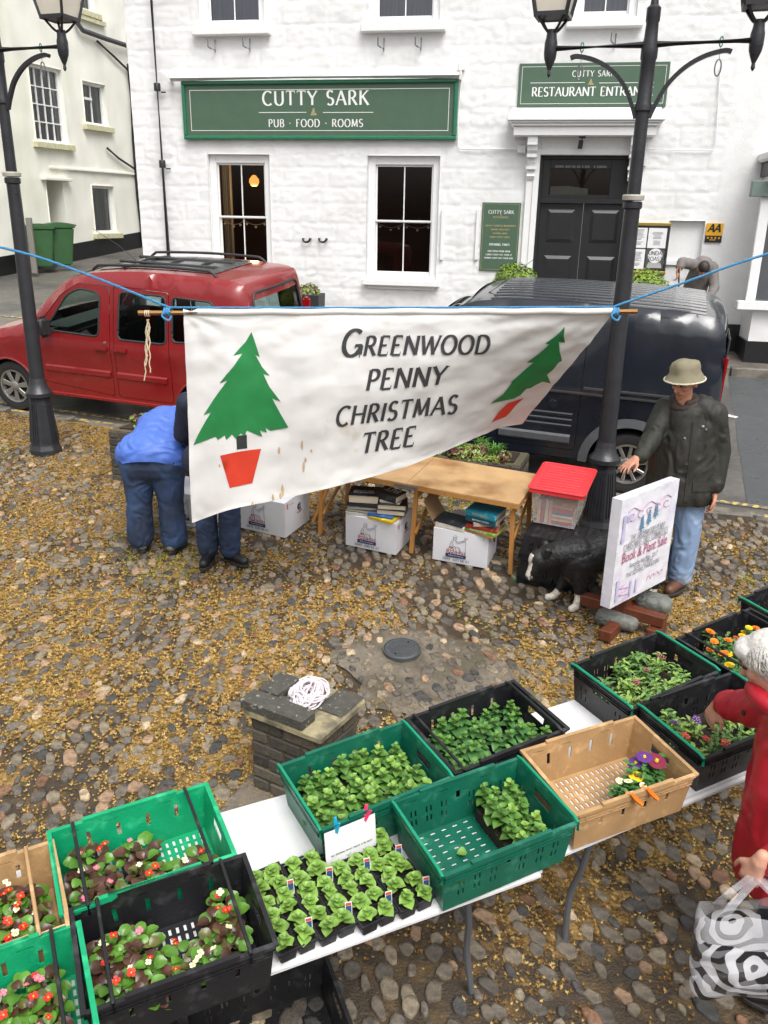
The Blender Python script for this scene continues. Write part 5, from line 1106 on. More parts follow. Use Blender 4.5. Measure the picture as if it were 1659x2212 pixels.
for sd in (-1, 1):
    mb = MB(); mb.box((4.235, sd * .70, 1.2), (.05, .1, .5)); mb.build('tail_light', 'lamp_red', van, bevel=.025, seg=2)
    mb = MB(); mb.box((.20, sd * .68, .82), (.30, .26, .2), M=Matrix.Rotation(R(-30), 3, 'Y')); mb.build('headlight', 'lamp_clear', van, bevel=.04, seg=2)
    mb = MB(); mb.box((1.36, sd * (halfv(1.36, 1.2) + .13), 1.2), (.12, .2, .28)); mb.build('door_mirror', 'dark_trim', van, bevel=.05, seg=3, smooth=True)
    mb = MB(); mb.box((4.245, sd * .36, 1.38), (.02, .5, .42)); mb.build('rear_window', 'roof_dark', van, bevel=.01)
    seat(van, 2.0, sd * .38)
    # pressed ribs low on the flank ahead of the rear wheel
    for z in (.62, .68, .74):
        mb = MB(); n = 6
        for i in range(n):
            xa, xb = 2.32 + .6 * i / n, 2.32 + .6 * (i + 1) / n
            for (za, oa), (zb, ob) in zip([(z, 0), (z + .012, .008), (z + .03, .008), (z + .042, 0)], [(z + .012, .008), (z + .03, .008), (z + .042, 0)]): mb.poly([SV(xa, za, sd, oa), SV(xb, za, sd, oa), SV(xb, zb, sd, ob), SV(xa, zb, sd, ob)])
        mb.build('flank_rib', 'navy_paint', van, smooth=50)
mb = MB(); mb.lathe([(.045, 0), (.045, .004), (.04, .006), (.001, .006)], 20, tuple(SV(2.72, .86, -1, .002)), axis=(0, -1, 0)); mb.build('fuel_cap', 'navy_paint', van)
mb = MB(); mb.tube([(1.86, -.35, 1.77), (1.98, -.35, 1.86), (2.4, -.35, 2.22)], [.008, .005, .002], 6); mb.build('aerial', 'dark_trim', van)
# ================================================================== plant stall: tables and crates
def gframe(p, ang, up=0.0):
    n = Vector((0, -SLOPE, 1)).normalized(); e1 = Vector((math.cos(ang), math.sin(ang), SLOPE * math.sin(ang))).normalized(); e2 = n.cross(e1)
    M = Matrix((e1, e2, n)).transposed().to_4x4(); M.translation = Vector(p) + n * up; return M
def setM(o, M): o.location = M.to_translation(); o.rotation_euler = M.to_euler(); return o
mat('table_white', (.74, .74, .75), .35, .05, 5, .15, 160, col2=(.62, .62, .62), c2scale=2, rvar=.1); mat('table_leg', '#6a6d72', .4, .1, 10, metal=.4)
TZ = .74
def plastic_table(corner_px, dir_px, length, depth, lab, leg_at):
    c = G(*corner_px, TZ); a, b = G(*dir_px[0], TZ), G(*dir_px[1], TZ); ang = math.atan2(b.y - a.y, b.x - a.x)
    t = thing('folding_table', lab, 'table', (0, 0, 0)); setM(t, gframe(c, ang))          # origin: front corner, x back along the edge, top at z = 0
    sg = -1 if leg_at == 'left' else 1; x0, x1 = (-length, 0) if sg < 0 else (0, length)
    mb = MB(); mb.box(((x0 + x1) / 2, depth / 2, -.022), (length, depth, .044)); mb.build('table_top', 'table_white', t, bevel=.016, seg=2)
    mb = MB()
    for y in (.07, depth - .07): mb.box(((x0 + x1) / 2, y, -.055), (length - .2, .03, .025))
    mb.build('under_frame', 'table_leg', t)
    for xl in (x0 + .22, x1 - .22):
        d = 1 if xl < (x0 + x1) / 2 else -1
        for y in (.12, depth - .12):
            mb = MB(); mb.tube(spline([(xl + d * .05, y, -.05), (xl + d * .02, y, -.3), (xl - d * .0, y + (.03 if y < .3 else -.03), -.5), (xl - d * .02, y, -.73)], 4), .0145, 8); mb.build('leg', 'table_leg', t, smooth=True)
        mb = MB(); mb.tube([(xl + d * .02, .12, -.3), (xl + d * .02, depth - .12, -.3)], .011, 6); mb.build('cross_bar', 'table_leg', t)
        mb = MB(); mb.tube([(xl + d * .02, depth / 2, -.3), (xl + d * .36, depth / 2, -.06)], .011, 6); mb.build('brace', 'table_leg', t)
    return t, ang
T1, A1 = plastic_table((1178, 1881), ((593, 2089), (1106, 1904)), 2.44, .76, 'white plastic folding table under the trays of seedlings and begonias', 'left')
T2, A2 = plastic_table((1214, 1842), ((1223, 1837), (1489, 1727)), 1.83, .76, 'white plastic folding table under the tan crate and marigolds', 'right')

for nm, c, r_ in (('bright_green', '#0f9a68', .4), ('dark_green', '#0d5f4a', .42), ('black', '#1c1c1f', .42), ('tan', '#b08d62', .5)): mat('crate_' + nm, c, r_, .16, 10, .2, 90, col2=[min(.7, k * 1.5 + .03) for k in s2l(c)], c2scale=13, c2lo=.56, c2hi=.72, rvar=.12)
mat('bar_green', '#0f8a66', .4, .08, 10)
CL, CWd, CHh = .566, .372, .20
def holed(mb, L, Hh, holes, fn, n_out):
    xs_ = sorted(set([-L / 2, L / 2] + [k for h in holes for k in h[:2]])); zs2 = sorted(set([0, Hh] + [k for h in holes for k in h[2:]]))
    for a, b in zip(xs_, xs_[1:]):
        for c, d in zip(zs2, zs2[1:]):
            m = ((a + b) / 2, (c + d) / 2)
            if any(h[0] < m[0] < h[1] and h[2] < m[1] < h[3] for h in holes): continue
            mb.poly([fn(a, c), fn(b, c), fn(b, d), fn(a, d)])
def crate_template(color, bar_m, bar_x, style):
    m = 'crate_' + color; t = bpy.data.objects.new('crate', None); COL.objects.link(t); t.empty_display_size = .1
    k = .93                                        # walls lean outwards
    sl = [(-.17, -.155, .10, .155), (-.06, -.045, .10, .155), (.05, .065, .10, .155), (.16, .175, .10, .155)] if style == 0 else [(x, x + .007, z, z + .03) for x in (-.22, -.20, -.15, -.13, -.08, -.06, .05, .07, .13, .15, .2, .22) for z in (.055, .10)] + [(-.01, .008, .12, .155)]
    for sy in (-1, 1):
        mb = MB(); holed(mb, CL, CHh, sl + [(-.24, -.19, .175, .181), (-.1, -.05, .175, .181), (.1, .15, .175, .181)], lambda x, z: (x * (k + (1 - k) * z / CHh), sy * CWd / 2 * (k + (1 - k) * z / CHh), z), sy); mb.build('side_wall', m, t, solid=.004, merge=True)
        mb = MB()
        for x0, x1, dz in ((-.28, -.17, 0), (-.17, .17, .012), (.17, .28, 0)): mb.box(((x0 + x1) / 2, sy * (CWd / 2 + .004), CHh - .004 + dz / 2), (x1 - x0, .016, .012 + dz))
        for q in range(3): mb.box((0, sy * (CWd / 2 + .002), CHh - .018 - q * .014), (CL - .02, .014 - q * .002, .004))
        for x in (-.24, -.12, 0, .12, .24): mb.box((x, sy * (CWd / 2 + .001), CHh - .03), (.004, .012, .04))
        mb.build('rim', m, t)
    eh = [(-.055, .055, .125, .165)] + ([] if style == 0 else [(y, y + .007, z, z + .03) for y in (-.13, -.1, .1, .13) for z in (.04, .085)])
    for sx in (-1, 1):
        mb = MB(); holed(mb, CWd, CHh, eh, lambda y, z: (sx * CL / 2 * (k + (1 - k) * z / CHh), y * (k + (1 - k) * z / CHh), z), sx); mb.build('end_wall', m, t, solid=.004, merge=True)
        mb = MB(); mb.box((sx * (CL / 2 + .004), 0, CHh - .002), (.016, CWd + .02, .012))
        for q in range(3): mb.box((sx * (CL / 2 + .002), 0, CHh - .018 - q * .014), (.014 - q * .002, CWd - .02, .004))
        mb.build('rim', m, t)
        if bar_m:
            mb = MB(); x = sx * bar_x; mb.tube([(x, -CWd / 2 - .012, CHh - .03), (x, -CWd / 2 - .008, CHh + .006), (x, -CWd / 2 + .02, CHh + .012), (x, CWd / 2 - .02, CHh + .012), (x, CWd / 2 + .008, CHh + .006), (x, CWd / 2 + .012, CHh - .03)], .0065, 8); mb.build('bale_arm', bar_m, t, smooth=True)
    fs = [(x, x + .010, y, y + .026) for x in [-.235 + .026 * i for i in range(19)] for y in [-.16 + .036 * j for j in range(9)]]
    if style == 1: fs = [(x, x + .022, y, y + .008) for x in [-.235 + .05 * i for i in range(10)] for y in [-.15 + .033 * j for j in range(10)]]
    mb = MB(); holed(mb, CL * k, CWd * k, [(a, b, c + CWd * k / 2, d + CWd * k / 2) for a, b, c, d in fs], lambda x, y: (x, y - CWd * k / 2, .006), 1); mb.build('floor', m, t, solid=.003, merge=True)
    return t
TPL = {}
CRATES = {}
def crate(key, color, bar_m, bar_x, style, corners, base, lab):
    kk_ = (color, bar_m, bar_x, style)
    if kk_ not in TPL: TPL[kk_] = crate_template(*kk_); t = TPL[kk_]
    else: t = copy_tree(TPL[kk_])
    P = [G(x, y, base + CHh) for x, y in corners]; c = sum(P, Vector()) / 4
    d = ((P[2] - P[1]).normalized() + (P[3] - P[0]).normalized()); ang = math.atan2(d.y, d.x)
    M = gframe(c, ang, -CHh); setM(t, M); tag(t, lab, 'crate', 'plastic crates on the plant stall'); t.name = 'crate'
    CRATES[key] = (t, M, ang); return t
crate('c1', 'tan', 'crate_tan', .20, 0, [(-255, 1935), (-260, 2153), (112, 2011), (84, 1827)], TZ, 'tan plastic crate of begonias with a tan bar across, beside a bright green crate')
crate('c2', 'bright_green', 'crate_black', .205, 0, [(105, 1797), (145, 1972), (508, 1845), (435, 1697)], TZ, 'bright green crate with two black bars and half-empty floor slots')
crate('c3', 'bright_green', 'crate_black', .205, 0, [(-252, 2145), (-212, 2390), (176, 2236), (118, 2012)], TZ, 'bright green crate full of begonias next to the tan begonia crate')
crate('c4', 'black', 'crate_black', .205, 0, [(150, 1952), (205, 2200), (600, 2032), (507, 1857)], TZ, 'black crate of red, pink and white begonias at the table edge')
crate('c5', 'dark_green', 'bar_green', .288, 0, [(602, 1655), (692, 1795), (966, 1682), (880, 1557)], TZ, 'dark green crate full of leafy seedlings with the price note pegged on')
crate('c6', 'dark_green', 'bar_green', .288, 1, [(845, 1737), (960, 1888), (1247, 1775), (1117, 1640)], TZ, 'dark green crate half empty with a block of seedlings at one end')
crate('c7', 'black', 'crate_black', .25, 0, [(884, 1552), (979, 1672), (1229, 1577), (1106, 1468)], TZ, 'black crate full of leafy seedlings behind the dark green crates')
crate('c8', 'tan', None, 0, 0, [(1124, 1630), (1254, 1750), (1504, 1665), (1366, 1556)], TZ, 'tan crate nearly empty with a few pansies and orange pegs')
crate('c9', 'black', 'bar_green', .288, 1, [(1234, 1440), (1360, 1532), (1557, 1450), (1422, 1364)], TZ, 'black crate of verbena with green bars beside the poster board')
crate('c10', 'black', 'bar_green', .288, 1, [(1365, 1532), (1498, 1645), (1748, 1545), (1592, 1452)], TZ, 'black crate of red verbena that the person in red reaches into')
crate('c11', 'black', 'crate_black', .22, 1, [(1455, 1376), (1592, 1478), (1775, 1398), (1626, 1300)], TZ, 'black crate of orange and yellow marigolds')
crate('c12', 'black', 'bar_green', .288, 1, [(1599, 1291), (1722, 1372), (1890, 1312), (1745, 1238)], TZ, 'black crate with a green bar beyond the marigolds')
crate('c13', 'black', None, 0, 1, [(395, 2180), (490, 2335), (768, 2222), (655, 2100)], 0.0, 'empty black crate on the cobbles under the begonia table')
crate('c14', 'black', None, 0, 1, [(20, 2330), (110, 2500), (420, 2380), (330, 2230)], 0.0, 'second empty black crate on the cobbles under the table')

# ------------------------------------------------------------------ plants
mat('pet_leaf', '#557f33', .5, .2, 30, objvar=.22); mat('pet_leaf_pale', '#789d43', .5, .2, 30, objvar=.15); mat('pet_leaf_deep', '#3f6d33', .5, .2, 30, objvar=.2)
mat('beg_leaf', '#55812b', .32, .2, 30, objvar=.2); mat('beg_bronze', '#4d3226', .3, .25, 30, objvar=.25); mat('beg_mid', '#5a5a2c', .32, .25, 30, objvar=.2); mat('ver_leaf', '#557a3c', .55, .2, 30, objvar=.15); mat('ver_leaf_pale', '#83a24c', .55, .2, 30); mat('stem_green', '#6d8a3f', .5, .15, 20)
mat('fl_red', '#d22a26', .5, .08, 20); mat('fl_pink', '#e0708e', .5, .08, 20); mat('fl_cream', '#e8e4c0', .5, .05, 20); mat('fl_yellow', '#ecc81c', .5, .08, 20); mat('fl_orange', '#e8801a', .5, .12, 40); mat('fl_rust', '#a8421a', .5, .12, 40); mat('fl_purple', '#5a2c7c', .5, .1, 20); mat('fl_wine', '#7a1738', .5, .1, 20); mat('fl_white', '#eeeeee', .5, .04, 20)
def leaf_mesh(name, L, W, m, shape='ovate', cup=.25, droop=.3, serr=0.0, n=5):
    mb = MB(); rows = []
    for i in range(n + 1):
        t_ = i / n
        if shape == 'round': w = W * math.sqrt(max(0, 1 - (2 * min(max(t_, .03), .985) - 1) ** 2)) * (1.0)
        elif shape == 'long': w = W * (math.sin(math.pi * min(1, t_ * .92 + .06)) ** .8)
        else: w = W * (math.sin(math.pi * t_ ** .75) ** .85) if 0 < t_ < 1 else 0.0
        if serr: w *= 1 + serr * (1 if i % 2 else -1)
        zc = -droop * L * t_ * t_ + .12 * L * math.sin(math.pi * t_)
        y = L * t_
        rows.append([mb.vert((-w, y, zc + cup * w)), mb.vert((-w * .5, y, zc + cup * w * .35)), mb.vert((0, y, zc - (.04 * L if 0 < i < n else 0))), mb.vert((w * .5, y, zc + cup * w * .35)), mb.vert((w, y, zc + cup * w))])
    for a, b in zip(rows, rows[1:]):
        for k in range(4): mb.face((a[k], a[k + 1], b[k + 1], b[k]))
    me = bpy.data.meshes.new(name); me.from_pydata(mb.v, [], mb.f); me.materials.append(MATS[m]); me.polygons.foreach_set('use_smooth', [True] * len(me.polygons)); return me
LM = {}
for nm, a in dict(pet=(.047, .0225, 'pet_leaf', 'ovate', .18, .25), petp=(.040, .0215, 'pet_leaf_pale', 'ovate', .3, .05), petd=(.055, .021, 'pet_leaf_deep', 'ovate', .15, .35), beg=(.052, .026, 'beg_leaf', 'round', .3, .12), begb=(.054, .027, 'beg_bronze', 'round', .25, .2), begm=(.05, .025, 'beg_mid', 'round', .28, .15), ver=(.055, .012, 'ver_leaf', 'long', .25, .3, .28, 9), verp=(.05, .011, 'ver_leaf_pale', 'long', .25, .2, .28, 9), pan=(.035, .014, 'pet_leaf_deep', 'round', .2, .2)).items(): LM[nm] = leaf_mesh('leaf', *a)
def petal_flower(name, m, eye, n, r, w, cone=.3, layers=1):
    mb = MB()
    for l in range(layers):
        for k in range(n):
            a = 2 * math.pi * (k + .5 * l) / n + .3 * l; rr = r * (1 - .28 * l); z = l * r * .22; c, s = math.cos(a), math.sin(a); P = []
            for (u, v, zz) in ((0, 0, 0), (.45, w, .1 + cone * .4), (.85, w * 1.05, cone), (1.0, 0, cone * .9), (.85, -w * 1.05, cone), (.45, -w, .1 + cone * .4)): P.append(((u * c - v * s) * rr, (u * s + v * c) * rr, zz * rr + z))
            mb.poly(P)
    if eye: mb.mi = 1; mb.lathe([(r * .22, r * .12), (r * .14, r * .26 + layers * r * .08), (.0005, r * .3 + layers * r * .08)], 7, cap=False)
    me = bpy.data.meshes.new(name); me.from_pydata(mb.v, [], mb.f); me.materials.append(MATS[m])
    if eye: me.materials.append(MATS[eye])
    me.polygons.foreach_set('material_index', mb.m); return me
FM = dict(red=petal_flower('flower', 'fl_red', 'fl_yellow', 4, .0135, .42), pink=petal_flower('flower', 'fl_pink', 'fl_yellow', 4, .012, .42), cream=petal_flower('flower', 'fl_cream', 'fl_yellow', 4, .012, .42), org=petal_flower('flower', 'fl_orange', None, 9, .024, .32, .35, 4), rust=petal_flower('flower', 'fl_rust', None, 9, .023, .32, .35, 4), yel=petal_flower('flower', 'fl_yellow', None, 9, .022, .32, .35, 4), pany=petal_flower('flower', 'fl_yellow', 'fl_rust', 5, .026, .6, .1), panp=petal_flower('flower', 'fl_purple', 'fl_yellow', 5, .028, .6, .1), panr=petal_flower('flower', 'fl_wine', 'fl_yellow', 5, .027, .6, .1), panw=petal_flower('flower', 'fl_cream', 'fl_yellow', 5, .018, .6, .1))
def floret_head(name, m, n, r):
    mb = MB(); rn = random.Random(n)
    for k in range(n):
        a = k * 2.4; q = r * math.sqrt(k / n); c = Vector((q * math.cos(a), q * math.sin(a), .3 * (r - q)))
        for j in range(5):
            b = 2 * math.pi * j / 5 + k; mb.mi = 0; s_ = r * .36; mb.poly([c, c + Vector((s_ * math.cos(b - .5), s_ * math.sin(b - .5), .002)), c + Vector((s_ * 1.25 * math.cos(b), s_ * 1.25 * math.sin(b), .001)), c + Vector((s_ * math.cos(b + .5), s_ * math.sin(b + .5), .002))])
        if m != 'fl_white': mb.mi = 1; mb.poly([c + Vector((r * .1 * math.cos(i * 1.57), r * .1 * math.sin(i * 1.57), .003)) for i in range(4)])
    me = bpy.data.meshes.new(name); me.from_pydata(mb.v, [], mb.f); me.materials.append(MATS[m]); me.materials.append(MATS['fl_cream']); me.polygons.foreach_set('material_index', mb.m); return me
VH = {k: floret_head('flower', 'fl_' + k, 11, .02) for k in ('red', 'wine', 'pink', 'white', 'purple')}
def put(me, parent, loc, yaw, pitch, s, name='leaf', roll=0.0):
    o = bpy.data.objects.new(name, me); COL.objects.link(o); o.parent = parent; o.location = loc; o.rotation_euler = (Matrix.Rotation(yaw, 3, 'Z') @ Matrix.Rotation(pitch, 3, 'X') @ Matrix.Rotation(roll, 3, 'Y')).to_euler(); o.scale = (s, s, s); return o
def stem(parent, pts, r, m='stem_green'):
    mb = MB(); mb.tube(pts, r, 5); return mb.build('stem', m, parent)
def rosette(parent, rn, tiers, h, leaf, top_leaf, s0=1.0, spread=1.0):
    stem(parent, [(0, 0, -.01), (rn.uniform(-.004, .004), rn.uniform(-.004, .004), h)], .0022); a = rn.uniform(0, 3.14)
    for i in range(tiers):
        f = i / max(1, tiers - 1); z = h * (.25 + .75 * f); s = s0 * (1.0 - .55 * f); a += 1.57 + rn.uniform(-.3, .3)
        for k in (0, 1): put(LM[top_leaf if f > .6 else leaf], parent, (0, 0, z), a + math.pi * k + rn.uniform(-.2, .2), rn.uniform(-.1, .22) + .38 * f, s * rn.uniform(.85, 1.15), roll=rn.uniform(-.15, .15))
def plant_root(name, lab, cat, grp, M, loc, yaw, tiltv=(0, 0)):
    t = thing(name, lab, cat, group=grp); setM(t, M @ Matrix.Translation(loc) @ Matrix.Rotation(yaw, 4, 'Z') @ Matrix.Rotation(tiltv[0], 4, 'X') @ Matrix.Rotation(tiltv[1], 4, 'Y')); return t
# petunia-like bedding seedlings: templates
PT = {}
for nm, leaf, topl, tiers, h, s0 in (('a', 'pet', 'petp', 6, .085, 1.1), ('b', 'pet', 'pet', 6, .10, 1.0), ('c', 'petd', 'pet', 6, .085, 1.0), ('d', 'petp', 'petp', 5, .04, 1.08), ('e', 'petp', 'petp', 5, .05, 1.0), ('f', 'petd', 'pet', 7, .105, .95)):
    t = bpy.data.objects.new('seedling', None); COL.objects.link(t); rosette(t, random.Random(nm), tiers, h, leaf, topl, s0); PT[nm] = [t, False]
def seedling(nm, name, lab, cat, grp, M, loc, yaw, s=1.0, parent=None):
    t0, used = PT[nm]
    o = copy_tree(t0) if used else t0; PT[nm][1] = True; o.name = name
    if parent is None: tag(o, lab, cat, grp); setM(o, M @ Matrix.Translation(loc) @ Matrix.Rotation(yaw, 4, 'Z') @ Matrix.Rotation(random.uniform(-.15, .15), 4, 'X'))
    else:
        for kk in ('label', 'category', 'group'):
            if kk in o: del o[kk]
        o.parent = parent; o.location = loc; o.rotation_euler = (random.uniform(-.12, .12), random.uniform(-.12, .12), yaw)
    o.scale = (s, s, s); return o
rn = random.Random(21)
for key, lab, grp, kinds, xr, yr, nx_, ny_ in (
    ('c5', 'leafy green bedding seedling packed in the dark green crate with the price note', 'seedlings in the full dark green crate', 'aab', (-.215, .215), (-.125, .125), 8, 5),
    ('c7', 'pointed green bedding seedling packed in the black crate behind the dark green crates', 'seedlings in the full black crate', 'ccf', (-.21, .205), (-.12, .12), 8, 4),
    ('c6', 'pale leafy seedling in the block at one end of the half-empty dark green crate', 'seedlings in the half-empty dark green crate', 'aba', (.095, .2), (-.11, .115), 3, 5)):
    M = CRATES[key][1]
    mb = MB(); mb.M = M; mb.box(((xr[0] + xr[1]) / 2, (yr[0] + yr[1]) / 2, .035), (xr[1] - xr[0] + .06, yr[1] - yr[0] + .06, .05)); tag(mb.build('seed_tray', 'soil'), {'c5': 'dark compost tray under the seedlings in the dark green crate with the note', 'c7': 'dark compost tray under the seedlings in the full black crate', 'c6': 'dark compost tray under the block of seedlings in the half-empty crate'}[key], 'tray')
    for i in range(nx_):
        for j in range(ny_):
            x = xr[0] + (xr[1] - xr[0]) * i / (nx_ - 1) + rn.uniform(-.014, .014); y = yr[0] + (yr[1] - yr[0]) * j / (ny_ - 1) + rn.uniform(-.014, .014)
            seedling(rn.choice(kinds), 'seedling', lab, 'plant', grp, M, (x, y, .06 + rn.uniform(-.01, .012)), rn.uniform(0, 6.28), rn.uniform(.85, 1.2))
# small pot, loose leaf and tag in the half-empty crate
M = CRATES['c6'][1]
for dx in (-.02, .03): seedling('d', 'seedling', 'lone pale seedling by the white tag in the half-empty dark green crate', 'plant', 'lone seedlings in the half-empty crate', M, (-.13 + dx * 2, -.11 + dx * .3, .03), rn.uniform(0, 6), 1.1)
mb = MB(); mb.M = M @ Matrix.Translation((-.06, -.12, .06)) @ Matrix.Rotation(.2, 4, 'Z'); mb.box((0, 0, .02), (.016, .0015, .085)); tag(mb.build('plant_tag', 'paper'), 'white plant tag standing in the half-empty dark green crate', 'plant tag')
o = bpy.data.objects.new('fallen_leaf', LM['petp']); COL.objects.link(o); setM(o, M @ Matrix.Translation((-.06, .0, .022)) @ Matrix.Rotation(1.2, 4, 'Z')); tag(o, 'loose pale leaf lying on the floor of the dark green crate', 'leaf')

# ---- begonias
def begonia(M, loc, grp, lab, rn, bronze, cols):
    t = plant_root('begonia', lab, 'plant', grp, M, loc, rn.uniform(0, 6.28)); n = rn.randint(12, 15)
    stem(t, [(0, 0, -.015), (0, 0, .05)], .004)
    for k in range(n):
        f = k / n; a = k * 2.4 + rn.uniform(-.3, .3); r_ = .012 + .034 * (1 - f) ; z = .025 + .055 * f + rn.uniform(-.006, .006); kind_ = 'begb' if rn.random() < bronze else ('begm' if rn.random() < .18 else 'beg')
        put(LM[kind_], t, (r_ * math.cos(a + 1.57) * .8, r_ * math.sin(a + 1.57) * .8, z), a, rn.uniform(.1, .6), rn.uniform(.65, 1.12) * (1 - .25 * f), roll=rn.uniform(-.35, .35))
    for k in range(rn.choice((0, 1, 1, 1, 2)) if cols else 0):
        c = rn.choice(cols); a = rn.uniform(0, 6.28); r_ = rn.uniform(.0, .035); z = .095 + rn.uniform(0, .02)
        for q in range(rn.choice((1, 1, 2))): put(FM[c], t, (r_ * math.cos(a) + rn.uniform(-.013, .013), r_ * math.sin(a) + rn.uniform(-.013, .013), z + rn.uniform(-.006, .006)), rn.uniform(0, 6), rn.uniform(-.6, .6), rn.uniform(.75, 1.15), 'flower')
        stem(t, [(r_ * .4 * math.cos(a), r_ * .4 * math.sin(a), .03), (r_ * math.cos(a), r_ * math.sin(a), z)], .0015)
rn = random.Random(5)
for key, pts, cols, br, lab, grp in (
    ('c2', [(-.23, .12), (-.17, .11), (-.23, .03), (-.17, .03), (-.22, -.06), (-.22, -.14), (-.15, -.07), (-.12, -.14), (-.04, .08), (.02, .10), (.02, .02), (-.03, -.04), (.05, -.06), (.0, -.13), (.08, -.13), (.15, -.1), (.2, -.12), (.23, -.06)], ('red', 'red', 'pink', 'cream'), .4, 'bronze and green begonia in the bright green crate with the half-empty floor', 'begonias in the bright green crate'),
    ('c4', [(-.23, .1), (-.17, .12), (-.11, .1), (-.23, .02), (-.16, .03), (-.09, .03), (-.23, -.07), (-.16, -.06), (-.09, -.06), (-.2, -.14), (-.12, -.14), (-.03, -.13), (.02, -.05), (.06, -.12), (.13, -.1), (.2, -.12), (.16, -.02), (.22, -.03), (.17, .06), (.23, .05), (.2, .12)], ('red', 'red', 'pink', 'cream', 'cream'), .28, 'leafy begonia in bud and flower in the black crate', 'begonias in the black crate'),
    ('c1', [(.21, .1), (.13, .12), (.2, .02), (.12, .03), (.05, .1), (.21, -.07), (.13, -.06), (.05, .02), (.05, -.07), (.2, -.14), (.12, -.14), (.04, -.15), (-.03, .0), (-.03, -.1)], ('red', 'red', 'cream'), .3, 'red flowering begonia in the tan crate', 'begonias in the tan crate'),
    ('c3', [(.19, .1), (.12, .12), (.18, .02), (.11, .03), (.04, .08), (.19, -.07), (.12, -.06), (.04, .0), (.05, -.08), (.18, -.14), (-.03, .09), (-.04, .0)], ('red', 'pink'), .3, 'large leaved begonia in the bright green crate next to the tan crate', 'begonias in the corner bright green crate')):
    M = CRATES[key][1]
    for (x, y) in [(a * .86, b * .84) for a, b in pts]: begonia(M, (x + rn.uniform(-.012, .012), y + rn.uniform(-.012, .012), .03 + rn.uniform(0, .012)), grp, lab, rn, br, cols)
    px_ = [p for p in pts]
    # black cell trays the begonias stand in
    mb = MB(); mb.M = M
    for (x, y) in [(a * .86, b * .84) for a, b in pts]: mb.box((x, y, .024), (.066, .066, .03), taper=1.1)
    kind(mb.build('plug_pots', 'crate_black'), 'stuff', 'small black plug pots under the begonias')
# ---- verbena, marigold, pansy
def bushy(M, loc, grp, lab, name, rn, leaves, n, h, spread, heads, hs):
    t = plant_root(name, lab, 'plant', grp, M, loc, rn.uniform(0, 6.28)); st = MB(); fo = MB(); mats_ = []
    for b in range(n):
        a = b * 2.4 + rn.uniform(-.3, .3); l = rn.uniform(.3, 1) * spread; tip = Vector((l * math.cos(a), l * math.sin(a), h * rn.uniform(.65, 1.1))); st.tube([(0, 0, -.01), tip * .55 + Vector((0, 0, .012)), tip], .0016, 5)
        for q in range(5):
            f = .25 + .75 * q / 4; p = tip * f; aa = rn.uniform(0, 3.14) + q * 1.57
            for k in (0, 1):
                me = LM[rn.choice(leaves)]; m_ = me.materials[0]
                if m_ not in mats_: mats_.append(m_)
                s_ = rn.uniform(.55, .95) * (1.1 - .3 * f); X = Matrix.Translation(p) @ (Matrix.Rotation(aa + math.pi * k, 4, 'Z') @ Matrix.Rotation(rn.uniform(.05, .7), 4, 'X') @ Matrix.Scale(s_, 4)); i0 = len(fo.v); fo.mi = mats_.index(m_)
                for v in me.vertices: fo.v.append((X @ v.co)[:])
                for pl in me.polygons: fo.face([i0 + i for i in pl.vertices])
        if b < len(heads): put(heads[b], t, tip + Vector((0, 0, .01)), rn.uniform(0, 6), rn.uniform(-.4, .4), hs * rn.uniform(.85, 1.15), 'flower')
    st.build('stems', 'stem_green', t); fo.build('foliage', mats_, t, smooth='all')
rn = random.Random(8)
for key, pts, hd, lab, grp in (('c9', [(-.19, -.08), (-.19, .05), (-.1, -.12), (-.1, .0), (.0, -.1), (.0, .03), (.1, -.1), (.1, .04), (.2, -.05), (.18, .08), (-.02, .11), (.09, .13)], ('wine', 'pink', 'wine', 'white'), 'bushy green verbena in the black crate beside the poster board', 'verbenas in the black crate by the poster'), ('c10', [(-.2, -.1), (-.2, .04), (-.1, -.12), (-.1, .06), (-.02, -.06), (.06, -.12), (.08, .02), (-.15, .13), (.16, -.06)], ('red', 'red', 'purple', 'red'), 'red and purple flowering verbena under the reaching hand', 'verbenas under the reaching hand')):
    M = CRATES[key][1]
    for i, (x, y) in enumerate(pts):
        hh = [VH[rn.choice(hd)] for _ in range(rn.choice((0, 0, 1, 1)) if key == 'c9' else rn.choice((0, 1, 1, 2)))]
        bushy(M, (x, y, .04), grp, lab, 'verbena', rn, ('ver', 'ver', 'verp') if i % 3 else ('verp',), 7, .115, .055, hh, 1.0)
    mb = MB(); mb.M = M; mb.box((0, 0, .03), (.5, .33, .03)); tag(mb.build('seed_tray', 'soil'), 'dark compost tray under the ' + ('verbenas by the poster board' if key == 'c9' else 'red verbenas'), 'tray')
M = CRATES['c11'][1]
for i, (x, y) in enumerate([(-.2, -.1), (-.12, -.02), (-.08, -.12), (-.02, .06), (.02, -.06), (.06, .04), (.08, -.13), (.14, -.04), (.14, .08), (-.2, .02), (.2, -.1), (-.1, .1)]):
    bushy(M, (x, y, .06), 'marigolds in the black crate', 'orange and yellow flowering marigold in the black crate', 'marigold', rn, ('ver', 'petd'), 5, .12, .05, [FM[rn.choice(('org', 'org', 'rust', 'yel'))] for _ in range(rn.choice((2, 2, 3)))], 1.0)
M = CRATES['c12'][1]
for x, y in ((-.18, -.06), (-.08, -.12), (-.1, .02)): bushy(M, (x, y, .05), 'leafy plants in the crate beyond the marigolds', 'leafy plant in the crate beyond the marigolds', 'bedding_plant', rn, ('petd', 'ver'), 5, .1, .05, [], 1)
M = CRATES['c8'][1]
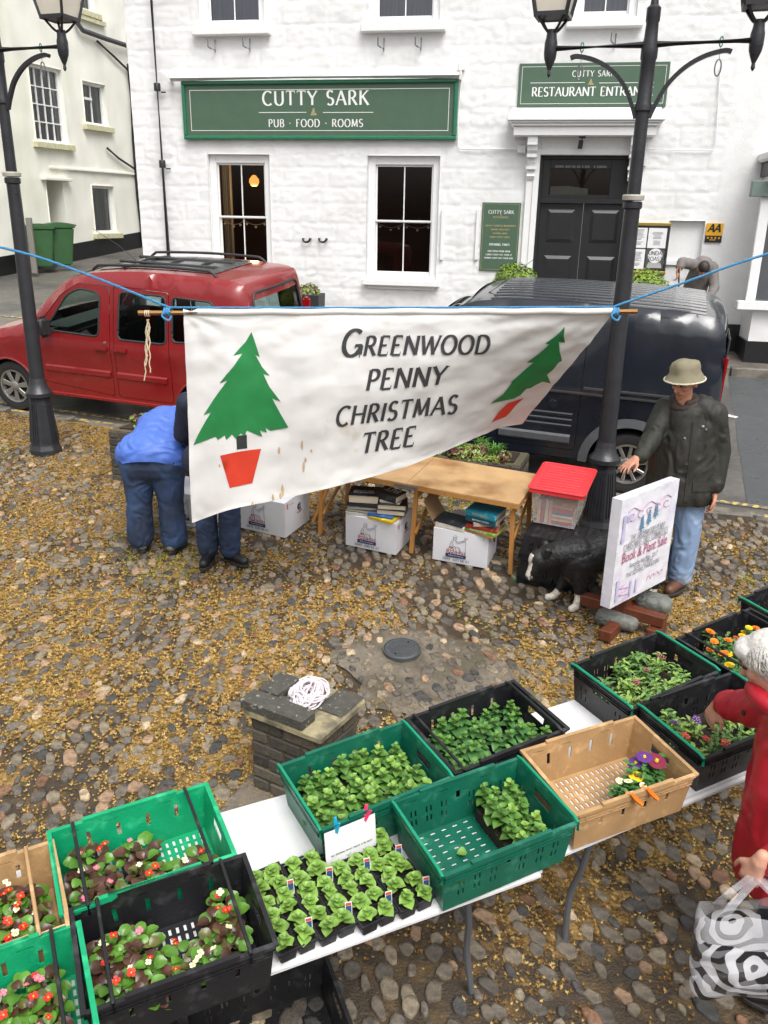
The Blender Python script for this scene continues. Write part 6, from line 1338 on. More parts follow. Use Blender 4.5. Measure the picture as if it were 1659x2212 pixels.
for i, (x, y, fl) in enumerate([(.02, -.13, ['panw', 'panw']), (.07, -.12, ['pany', 'panw']), (.12, -.1, ['panp', 'pany']), (.17, -.1, ['panr', 'panp']), (.22, -.09, []), (.14, -.14, []), (.2, -.14, []), (.08, -.15, ['panw'])]):
    bushy(M, (x - .0, y + .045, .06), 'pansies in the tan crate', 'low pansy plant in the tan crate with orange pegs', 'pansy', rn, ('pan', 'pan', 'petd'), 7, .08 if i < 2 or i > 4 else .12, .045, [FM[f] for f in fl], .95 if i < 2 or i == 7 else 1.35)
mb = MB(); mb.M = M
for a in ((-.055, 0, .115, .004), (.055, 0, .115, .004)): mb.box((.06 + a[0] * 1.2, -.105, .032), (.004, .1, .055))
for a in (-.05, .05): mb.box((.06, -.105 + a, .032), (.132, .004, .055))
mb.box((.06, -.105, .035), (.128, .096, .03)); tag(mb.build('plant_tray', 'crate_black'), 'small black plant tray of pansies inside the tan crate', 'tray')

# ---- six-cell packs on the table
mat('tag_blue', '#2d4a78', .5, .2, 60, col2='#c9c4b8', c2scale=30, c2lo=.55, c2hi=.6)
mat('tag_red', '#c5502f', .5, .05, 10)
def Z7(zx, zy): return ((1008 + .6076 * zx) / 1.8228, (3024 + .6076 * zy) / 1.8228)
angp = CRATES['c5'][2]
rowlab = ('third', 'second', 'first', 'nearest')
rn = random.Random(31)
cols_txt = ['beside the black begonia crate', 'one column away from the begonia crate', 'below the pegged price note', 'beside the half-empty dark green crate']
for row, pts in ((1, [(95, 770), (345, 690), (590, 630), (795, 545)]), (0, [(205, 1015), (462, 915), (722, 845), (965, 750)])):
    for ci, z in enumerate(pts):
        c = G(*Z7(*z), TZ + .06); M = gframe(c, angp, -.06)
        t = thing('plant_pack', 'black six-cell seedling pack %s, %s row' % (cols_txt[ci], 'table edge' if row == 0 else 'inner'), 'plant pack', group='six-cell seedling packs'); setM(t, M)
        W_, D_ = .138, .185
        mb = MB()
        for i in range(2):
            for j in range(3): mb.box((-W_ / 4 + i * W_ / 2, -D_ / 3 + j * D_ / 3, .024), (W_ / 2 * .8, D_ / 3 * .8, .048), taper=1.17)
        kind(mb.build('cells', 'crate_black', t, bevel=.004), 'stuff')
        mb = MB()
        for sx in (-1, 1): mb.box((sx * W_ / 2, 0, .052), (.006, D_ + .006, .008))
        for sy in (-1, 1): mb.box((0, sy * D_ / 2, .052), (W_ + .006, .006, .0081))
        mb.box((0, 0, .0515), (.006, D_, .007)); [mb.box((0, y, .0515), (W_, .006, .0071)) for y in (-D_ / 6, D_ / 6)]
        mb.build('rim', 'crate_black', t)
        mb = MB(); mb.box((0, 0, .044), (W_ - .01, D_ - .01, .008)); mb.build('compost', 'soil', t)
        for i in range(2):
            for j in range(3): seedling(rn.choice('dde'), 'seedling', None, None, None, None, (-W_ / 4 + i * W_ / 2 + rn.uniform(-.006, .006), -D_ / 3 + j * D_ / 3 + rn.uniform(-.006, .006), .045), rn.uniform(0, 6.28), rn.uniform(.82, 1.06), parent=t)
        lb = bpy.data.objects.new('plant_label', None); COL.objects.link(lb); lb.parent = t; lb.location = (W_ / 2 - .014, -D_ / 2 + .035, .05); lb.rotation_euler = (R(-12), 0, rn.uniform(-.15, .15) - angp * .5)
        mb = MB(); mb.box((0, 0, .03), (.024, .001, .062)); mb.build('card', 'paper', lb)
        mb = MB(); mb.poly([(-.010, -.0012, .012), (.010, -.0012, .012), (.010, -.0012, .046), (-.010, -.0012, .046)]); mb.build('picture', 'tag_blue', lb)
        mb = MB(); mb.poly([(-.010, -.0012, .047), (.010, -.0012, .047), (.010, -.0012, .058), (-.010, -.0012, .058)]); mb.build('price_band', 'tag_red', lb)
# ---- price note and clothes pegs
t5, M5, a5 = CRATES['c5']
nt_ = thing('price_note', 'white paper price note pegged to the dark green crate', 'note'); setM(nt_, M5 @ Matrix.Translation((-.28, -CWd / 2 - .022, CHh - .002)) @ Matrix.Rotation(R(-6), 4, 'X'))
mb = MB(); n = 8
for i in range(n):
    x0, x1 = .21 * i / n, .21 * (i + 1) / n; f = lambda x: -.004 * math.sin(x * 14); mb.poly([(x0, f(x0), -.148), (x1, f(x1), -.148), (x1, f(x1) * .3, 0), (x0, f(x0) * .3, 0)])
mb.build('sheet', 'paper', nt_, smooth='all', merge=True)
mb = MB(); tx = 'ALL BEDDING PLANT PACKS £1.00 EACH'; sz = .17 / text_width(tx, .2); stroke_text(mb, tx, lambda x, y, k: (x, -.0055 - k * .00001, y), sz * 1.0, .02, -.112, track=.2, w=.24, thin=.8); mb.build('lettering', 'print_ink', nt_)
for nm, m_, col_ in (('peg_blue', '#1f9ec4', 'blue'), ('peg_pink', '#e8326a', 'pink'), ('peg_orange', '#f07a1c', 'orange')): mat(nm, m_, .35, .05, 10)
def peg(M, m_, lab, grp=None):
    t = thing('clothes_peg', lab, 'clothes peg', group=grp); setM(t, M)
    for s in (-1, 1): mb = MB(); mb.prism([(-.006, -.045), (.006, -.045), (.0075, .0), (.006, .032), (-.006, .032), (-.0075, .0)], .006, lambda u, v, w: (u, s * (.002 + w) + s * max(0, v) * .35, v)); mb.build('peg_half', m_, t, bevel=.0015)
    mb = MB(); mb.tube([(.0085 * math.cos(k), .009 * math.sin(k), .002) for k in [i * math.pi / 6 for i in range(12)]], .0012, 5, closed=True); mb.build('spring', 'chrome', t)
peg(M5 @ Matrix.Translation((-.228, -CWd / 2 - .016, CHh - .0)) @ Matrix.Rotation(.15, 4, 'Y'), 'peg_blue', 'blue clothes peg holding one corner of the price note')
peg(M5 @ Matrix.Translation((-.105, -CWd / 2 - .016, CHh + .002)) @ Matrix.Rotation(.35, 4, 'Y'), 'peg_pink', 'pink clothes peg holding the other corner of the price note')
M8 = CRATES['c8'][1]
for x in (-.03, .045): peg(M8 @ Matrix.Translation((x, -CWd / 2 - .016, CHh + .002)) @ Matrix.Rotation(R(-35), 4, 'X') @ Matrix.Rotation(R(-38), 4, 'Y'), 'peg_orange', 'orange clothes peg clipped to the rim of the tan crate', 'orange pegs on the tan crate')
# ================================================================== lettering from the built-in face, for mixed-case print
_fc = {}
def font_geo(txt):
    if txt not in _fc:
        cu = bpy.data.curves.new('t', 'FONT'); cu.body = txt; cu.size = 1.0; cu.resolution_u = 2; ob = bpy.data.objects.new('t', cu); COL.objects.link(ob)
        dg = bpy.context.evaluated_depsgraph_get(); me = ob.evaluated_get(dg).to_mesh(); V_ = [v.co.copy() for v in me.vertices]; F_ = [tuple(p.vertices) for p in me.polygons]; ob.evaluated_get(dg).to_mesh_clear(); bpy.data.objects.remove(ob); bpy.data.curves.remove(cu); _fc[txt] = (V_, F_)
    return _fc[txt]
def font_put(mb, txt, fn, width, x0, y0, hscale=1.0, align='c'):
    V_, F_ = font_geo(txt); w = max(v.x for v in V_); s = width / w; i0 = len(mb.v)
    for v in V_: mb.vert(fn(x0 + (v.x * s - (width / 2 if align == 'c' else 0)), y0 + v.y * s * hscale))
    for f in F_: mb.face([i0 + i for i in f])

# ================================================================== the banner
BY = 5.5
mat('canvas', '#dad8d6', .8, .05, 4, .25, 260, col2='#b9a88a', c2scale=2.6, c2lo=.66, c2hi=.78); mat('canvas_hem', '#dedcd8', .8, .05, 6, .2, 200)
mat('tree_green', '#1c7a3e', .7, .14, 9); mat('pot_red', '#cf3a22', .7, .1, 9); mat('letter_black', '#38383a', .75, .2, 14); mat('trunk_black', '#2e3133', .75, .15, 12); mat('dowel', '#b5854a', .5, .2, 6, stretch=(1, 14, 14)); mat('rope_blue', '#3f86b4', .6, .25, 90); mat('cord_cream', '#d2c4a6', .8, .15, 60); mat('stain', '#bda581', .85, .2, 30)
def bez(pts, n=40): 
    P = spline(pts, 10); return P
def curve_at(P, t):
    f = t * (len(P) - 1); i = min(int(f), len(P) - 2); return P[i].lerp(P[i + 1], f - i)
TLp, TRp = atY(397, 674, BY), atY(1327, 672, BY)
Lc = spline([TLp, atY(401, 780, BY), atY(408, 950, BY + .01), atY(415, 1130, BY + .03)], 8)
Rc = spline([TRp, atY(1283, 730, 5.6), atY(1222, 800, 5.8), atY(1170, 865, 6.05), atY(1128, 916, 6.27)], 8)
Bc = spline([atY(415, 1130, BY + .03), atY(500, 1100, BY - .03), atY(600, 1080, BY + .02), atY(700, 1057, BY), atY(800, 1030, BY + .1), atY(900, 1000, BY + .18), atY(1000, 957, BY + .4), atY(1070, 930, BY + .6), atY(1128, 916, 6.27)], 6)
BLp, BRp = Lc[-1], Rc[-1]
def S0(u, v):
    T = TLp.lerp(TRp, u); B = curve_at(Bc, u); Lf = curve_at(Lc, v); Rt = curve_at(Rc, v)
    return T * (1 - v) + B * v + Lf * (1 - u) + Rt * u - (TLp * (1 - u) * (1 - v) + TRp * u * (1 - v) + BLp * (1 - u) * v + BRp * u * v)
def wrinkle(u, v):
    w = .010 * noise.noise(Vector((u * 5, v * 3, 1))) + .006 * noise.noise(Vector((u * 14 + v * 6, v * 9 - u * 5, 4))) + .0022 * noise.noise(Vector((u * 40, v * 26, 9)))
    d = math.hypot((1 - u) * 1.9, v) + 1e-6; a = math.atan2(v, (1 - u) * 1.9); w += .012 * math.sin(a * 16) * min(1, d) * math.exp(-d * 1.6)
    d2 = math.hypot(u * 1.9, v); w += .006 * math.sin(math.atan2(v, u * 1.9 + .01) * 14) * math.exp(-d2 * 4)
    return 1.7 * w * min(1, v * 8 + .1)
def BS(u, v, off=0.0):
    p = S0(u, v); e = .004; n = (S0(min(1, u + e), v) - S0(max(0, u - e), v)).cross(S0(u, min(1, v + e)) - S0(u, max(0, v - e))); n.normalize()
    if n.y > 0: n = -n
    return p + n * (wrinkle(u, v) + off)
ban = thing('banner', 'long off-white canvas banner with two painted fir trees and hand-lettered words', 'banner', ((TLp + TRp) / 2))
mb = MB(); nu, nv = 120, 56; ids = [[mb.vert(BS(i / nu, j / nv)) for j in range(nv + 1)] for i in range(nu + 1)]
for i in range(nu):
    for j in range(nv): mb.face((ids[i][j], ids[i][j + 1], ids[i + 1][j + 1], ids[i + 1][j]))
mb.build('cloth', 'canvas', ban, world=True, smooth='all')
mb = MB(); mb.tube([TLp.lerp(TRp, k / 30) + Vector((0, 0, .003 * math.sin(k * 1.3))) for k in range(31)], .021, 12); mb.build('sleeve', 'canvas_hem', ban, world=True, smooth=True)
# pixel -> cloth
GU = [(i / 40, j / 24) for i in range(41) for j in range(25)]; GP = np.array([proj(S0(u, v))[:2] for u, v in GU])
def inv(x, y):
    k = int(np.argmin((GP[:, 0] - x) ** 2 + (GP[:, 1] - y) ** 2)); u, v = GU[k]
    for _ in range(4):
        a = proj(S0(u, v)); e = .002; b = proj(S0(u + e, v)); c = proj(S0(u, v + e)); J = ((b[0] - a[0]) / e, (c[0] - a[0]) / e, (b[1] - a[1]) / e, (c[1] - a[1]) / e); D_ = J[0] * J[3] - J[1] * J[2]
        if abs(D_) < 1e-6: break
        rx, ry = x - a[0], y - a[1]; u += (J[3] * rx - J[1] * ry) / D_; v += (-J[2] * rx + J[0] * ry) / D_; u = min(1, max(0, u)); v = min(1, max(0, v))
    return u, v
def paint(name, poly, m, off=.004, sp=22, parent=None):
    uv = [inv(x, y) for x, y in poly]; uv = [(u * 2.9, v * 1.4) for u, v in uv]; mb = MB(); mb.sheet(uv, (), lambda a, b: BS(a / 2.9, b / 1.4, off), .05); return mb.build(name, m, ban, world=True, smooth='all')
paint('fir_tree', [(543, 717), (561, 771), (551, 766), (566, 792), (583, 811), (569, 807), (582, 834), (607, 867), (588, 859), (606, 893), (623, 923), (598, 928), (584, 930), (573, 923), (577, 934), (561, 928), (567, 943), (548, 935), (533, 929), (529, 941), (520, 935), (509, 947), (501, 938), (489, 950), (485, 940), (471, 950), (466, 943), (418, 961), (456, 890), (440, 896), (472, 848), (492, 821), (474, 828), (506, 790), (524, 763), (504, 768), (531, 738)], 'tree_green')
paint('trunk', [(510, 942), (533, 938), (534, 968), (512, 971)], 'trunk_black', .003); paint('flower_pot', [(476, 984), (564, 969), (545, 1044), (497, 1054)], 'pot_red')
z6 = lambda a, b: (1106 + a / 3, 493.75 + b / 3)
paint('fir_tree', [z6(*p) for p in ((340, 635), (333, 690), (343, 738), (303, 732), (307, 790), (322, 850), (298, 862), (268, 908), (226, 945), (250, 1002), (196, 985), (150, 1008), (118, 1028), (92, 1034), (52, 1078), (10, 1103), (-60, 1122), (-138, 1138), (-60, 1075), (5, 1003), (-8, 1004), (60, 940), (142, 868), (95, 866), (170, 812), (240, 747), (215, 738), (285, 690))], 'tree_green')
paint('flower_pot', [(1131, 860), (1098, 872), (1080, 888), (1062, 912), (1094, 901)], 'pot_red')
def line_text(txt, a, b, cap, cap2, slant=.22, first=1.0):
    ax, ay = a; bx, by = b; w = text_width(txt, .17) + slant + (first - 1) * GL[txt[0]][0]; mb = MB()
    def fn(x, y, k):
        f = x / w; c = cap + (cap2 - cap) * f; u, v = inv(ax + (bx - ax) * f, ay + (by - ay) * f - y * c); return BS(u, v, .0045 + k * .00003)
    stroke_text(mb, txt, fn, 1.0, 0, 0, track=.17, w=.185, thin=.6, serif=.11, slant=slant, first=first); mb.build('lettering', 'letter_black', ban, world=True)
line_text('GREENWOOD', (737, 770), (1058, 761), 42, 38, first=1.36); line_text('PENNY', (790, 842), (966, 829), 42, 41); line_text('CHRISTMAS', (725, 921), (991, 890), 41, 38); line_text('TREE', (779, 981), (901, 961), 42, 40)
for k, (x, y, l) in enumerate(((603, 972, 9), (652, 962, 12), (659, 995, 7), (655, 1010, 14), (606, 1072, 10), (610, 1060, 18), (590, 1075, 9), (545, 1092, 10), (563, 1095, 6), (672, 975, 4), (475, 1006, 4), (505, 1100, 3))):
    paint('stain', [(x + random.uniform(1.5, 3.5) * math.cos(a), y + l * math.sin(a) * random.uniform(.7, 1)) for a in [q * math.pi / 4 for q in range(8)]], 'stain', .0035)
mb = MB(); P0, P1 = atY(299, 676, BY), atY(1376, 673, BY); mb.tube([P0, P1], .0155, 12); tag(mb.build('banner_pole', 'dowel', smooth=30), 'round wooden pole carrying the canvas banner', 'pole')
def twisted(mb, path, r, pitch=.035):
    L_ = [0.0]
    for a, b in zip(path, path[1:]): L_.append(L_[-1] + (b - a).length)
    n = int(L_[-1] / (pitch / 6))
    for ph in (0, 2.094, 4.189):
        pts = []; j = 0
        for i in range(n + 1):
            s = L_[-1] * i / n
            while j < len(L_) - 2 and L_[j + 1] < s: j += 1
            p = path[j].lerp(path[j + 1], (s - L_[j]) / max(1e-6, L_[j + 1] - L_[j])); d = (path[j + 1] - path[j]).normalized(); u, w = frame(d); a = ph + 2 * math.pi * s / pitch; pts.append(p + (u * math.cos(a) + w * math.sin(a)) * r * .5)
        mb.tube(pts, r * .55, 5)
rp = thing('banner_rope', 'blue twisted rope strung across the square holding up the banner pole', 'rope', atY(830, 663, BY))
k1, k2 = atY(365, 664, BY), atY(1327, 662, BY)
mb = MB(); twisted(mb, spline([atY(-420, 455, 4.9), atY(0, 534, 5.2), atY(180, 590, 5.35), k1], 8), .0085); mb.build('strand', 'rope_blue', rp, world=True)
mb = MB(); twisted(mb, [k1.lerp(k2, i / 20) + Vector((0, -.004, .0 - .004 * math.sin(i / 20 * math.pi))) for i in range(21)], .0065); mb.build('strand', 'rope_blue', rp, world=True)
mb = MB(); twisted(mb, spline([k2, atY(1490, 606, 5.4), atY(1659, 548, 5.3), atY(2050, 440, 5.1)], 8), .0085); mb.build('strand', 'rope_blue', rp, world=True)
for kx in (362, 1329):
    c = atY(kx, 674, BY); mb = MB(); pts = []
    for i in range(60): a = i * .75; pts.append(c + Vector((-.018 + .036 * i / 60 + .006 * math.sin(i), .023 * math.cos(a), .023 * math.sin(a) + .002)))
    mb.tube(pts, .007, 6); mb.tube(spline([c + Vector((0, -.02, .01)), c + Vector((-.03, -.03, -.02)), c + Vector((.01, -.03, -.05)), c + Vector((.03, -.02, -.02))], 5), .007, 6); mb.build('knot', 'rope_blue', rp, world=True)
cd = thing('frayed_cord_tassel', 'frayed cream cord tied round the bare end of the banner pole', 'cord', atY(318, 680, BY - .02)); c = atY(318, 677, BY); mb = MB()
for i in range(3): mb.tube([c + Vector((-.012 + .012 * i, .018 * math.cos(a), .018 * math.sin(a))) for a in [q * math.pi / 6 for q in range(12)]], .004, 5, closed=True)
mb.build('wrapping', 'cord_cream', cd, world=True)
for k, (x0, x1, y1) in enumerate(((317, 313, 822), (320, 318, 770), (322, 324, 805), (318, 316, 790))):
    mb = MB(); mb.tube([atY(x0 + (x1 - x0) * i / 14 + 1.6 * math.sin(i * 1.7 + k * 2), 690 + (y1 - 690) * i / 14, BY - .02 - .004 * k) for i in range(15)], .0042, 5); mb.build('cord_strand', 'cord_cream', cd, world=True)

# ================================================================== wooden book table
mat('table_wood', '#bb976a', .55, .18, 5, .1, 60, col2='#8f6636', c2scale=3, c2lo=.5, c2hi=.7); mat('leg_wood', '#b57f42', .55, .15, 6, stretch=(6, 6, 1))
th_ = .655; a_, b_ = G(791, 1029, th_), G(1121, 1089, th_); ta = math.atan2(b_.y - a_.y, b_.x - a_.x)
bt = thing('book_table', 'folding wooden pasting table under the banner with books beneath', 'table'); MT = gframe(G(1121, 1089, th_), ta); setM(bt, MT)
TLn, TD = 1.86, .66
for x0, x1 in ((-TLn / 2 + .002, 0), (-TLn, -TLn / 2 - .002)):
    mb = MB(); mb.box(((x0 + x1) / 2, TD / 2, -.006), (x1 - x0, TD, .012)); mb.build('table_top', 'table_wood', bt)
    mb = MB(); [mb.box(((x0 + x1) / 2, y, -.029), (x1 - x0, .018, .034)) for y in (.01, TD - .01)]; [mb.box((x, TD / 2, -.029), (.018, TD - .04, .0338)) for x in (x0 + .009, x1 - .009)]; mb.build('edge_frame', 'leg_wood', bt)
for x in (-.06, -.86, -1.72):
    for y in (.06, TD - .06): mb = MB(); mb.bar((x, y, -.04), (x + (.03 if x > -.5 else -.03), y, -th_ + .01), .026, .034); mb.build('leg', 'leg_wood', bt)
    mb = MB(); mb.bar((x, .06, -.12), (x, TD - .06, -.12), .02, .04); mb.build('rail', 'leg_wood', bt)
    mb = MB(); mb.bar((x, .06, -.46), (x, TD - .06, -.2), .018, .03); mb.build('diagonal_brace', 'leg_wood', bt)
mb = MB(); mb.bar((-1.82, .06, -.55), (-1.62, .06, -.08), .02, .026); mb.build('splayed_leg', 'leg_wood', bt)
mb = MB(); mb.box((-TLn / 2 + .0, -.003, -.026), (.20, .006, .022)); mb.lathe([(.02, 0), (.02, .006), (.001, .007)], 14, (-TLn / 2 + .02, -.006, -.034), axis=(0, -1, 0)); mb.build('hinge_catch', 'old_steel', bt)
mb = MB(); mb.tube([(-.05, .0, -.05), (-.28, .05, -.4)], .002, 5); mb.build('stay_cord', 'cord_cream', bt)

# ================================================================== removal boxes and books
mat('box_white', (.72, .72, .76), .7, .04, 6, .1, 120); mat('kraft', '#a98a66', .8, .1, 10, stretch=(1, 40, 1)); mat('box_blue', '#25335f', .6, .08, 10); mat('box_red', '#c0392b', .6, .08, 10); mat('line_grey', '#6a6a74', .7, .1, 20); mat('pages', '#cfc4ae', .8, .12, 40, stretch=(1, 1, 60))
def moving_box(bl, br, depth, h, lab, flap=False, open_=False):
    p, q = G(*bl), G(*br); ang = math.atan2(q.y - p.y, q.x - p.x); w = (q - p).length; t = thing('removal_box', lab, 'box', group='white removal boxes under the book table'); setM(t, gframe(p, ang, .012))
    mb = MB()                                     # five sides with slightly bowed faces
    def wall(f):
        n = 6
        for i in range(n):
            for j in range(n): mb.poly([f(i / n, j / n), f((i + 1) / n, j / n), f((i + 1) / n, (j + 1) / n), f(i / n, (j + 1) / n)])
    bw = lambda a, b: .008 * math.sin(math.pi * a) * math.sin(math.pi * b)
    wall(lambda a, b: (a * w, -bw(a, b), b * h)); wall(lambda a, b: (w + bw(a, b), a * depth, b * h)); wall(lambda a, b: (w - a * w, depth + bw(a, b), b * h)); wall(lambda a, b: (-bw(a, b), depth - a * depth, b * h))
    wall(lambda a, b: (a * w, b * depth, .002)); wall(lambda a, b: (a * w, b * depth, h - (.05 if open_ else 0) - .004 + .006 * bw(a, b)))
    mb.build('carton', 'box_white', t, merge=True, smooth=35)
    if flap: mb = MB(); mb.poly([(.0, depth, h), (-.0, depth * .1, h), (-.12, depth * .25, h + .17), (-.13, depth, h + .19)]); mb.build('flap', 'kraft', t, solid=.005)
    if open_: mb = MB(); mb.poly([(.0, depth, h), (w, depth, h), (w * .8, depth * .55, h + .05), (.05, depth * .6, h + .045)]); mb.build('flap', 'box_white', t, solid=.004)
    # printed front: seated helmeted figure with trident and shield, name, band, telephone number
    cx = w * .43; fy = -.0105
    F2 = lambda x, y: (cx + (x - .5) * .19, fy, h * .16 + y * h * .72)
    pr = bpy.data.objects.new('print', None); COL.objects.link(pr); pr.parent = t
    mb = MB()
    for path in ([(.36, .93), (.40, .99), (.47, 1.0), (.52, .96), (.52, .9), (.36, .9), (.36, .93)], [(.52, .92), (.5, .84), (.46, .82), (.46, .78)], [(.36, .9), (.37, .82), (.40, .78)], [(.46, .78), (.6, .74), (.75, .8), (.86, .84)], [(.46, .72), (.62, .68), (.86, .8)], [(.40, .78), (.3, .74), (.24, .6), (.22, .5)], [(.34, .7), (.36, .55), (.45, .5), (.62, .5), (.75, .3), (.8, .2)], [(.45, .5), (.52, .35), (.55, .2)], [(.62, .5), (.66, .35), (.68, .2)], [(.92, .18), (.9, .98)], [(.84, .97), (.85, .9), (.96, .9), (.97, .97)]): mb.tube([F2(*p) for p in path], .0016, 4)
    mb.build('figure', 'line_grey', pr)
    sc_ = F2(.28, .34); rr_ = .031
    mb = MB(); mb.poly([(sc_[0] + rr_ * .8 * math.cos(a), fy - .0006, sc_[2] + rr_ * 1.15 * math.sin(a)) for a in [k * math.pi / 10 for k in range(20)]]); mb.build('shield', 'box_blue', pr)
    mb = MB()
    for a in (0, 90, 45, -45):
        ca, sa = math.cos(R(a)), math.sin(R(a)); n_ = .0035 if a in (0, 90) else .0022; l_ = rr_ * (.8 if a == 0 else 1.1 if a == 90 else .85); mb.poly([(sc_[0] + x * ca - y * sa, fy - .0012 - .0001 * abs(a) / 45, sc_[2] + x * sa + y * ca) for x, y in ((-l_, -n_ * 1.6), (l_, -n_ * 1.6), (l_, n_ * 1.6), (-l_, n_ * 1.6))])
    mb.build('shield_cross', 'sign_white', pr)
    mb = MB()
    for a in (0, 90): ca, sa = math.cos(R(a)), math.sin(R(a)); n_ = .003; l_ = rr_ * (.8 if a == 0 else 1.1); mb.poly([(sc_[0] + x * ca - y * sa, fy - .002 - .0002 * (a > 0), sc_[2] + x * sa + y * ca) for x, y in ((-l_, -n_), (l_, -n_), (l_, n_), (-l_, n_))])
    mb.build('shield_cross', 'box_red', pr)
    z1 = h * .2; mb = MB(); font_put(mb, 'Britannia', lambda x, y: (cx + x, fy - .0005, z1 + .035 + y), .165, 0, 0); mb.build('name', 'box_red', pr)
    mb = MB(); mb.poly([(cx - .085, fy - .0005, z1 - .004), (cx + .085, fy - .0005, z1 - .004), (cx + .085, fy - .0005, z1 + .028), (cx - .085, fy - .0005, z1 + .028)]); mb.build('band', 'box_blue', pr)
    mb = MB(); font_put(mb, 'Movers International', lambda x, y: (cx + x, fy - .0012, z1 + .008 + y), .125, 0, 0); mb.build('band_text', 'sign_white', pr)
    mb = MB(); font_put(mb, '0845  600 66 61', lambda x, y: (cx + x, fy - .0005, z1 - .035 + y), .22, 0, 0); mb.build('telephone_number', 'print_ink', pr)
    mb = MB(); sx_ = w + .0105; c_ = (depth * .55, h * .66); mb.tube([(sx_, c_[0] + .028 * math.cos(a), c_[1] + .03 * math.sin(a)) for a in [.6 + k * 5 / 16 for k in range(17)]], .004, 5); mb.tube([(sx_, c_[0] + .014 * math.cos(a), c_[1] + .015 * math.sin(a)) for a in [k * 6.28 / 12 for k in range(12)]], .003, 5, closed=True); mb.build('side_logo', 'box_blue', pr)
    mb = MB(); mb.poly([(sx_, c_[0] - .04, c_[1] - .055), (sx_, c_[0] + .05, c_[1] - .055), (sx_, c_[0] + .05, c_[1] - .047), (sx_, c_[0] - .04, c_[1] - .047)]); mb.poly([(sx_, .03, h * .8), (sx_, .042, h * .8), (sx_, .042, h * .9), (sx_, .05, h * .9), (sx_, .036, h * .96), (sx_, .022, h * .9), (sx_, .03, h * .9)]); font_put(mb, 'TOP USE', lambda x, y: (sx_, .1 + x, h * .86 + y), .07, 0, 0); mb.build('side_print', 'box_red', pr)
    return t, gframe(p, ang, .012), w, depth, h
moving_box((352, 1129), (452, 1147), .36, .31, 'white removal box behind the stooping person in blue')
moving_box((514, 1141), (617, 1165), .42, .325, 'closed white removal box by the splayed table leg, no books on it', open_=True)
b3 = moving_box((747, 1179), (855, 1202), .36, .285, 'white removal box topped by dark hardback books and a yellow one')
b4 = moving_box((934, 1210), (1051, 1231), .34, .29, 'white removal box with open kraft flap and the teal books', flap=True)
bk = {}
def cov(h_):
    if h_ not in bk: bk[h_] = 'cover_' + h_[1:]; mat(bk[h_], h_, .3, .25, 12, col2=[min(1, k * 2.2 + .03) for k in s2l(h_)], c2scale=9, c2lo=.6, c2hi=.68)
    return bk[h_]
def book(M, x, y, z, w, d, t_, rz, colr, lab, spine=None, tm='sign_white', title=None, grp='books on the removal boxes', tilt=(0, 0)):
    o = thing('book', lab, 'book', group=grp); setM(o, M @ Matrix.Translation((x, y, z)) @ Matrix.Rotation(rz, 4, 'Z') @ Matrix.Rotation(tilt[0], 4, 'X') @ Matrix.Rotation(tilt[1], 4, 'Y'))
    mb = MB(); mb.box((0, 0, .0015), (w, d, .003)); mb.box((0, 0, t_ - .0015), (w, d, .003)); mb.box((0, -d / 2 + .0015, t_ / 2), (w, .003, t_ - .0061)); mb.build('cover', cov(colr), o)
    mb = MB(); mb.box((0, .0, t_ / 2), (w - .012, d - .012, t_ - .0065)); mb.build('pages', 'pages', o)
    if spine: mb = MB(); font_put(mb, spine, lambda a, b: (a, -d / 2 - .0008, t_ * .3 + b), w * .55, 0, 0); mb.build('spine_title', tm, o)
    if title: 
        mb = MB()
        for k, s_ in enumerate(title): font_put(mb, s_, lambda a, b: (a, b, t_ + .0008), w * .7, 0, d * (.1 - .14 * k)); 
        mb.build('cover_title', tm, o)
    return o
M3, w3, d3, h3 = b3[1], b3[2], b3[3], b3[4]; H3_ = h3 + .004
z = H3_
for k, (w, d, t_, rz, c, lab, ti) in enumerate(((.26, .2, .012, .25, '#d8d8d4', 'thin white magazine at the bottom of the dark book pile', None), (.25, .2, .016, .15, '#3a4048', 'slate grey magazine above the thin white one', None), (.25, .19, .014, .3, '#59606a', 'grey paperback in the middle of the dark book pile', None), (.24, .18, .018, .2, '#2a2c34', 'dark paperback under the thick black hardback', None), (.23, .17, .045, .28, '#1b1d26', 'thick black hardback with red panel topping the pile', ['READING', 'AND OTHER']))):
    book(M3, .11, .15, z, w * 1.12, d * 1.2, t_ * 1.6, rz + (0 if k == 3 else math.pi), c, lab, title=ti, tm='sign_white'); z += t_ * 1.6 + .001
book(M3, .33, .07, H3_, .22, .17, .018, -.12, '#d9b31c', 'yellow and blue paperback under the white-paged hardbacks'); book(M3, .30, .10, H3_ + .019, .22, .17, .014, .05, '#2a5fa8', 'blue paperback on the yellow one'); 
book(M3, .36, .15, H3_ + .034, .24, .18, .045, .22 + math.pi, '#1c1c1f', 'lower of two black hardbacks with white page edges'); book(M3, .36, .155, H3_ + .08, .24, .18, .045, .3 + math.pi, '#231c22', 'upper of two black hardbacks with white page edges'); book(M3, .35, .16, H3_ + .126, .17, .13, .022, .1, '#e3ddd0', 'small cream paperback beneath the thick dark novel'); book(M3, .34, .16, H3_ + .149, .22, .16, .055, -.25, '#2b2e2e', 'thick dark novel on top of the second pile', title=['The', 'Other Side'], tm='sign_white')
M4, w4, d4, h4 = b4[1], b4[2], b4[3], b4[4]; H4_ = h4 + .004
book(M4, .14, .1, H4_, .25, .18, .035, -.12, '#cfc9bd', 'pale paperback under the aircraft magazine'); book(M4, .13, .11, H4_ + .036, .26, .2, .012, -.2, '#2b2f36', 'dark glossy magazine with a pale machine on its cover'); book(M4, .2, .26, H4_, .22, .15, .03, -.15, '#d6d6da', 'white paperback lying by the kraft flap')
z = H4_
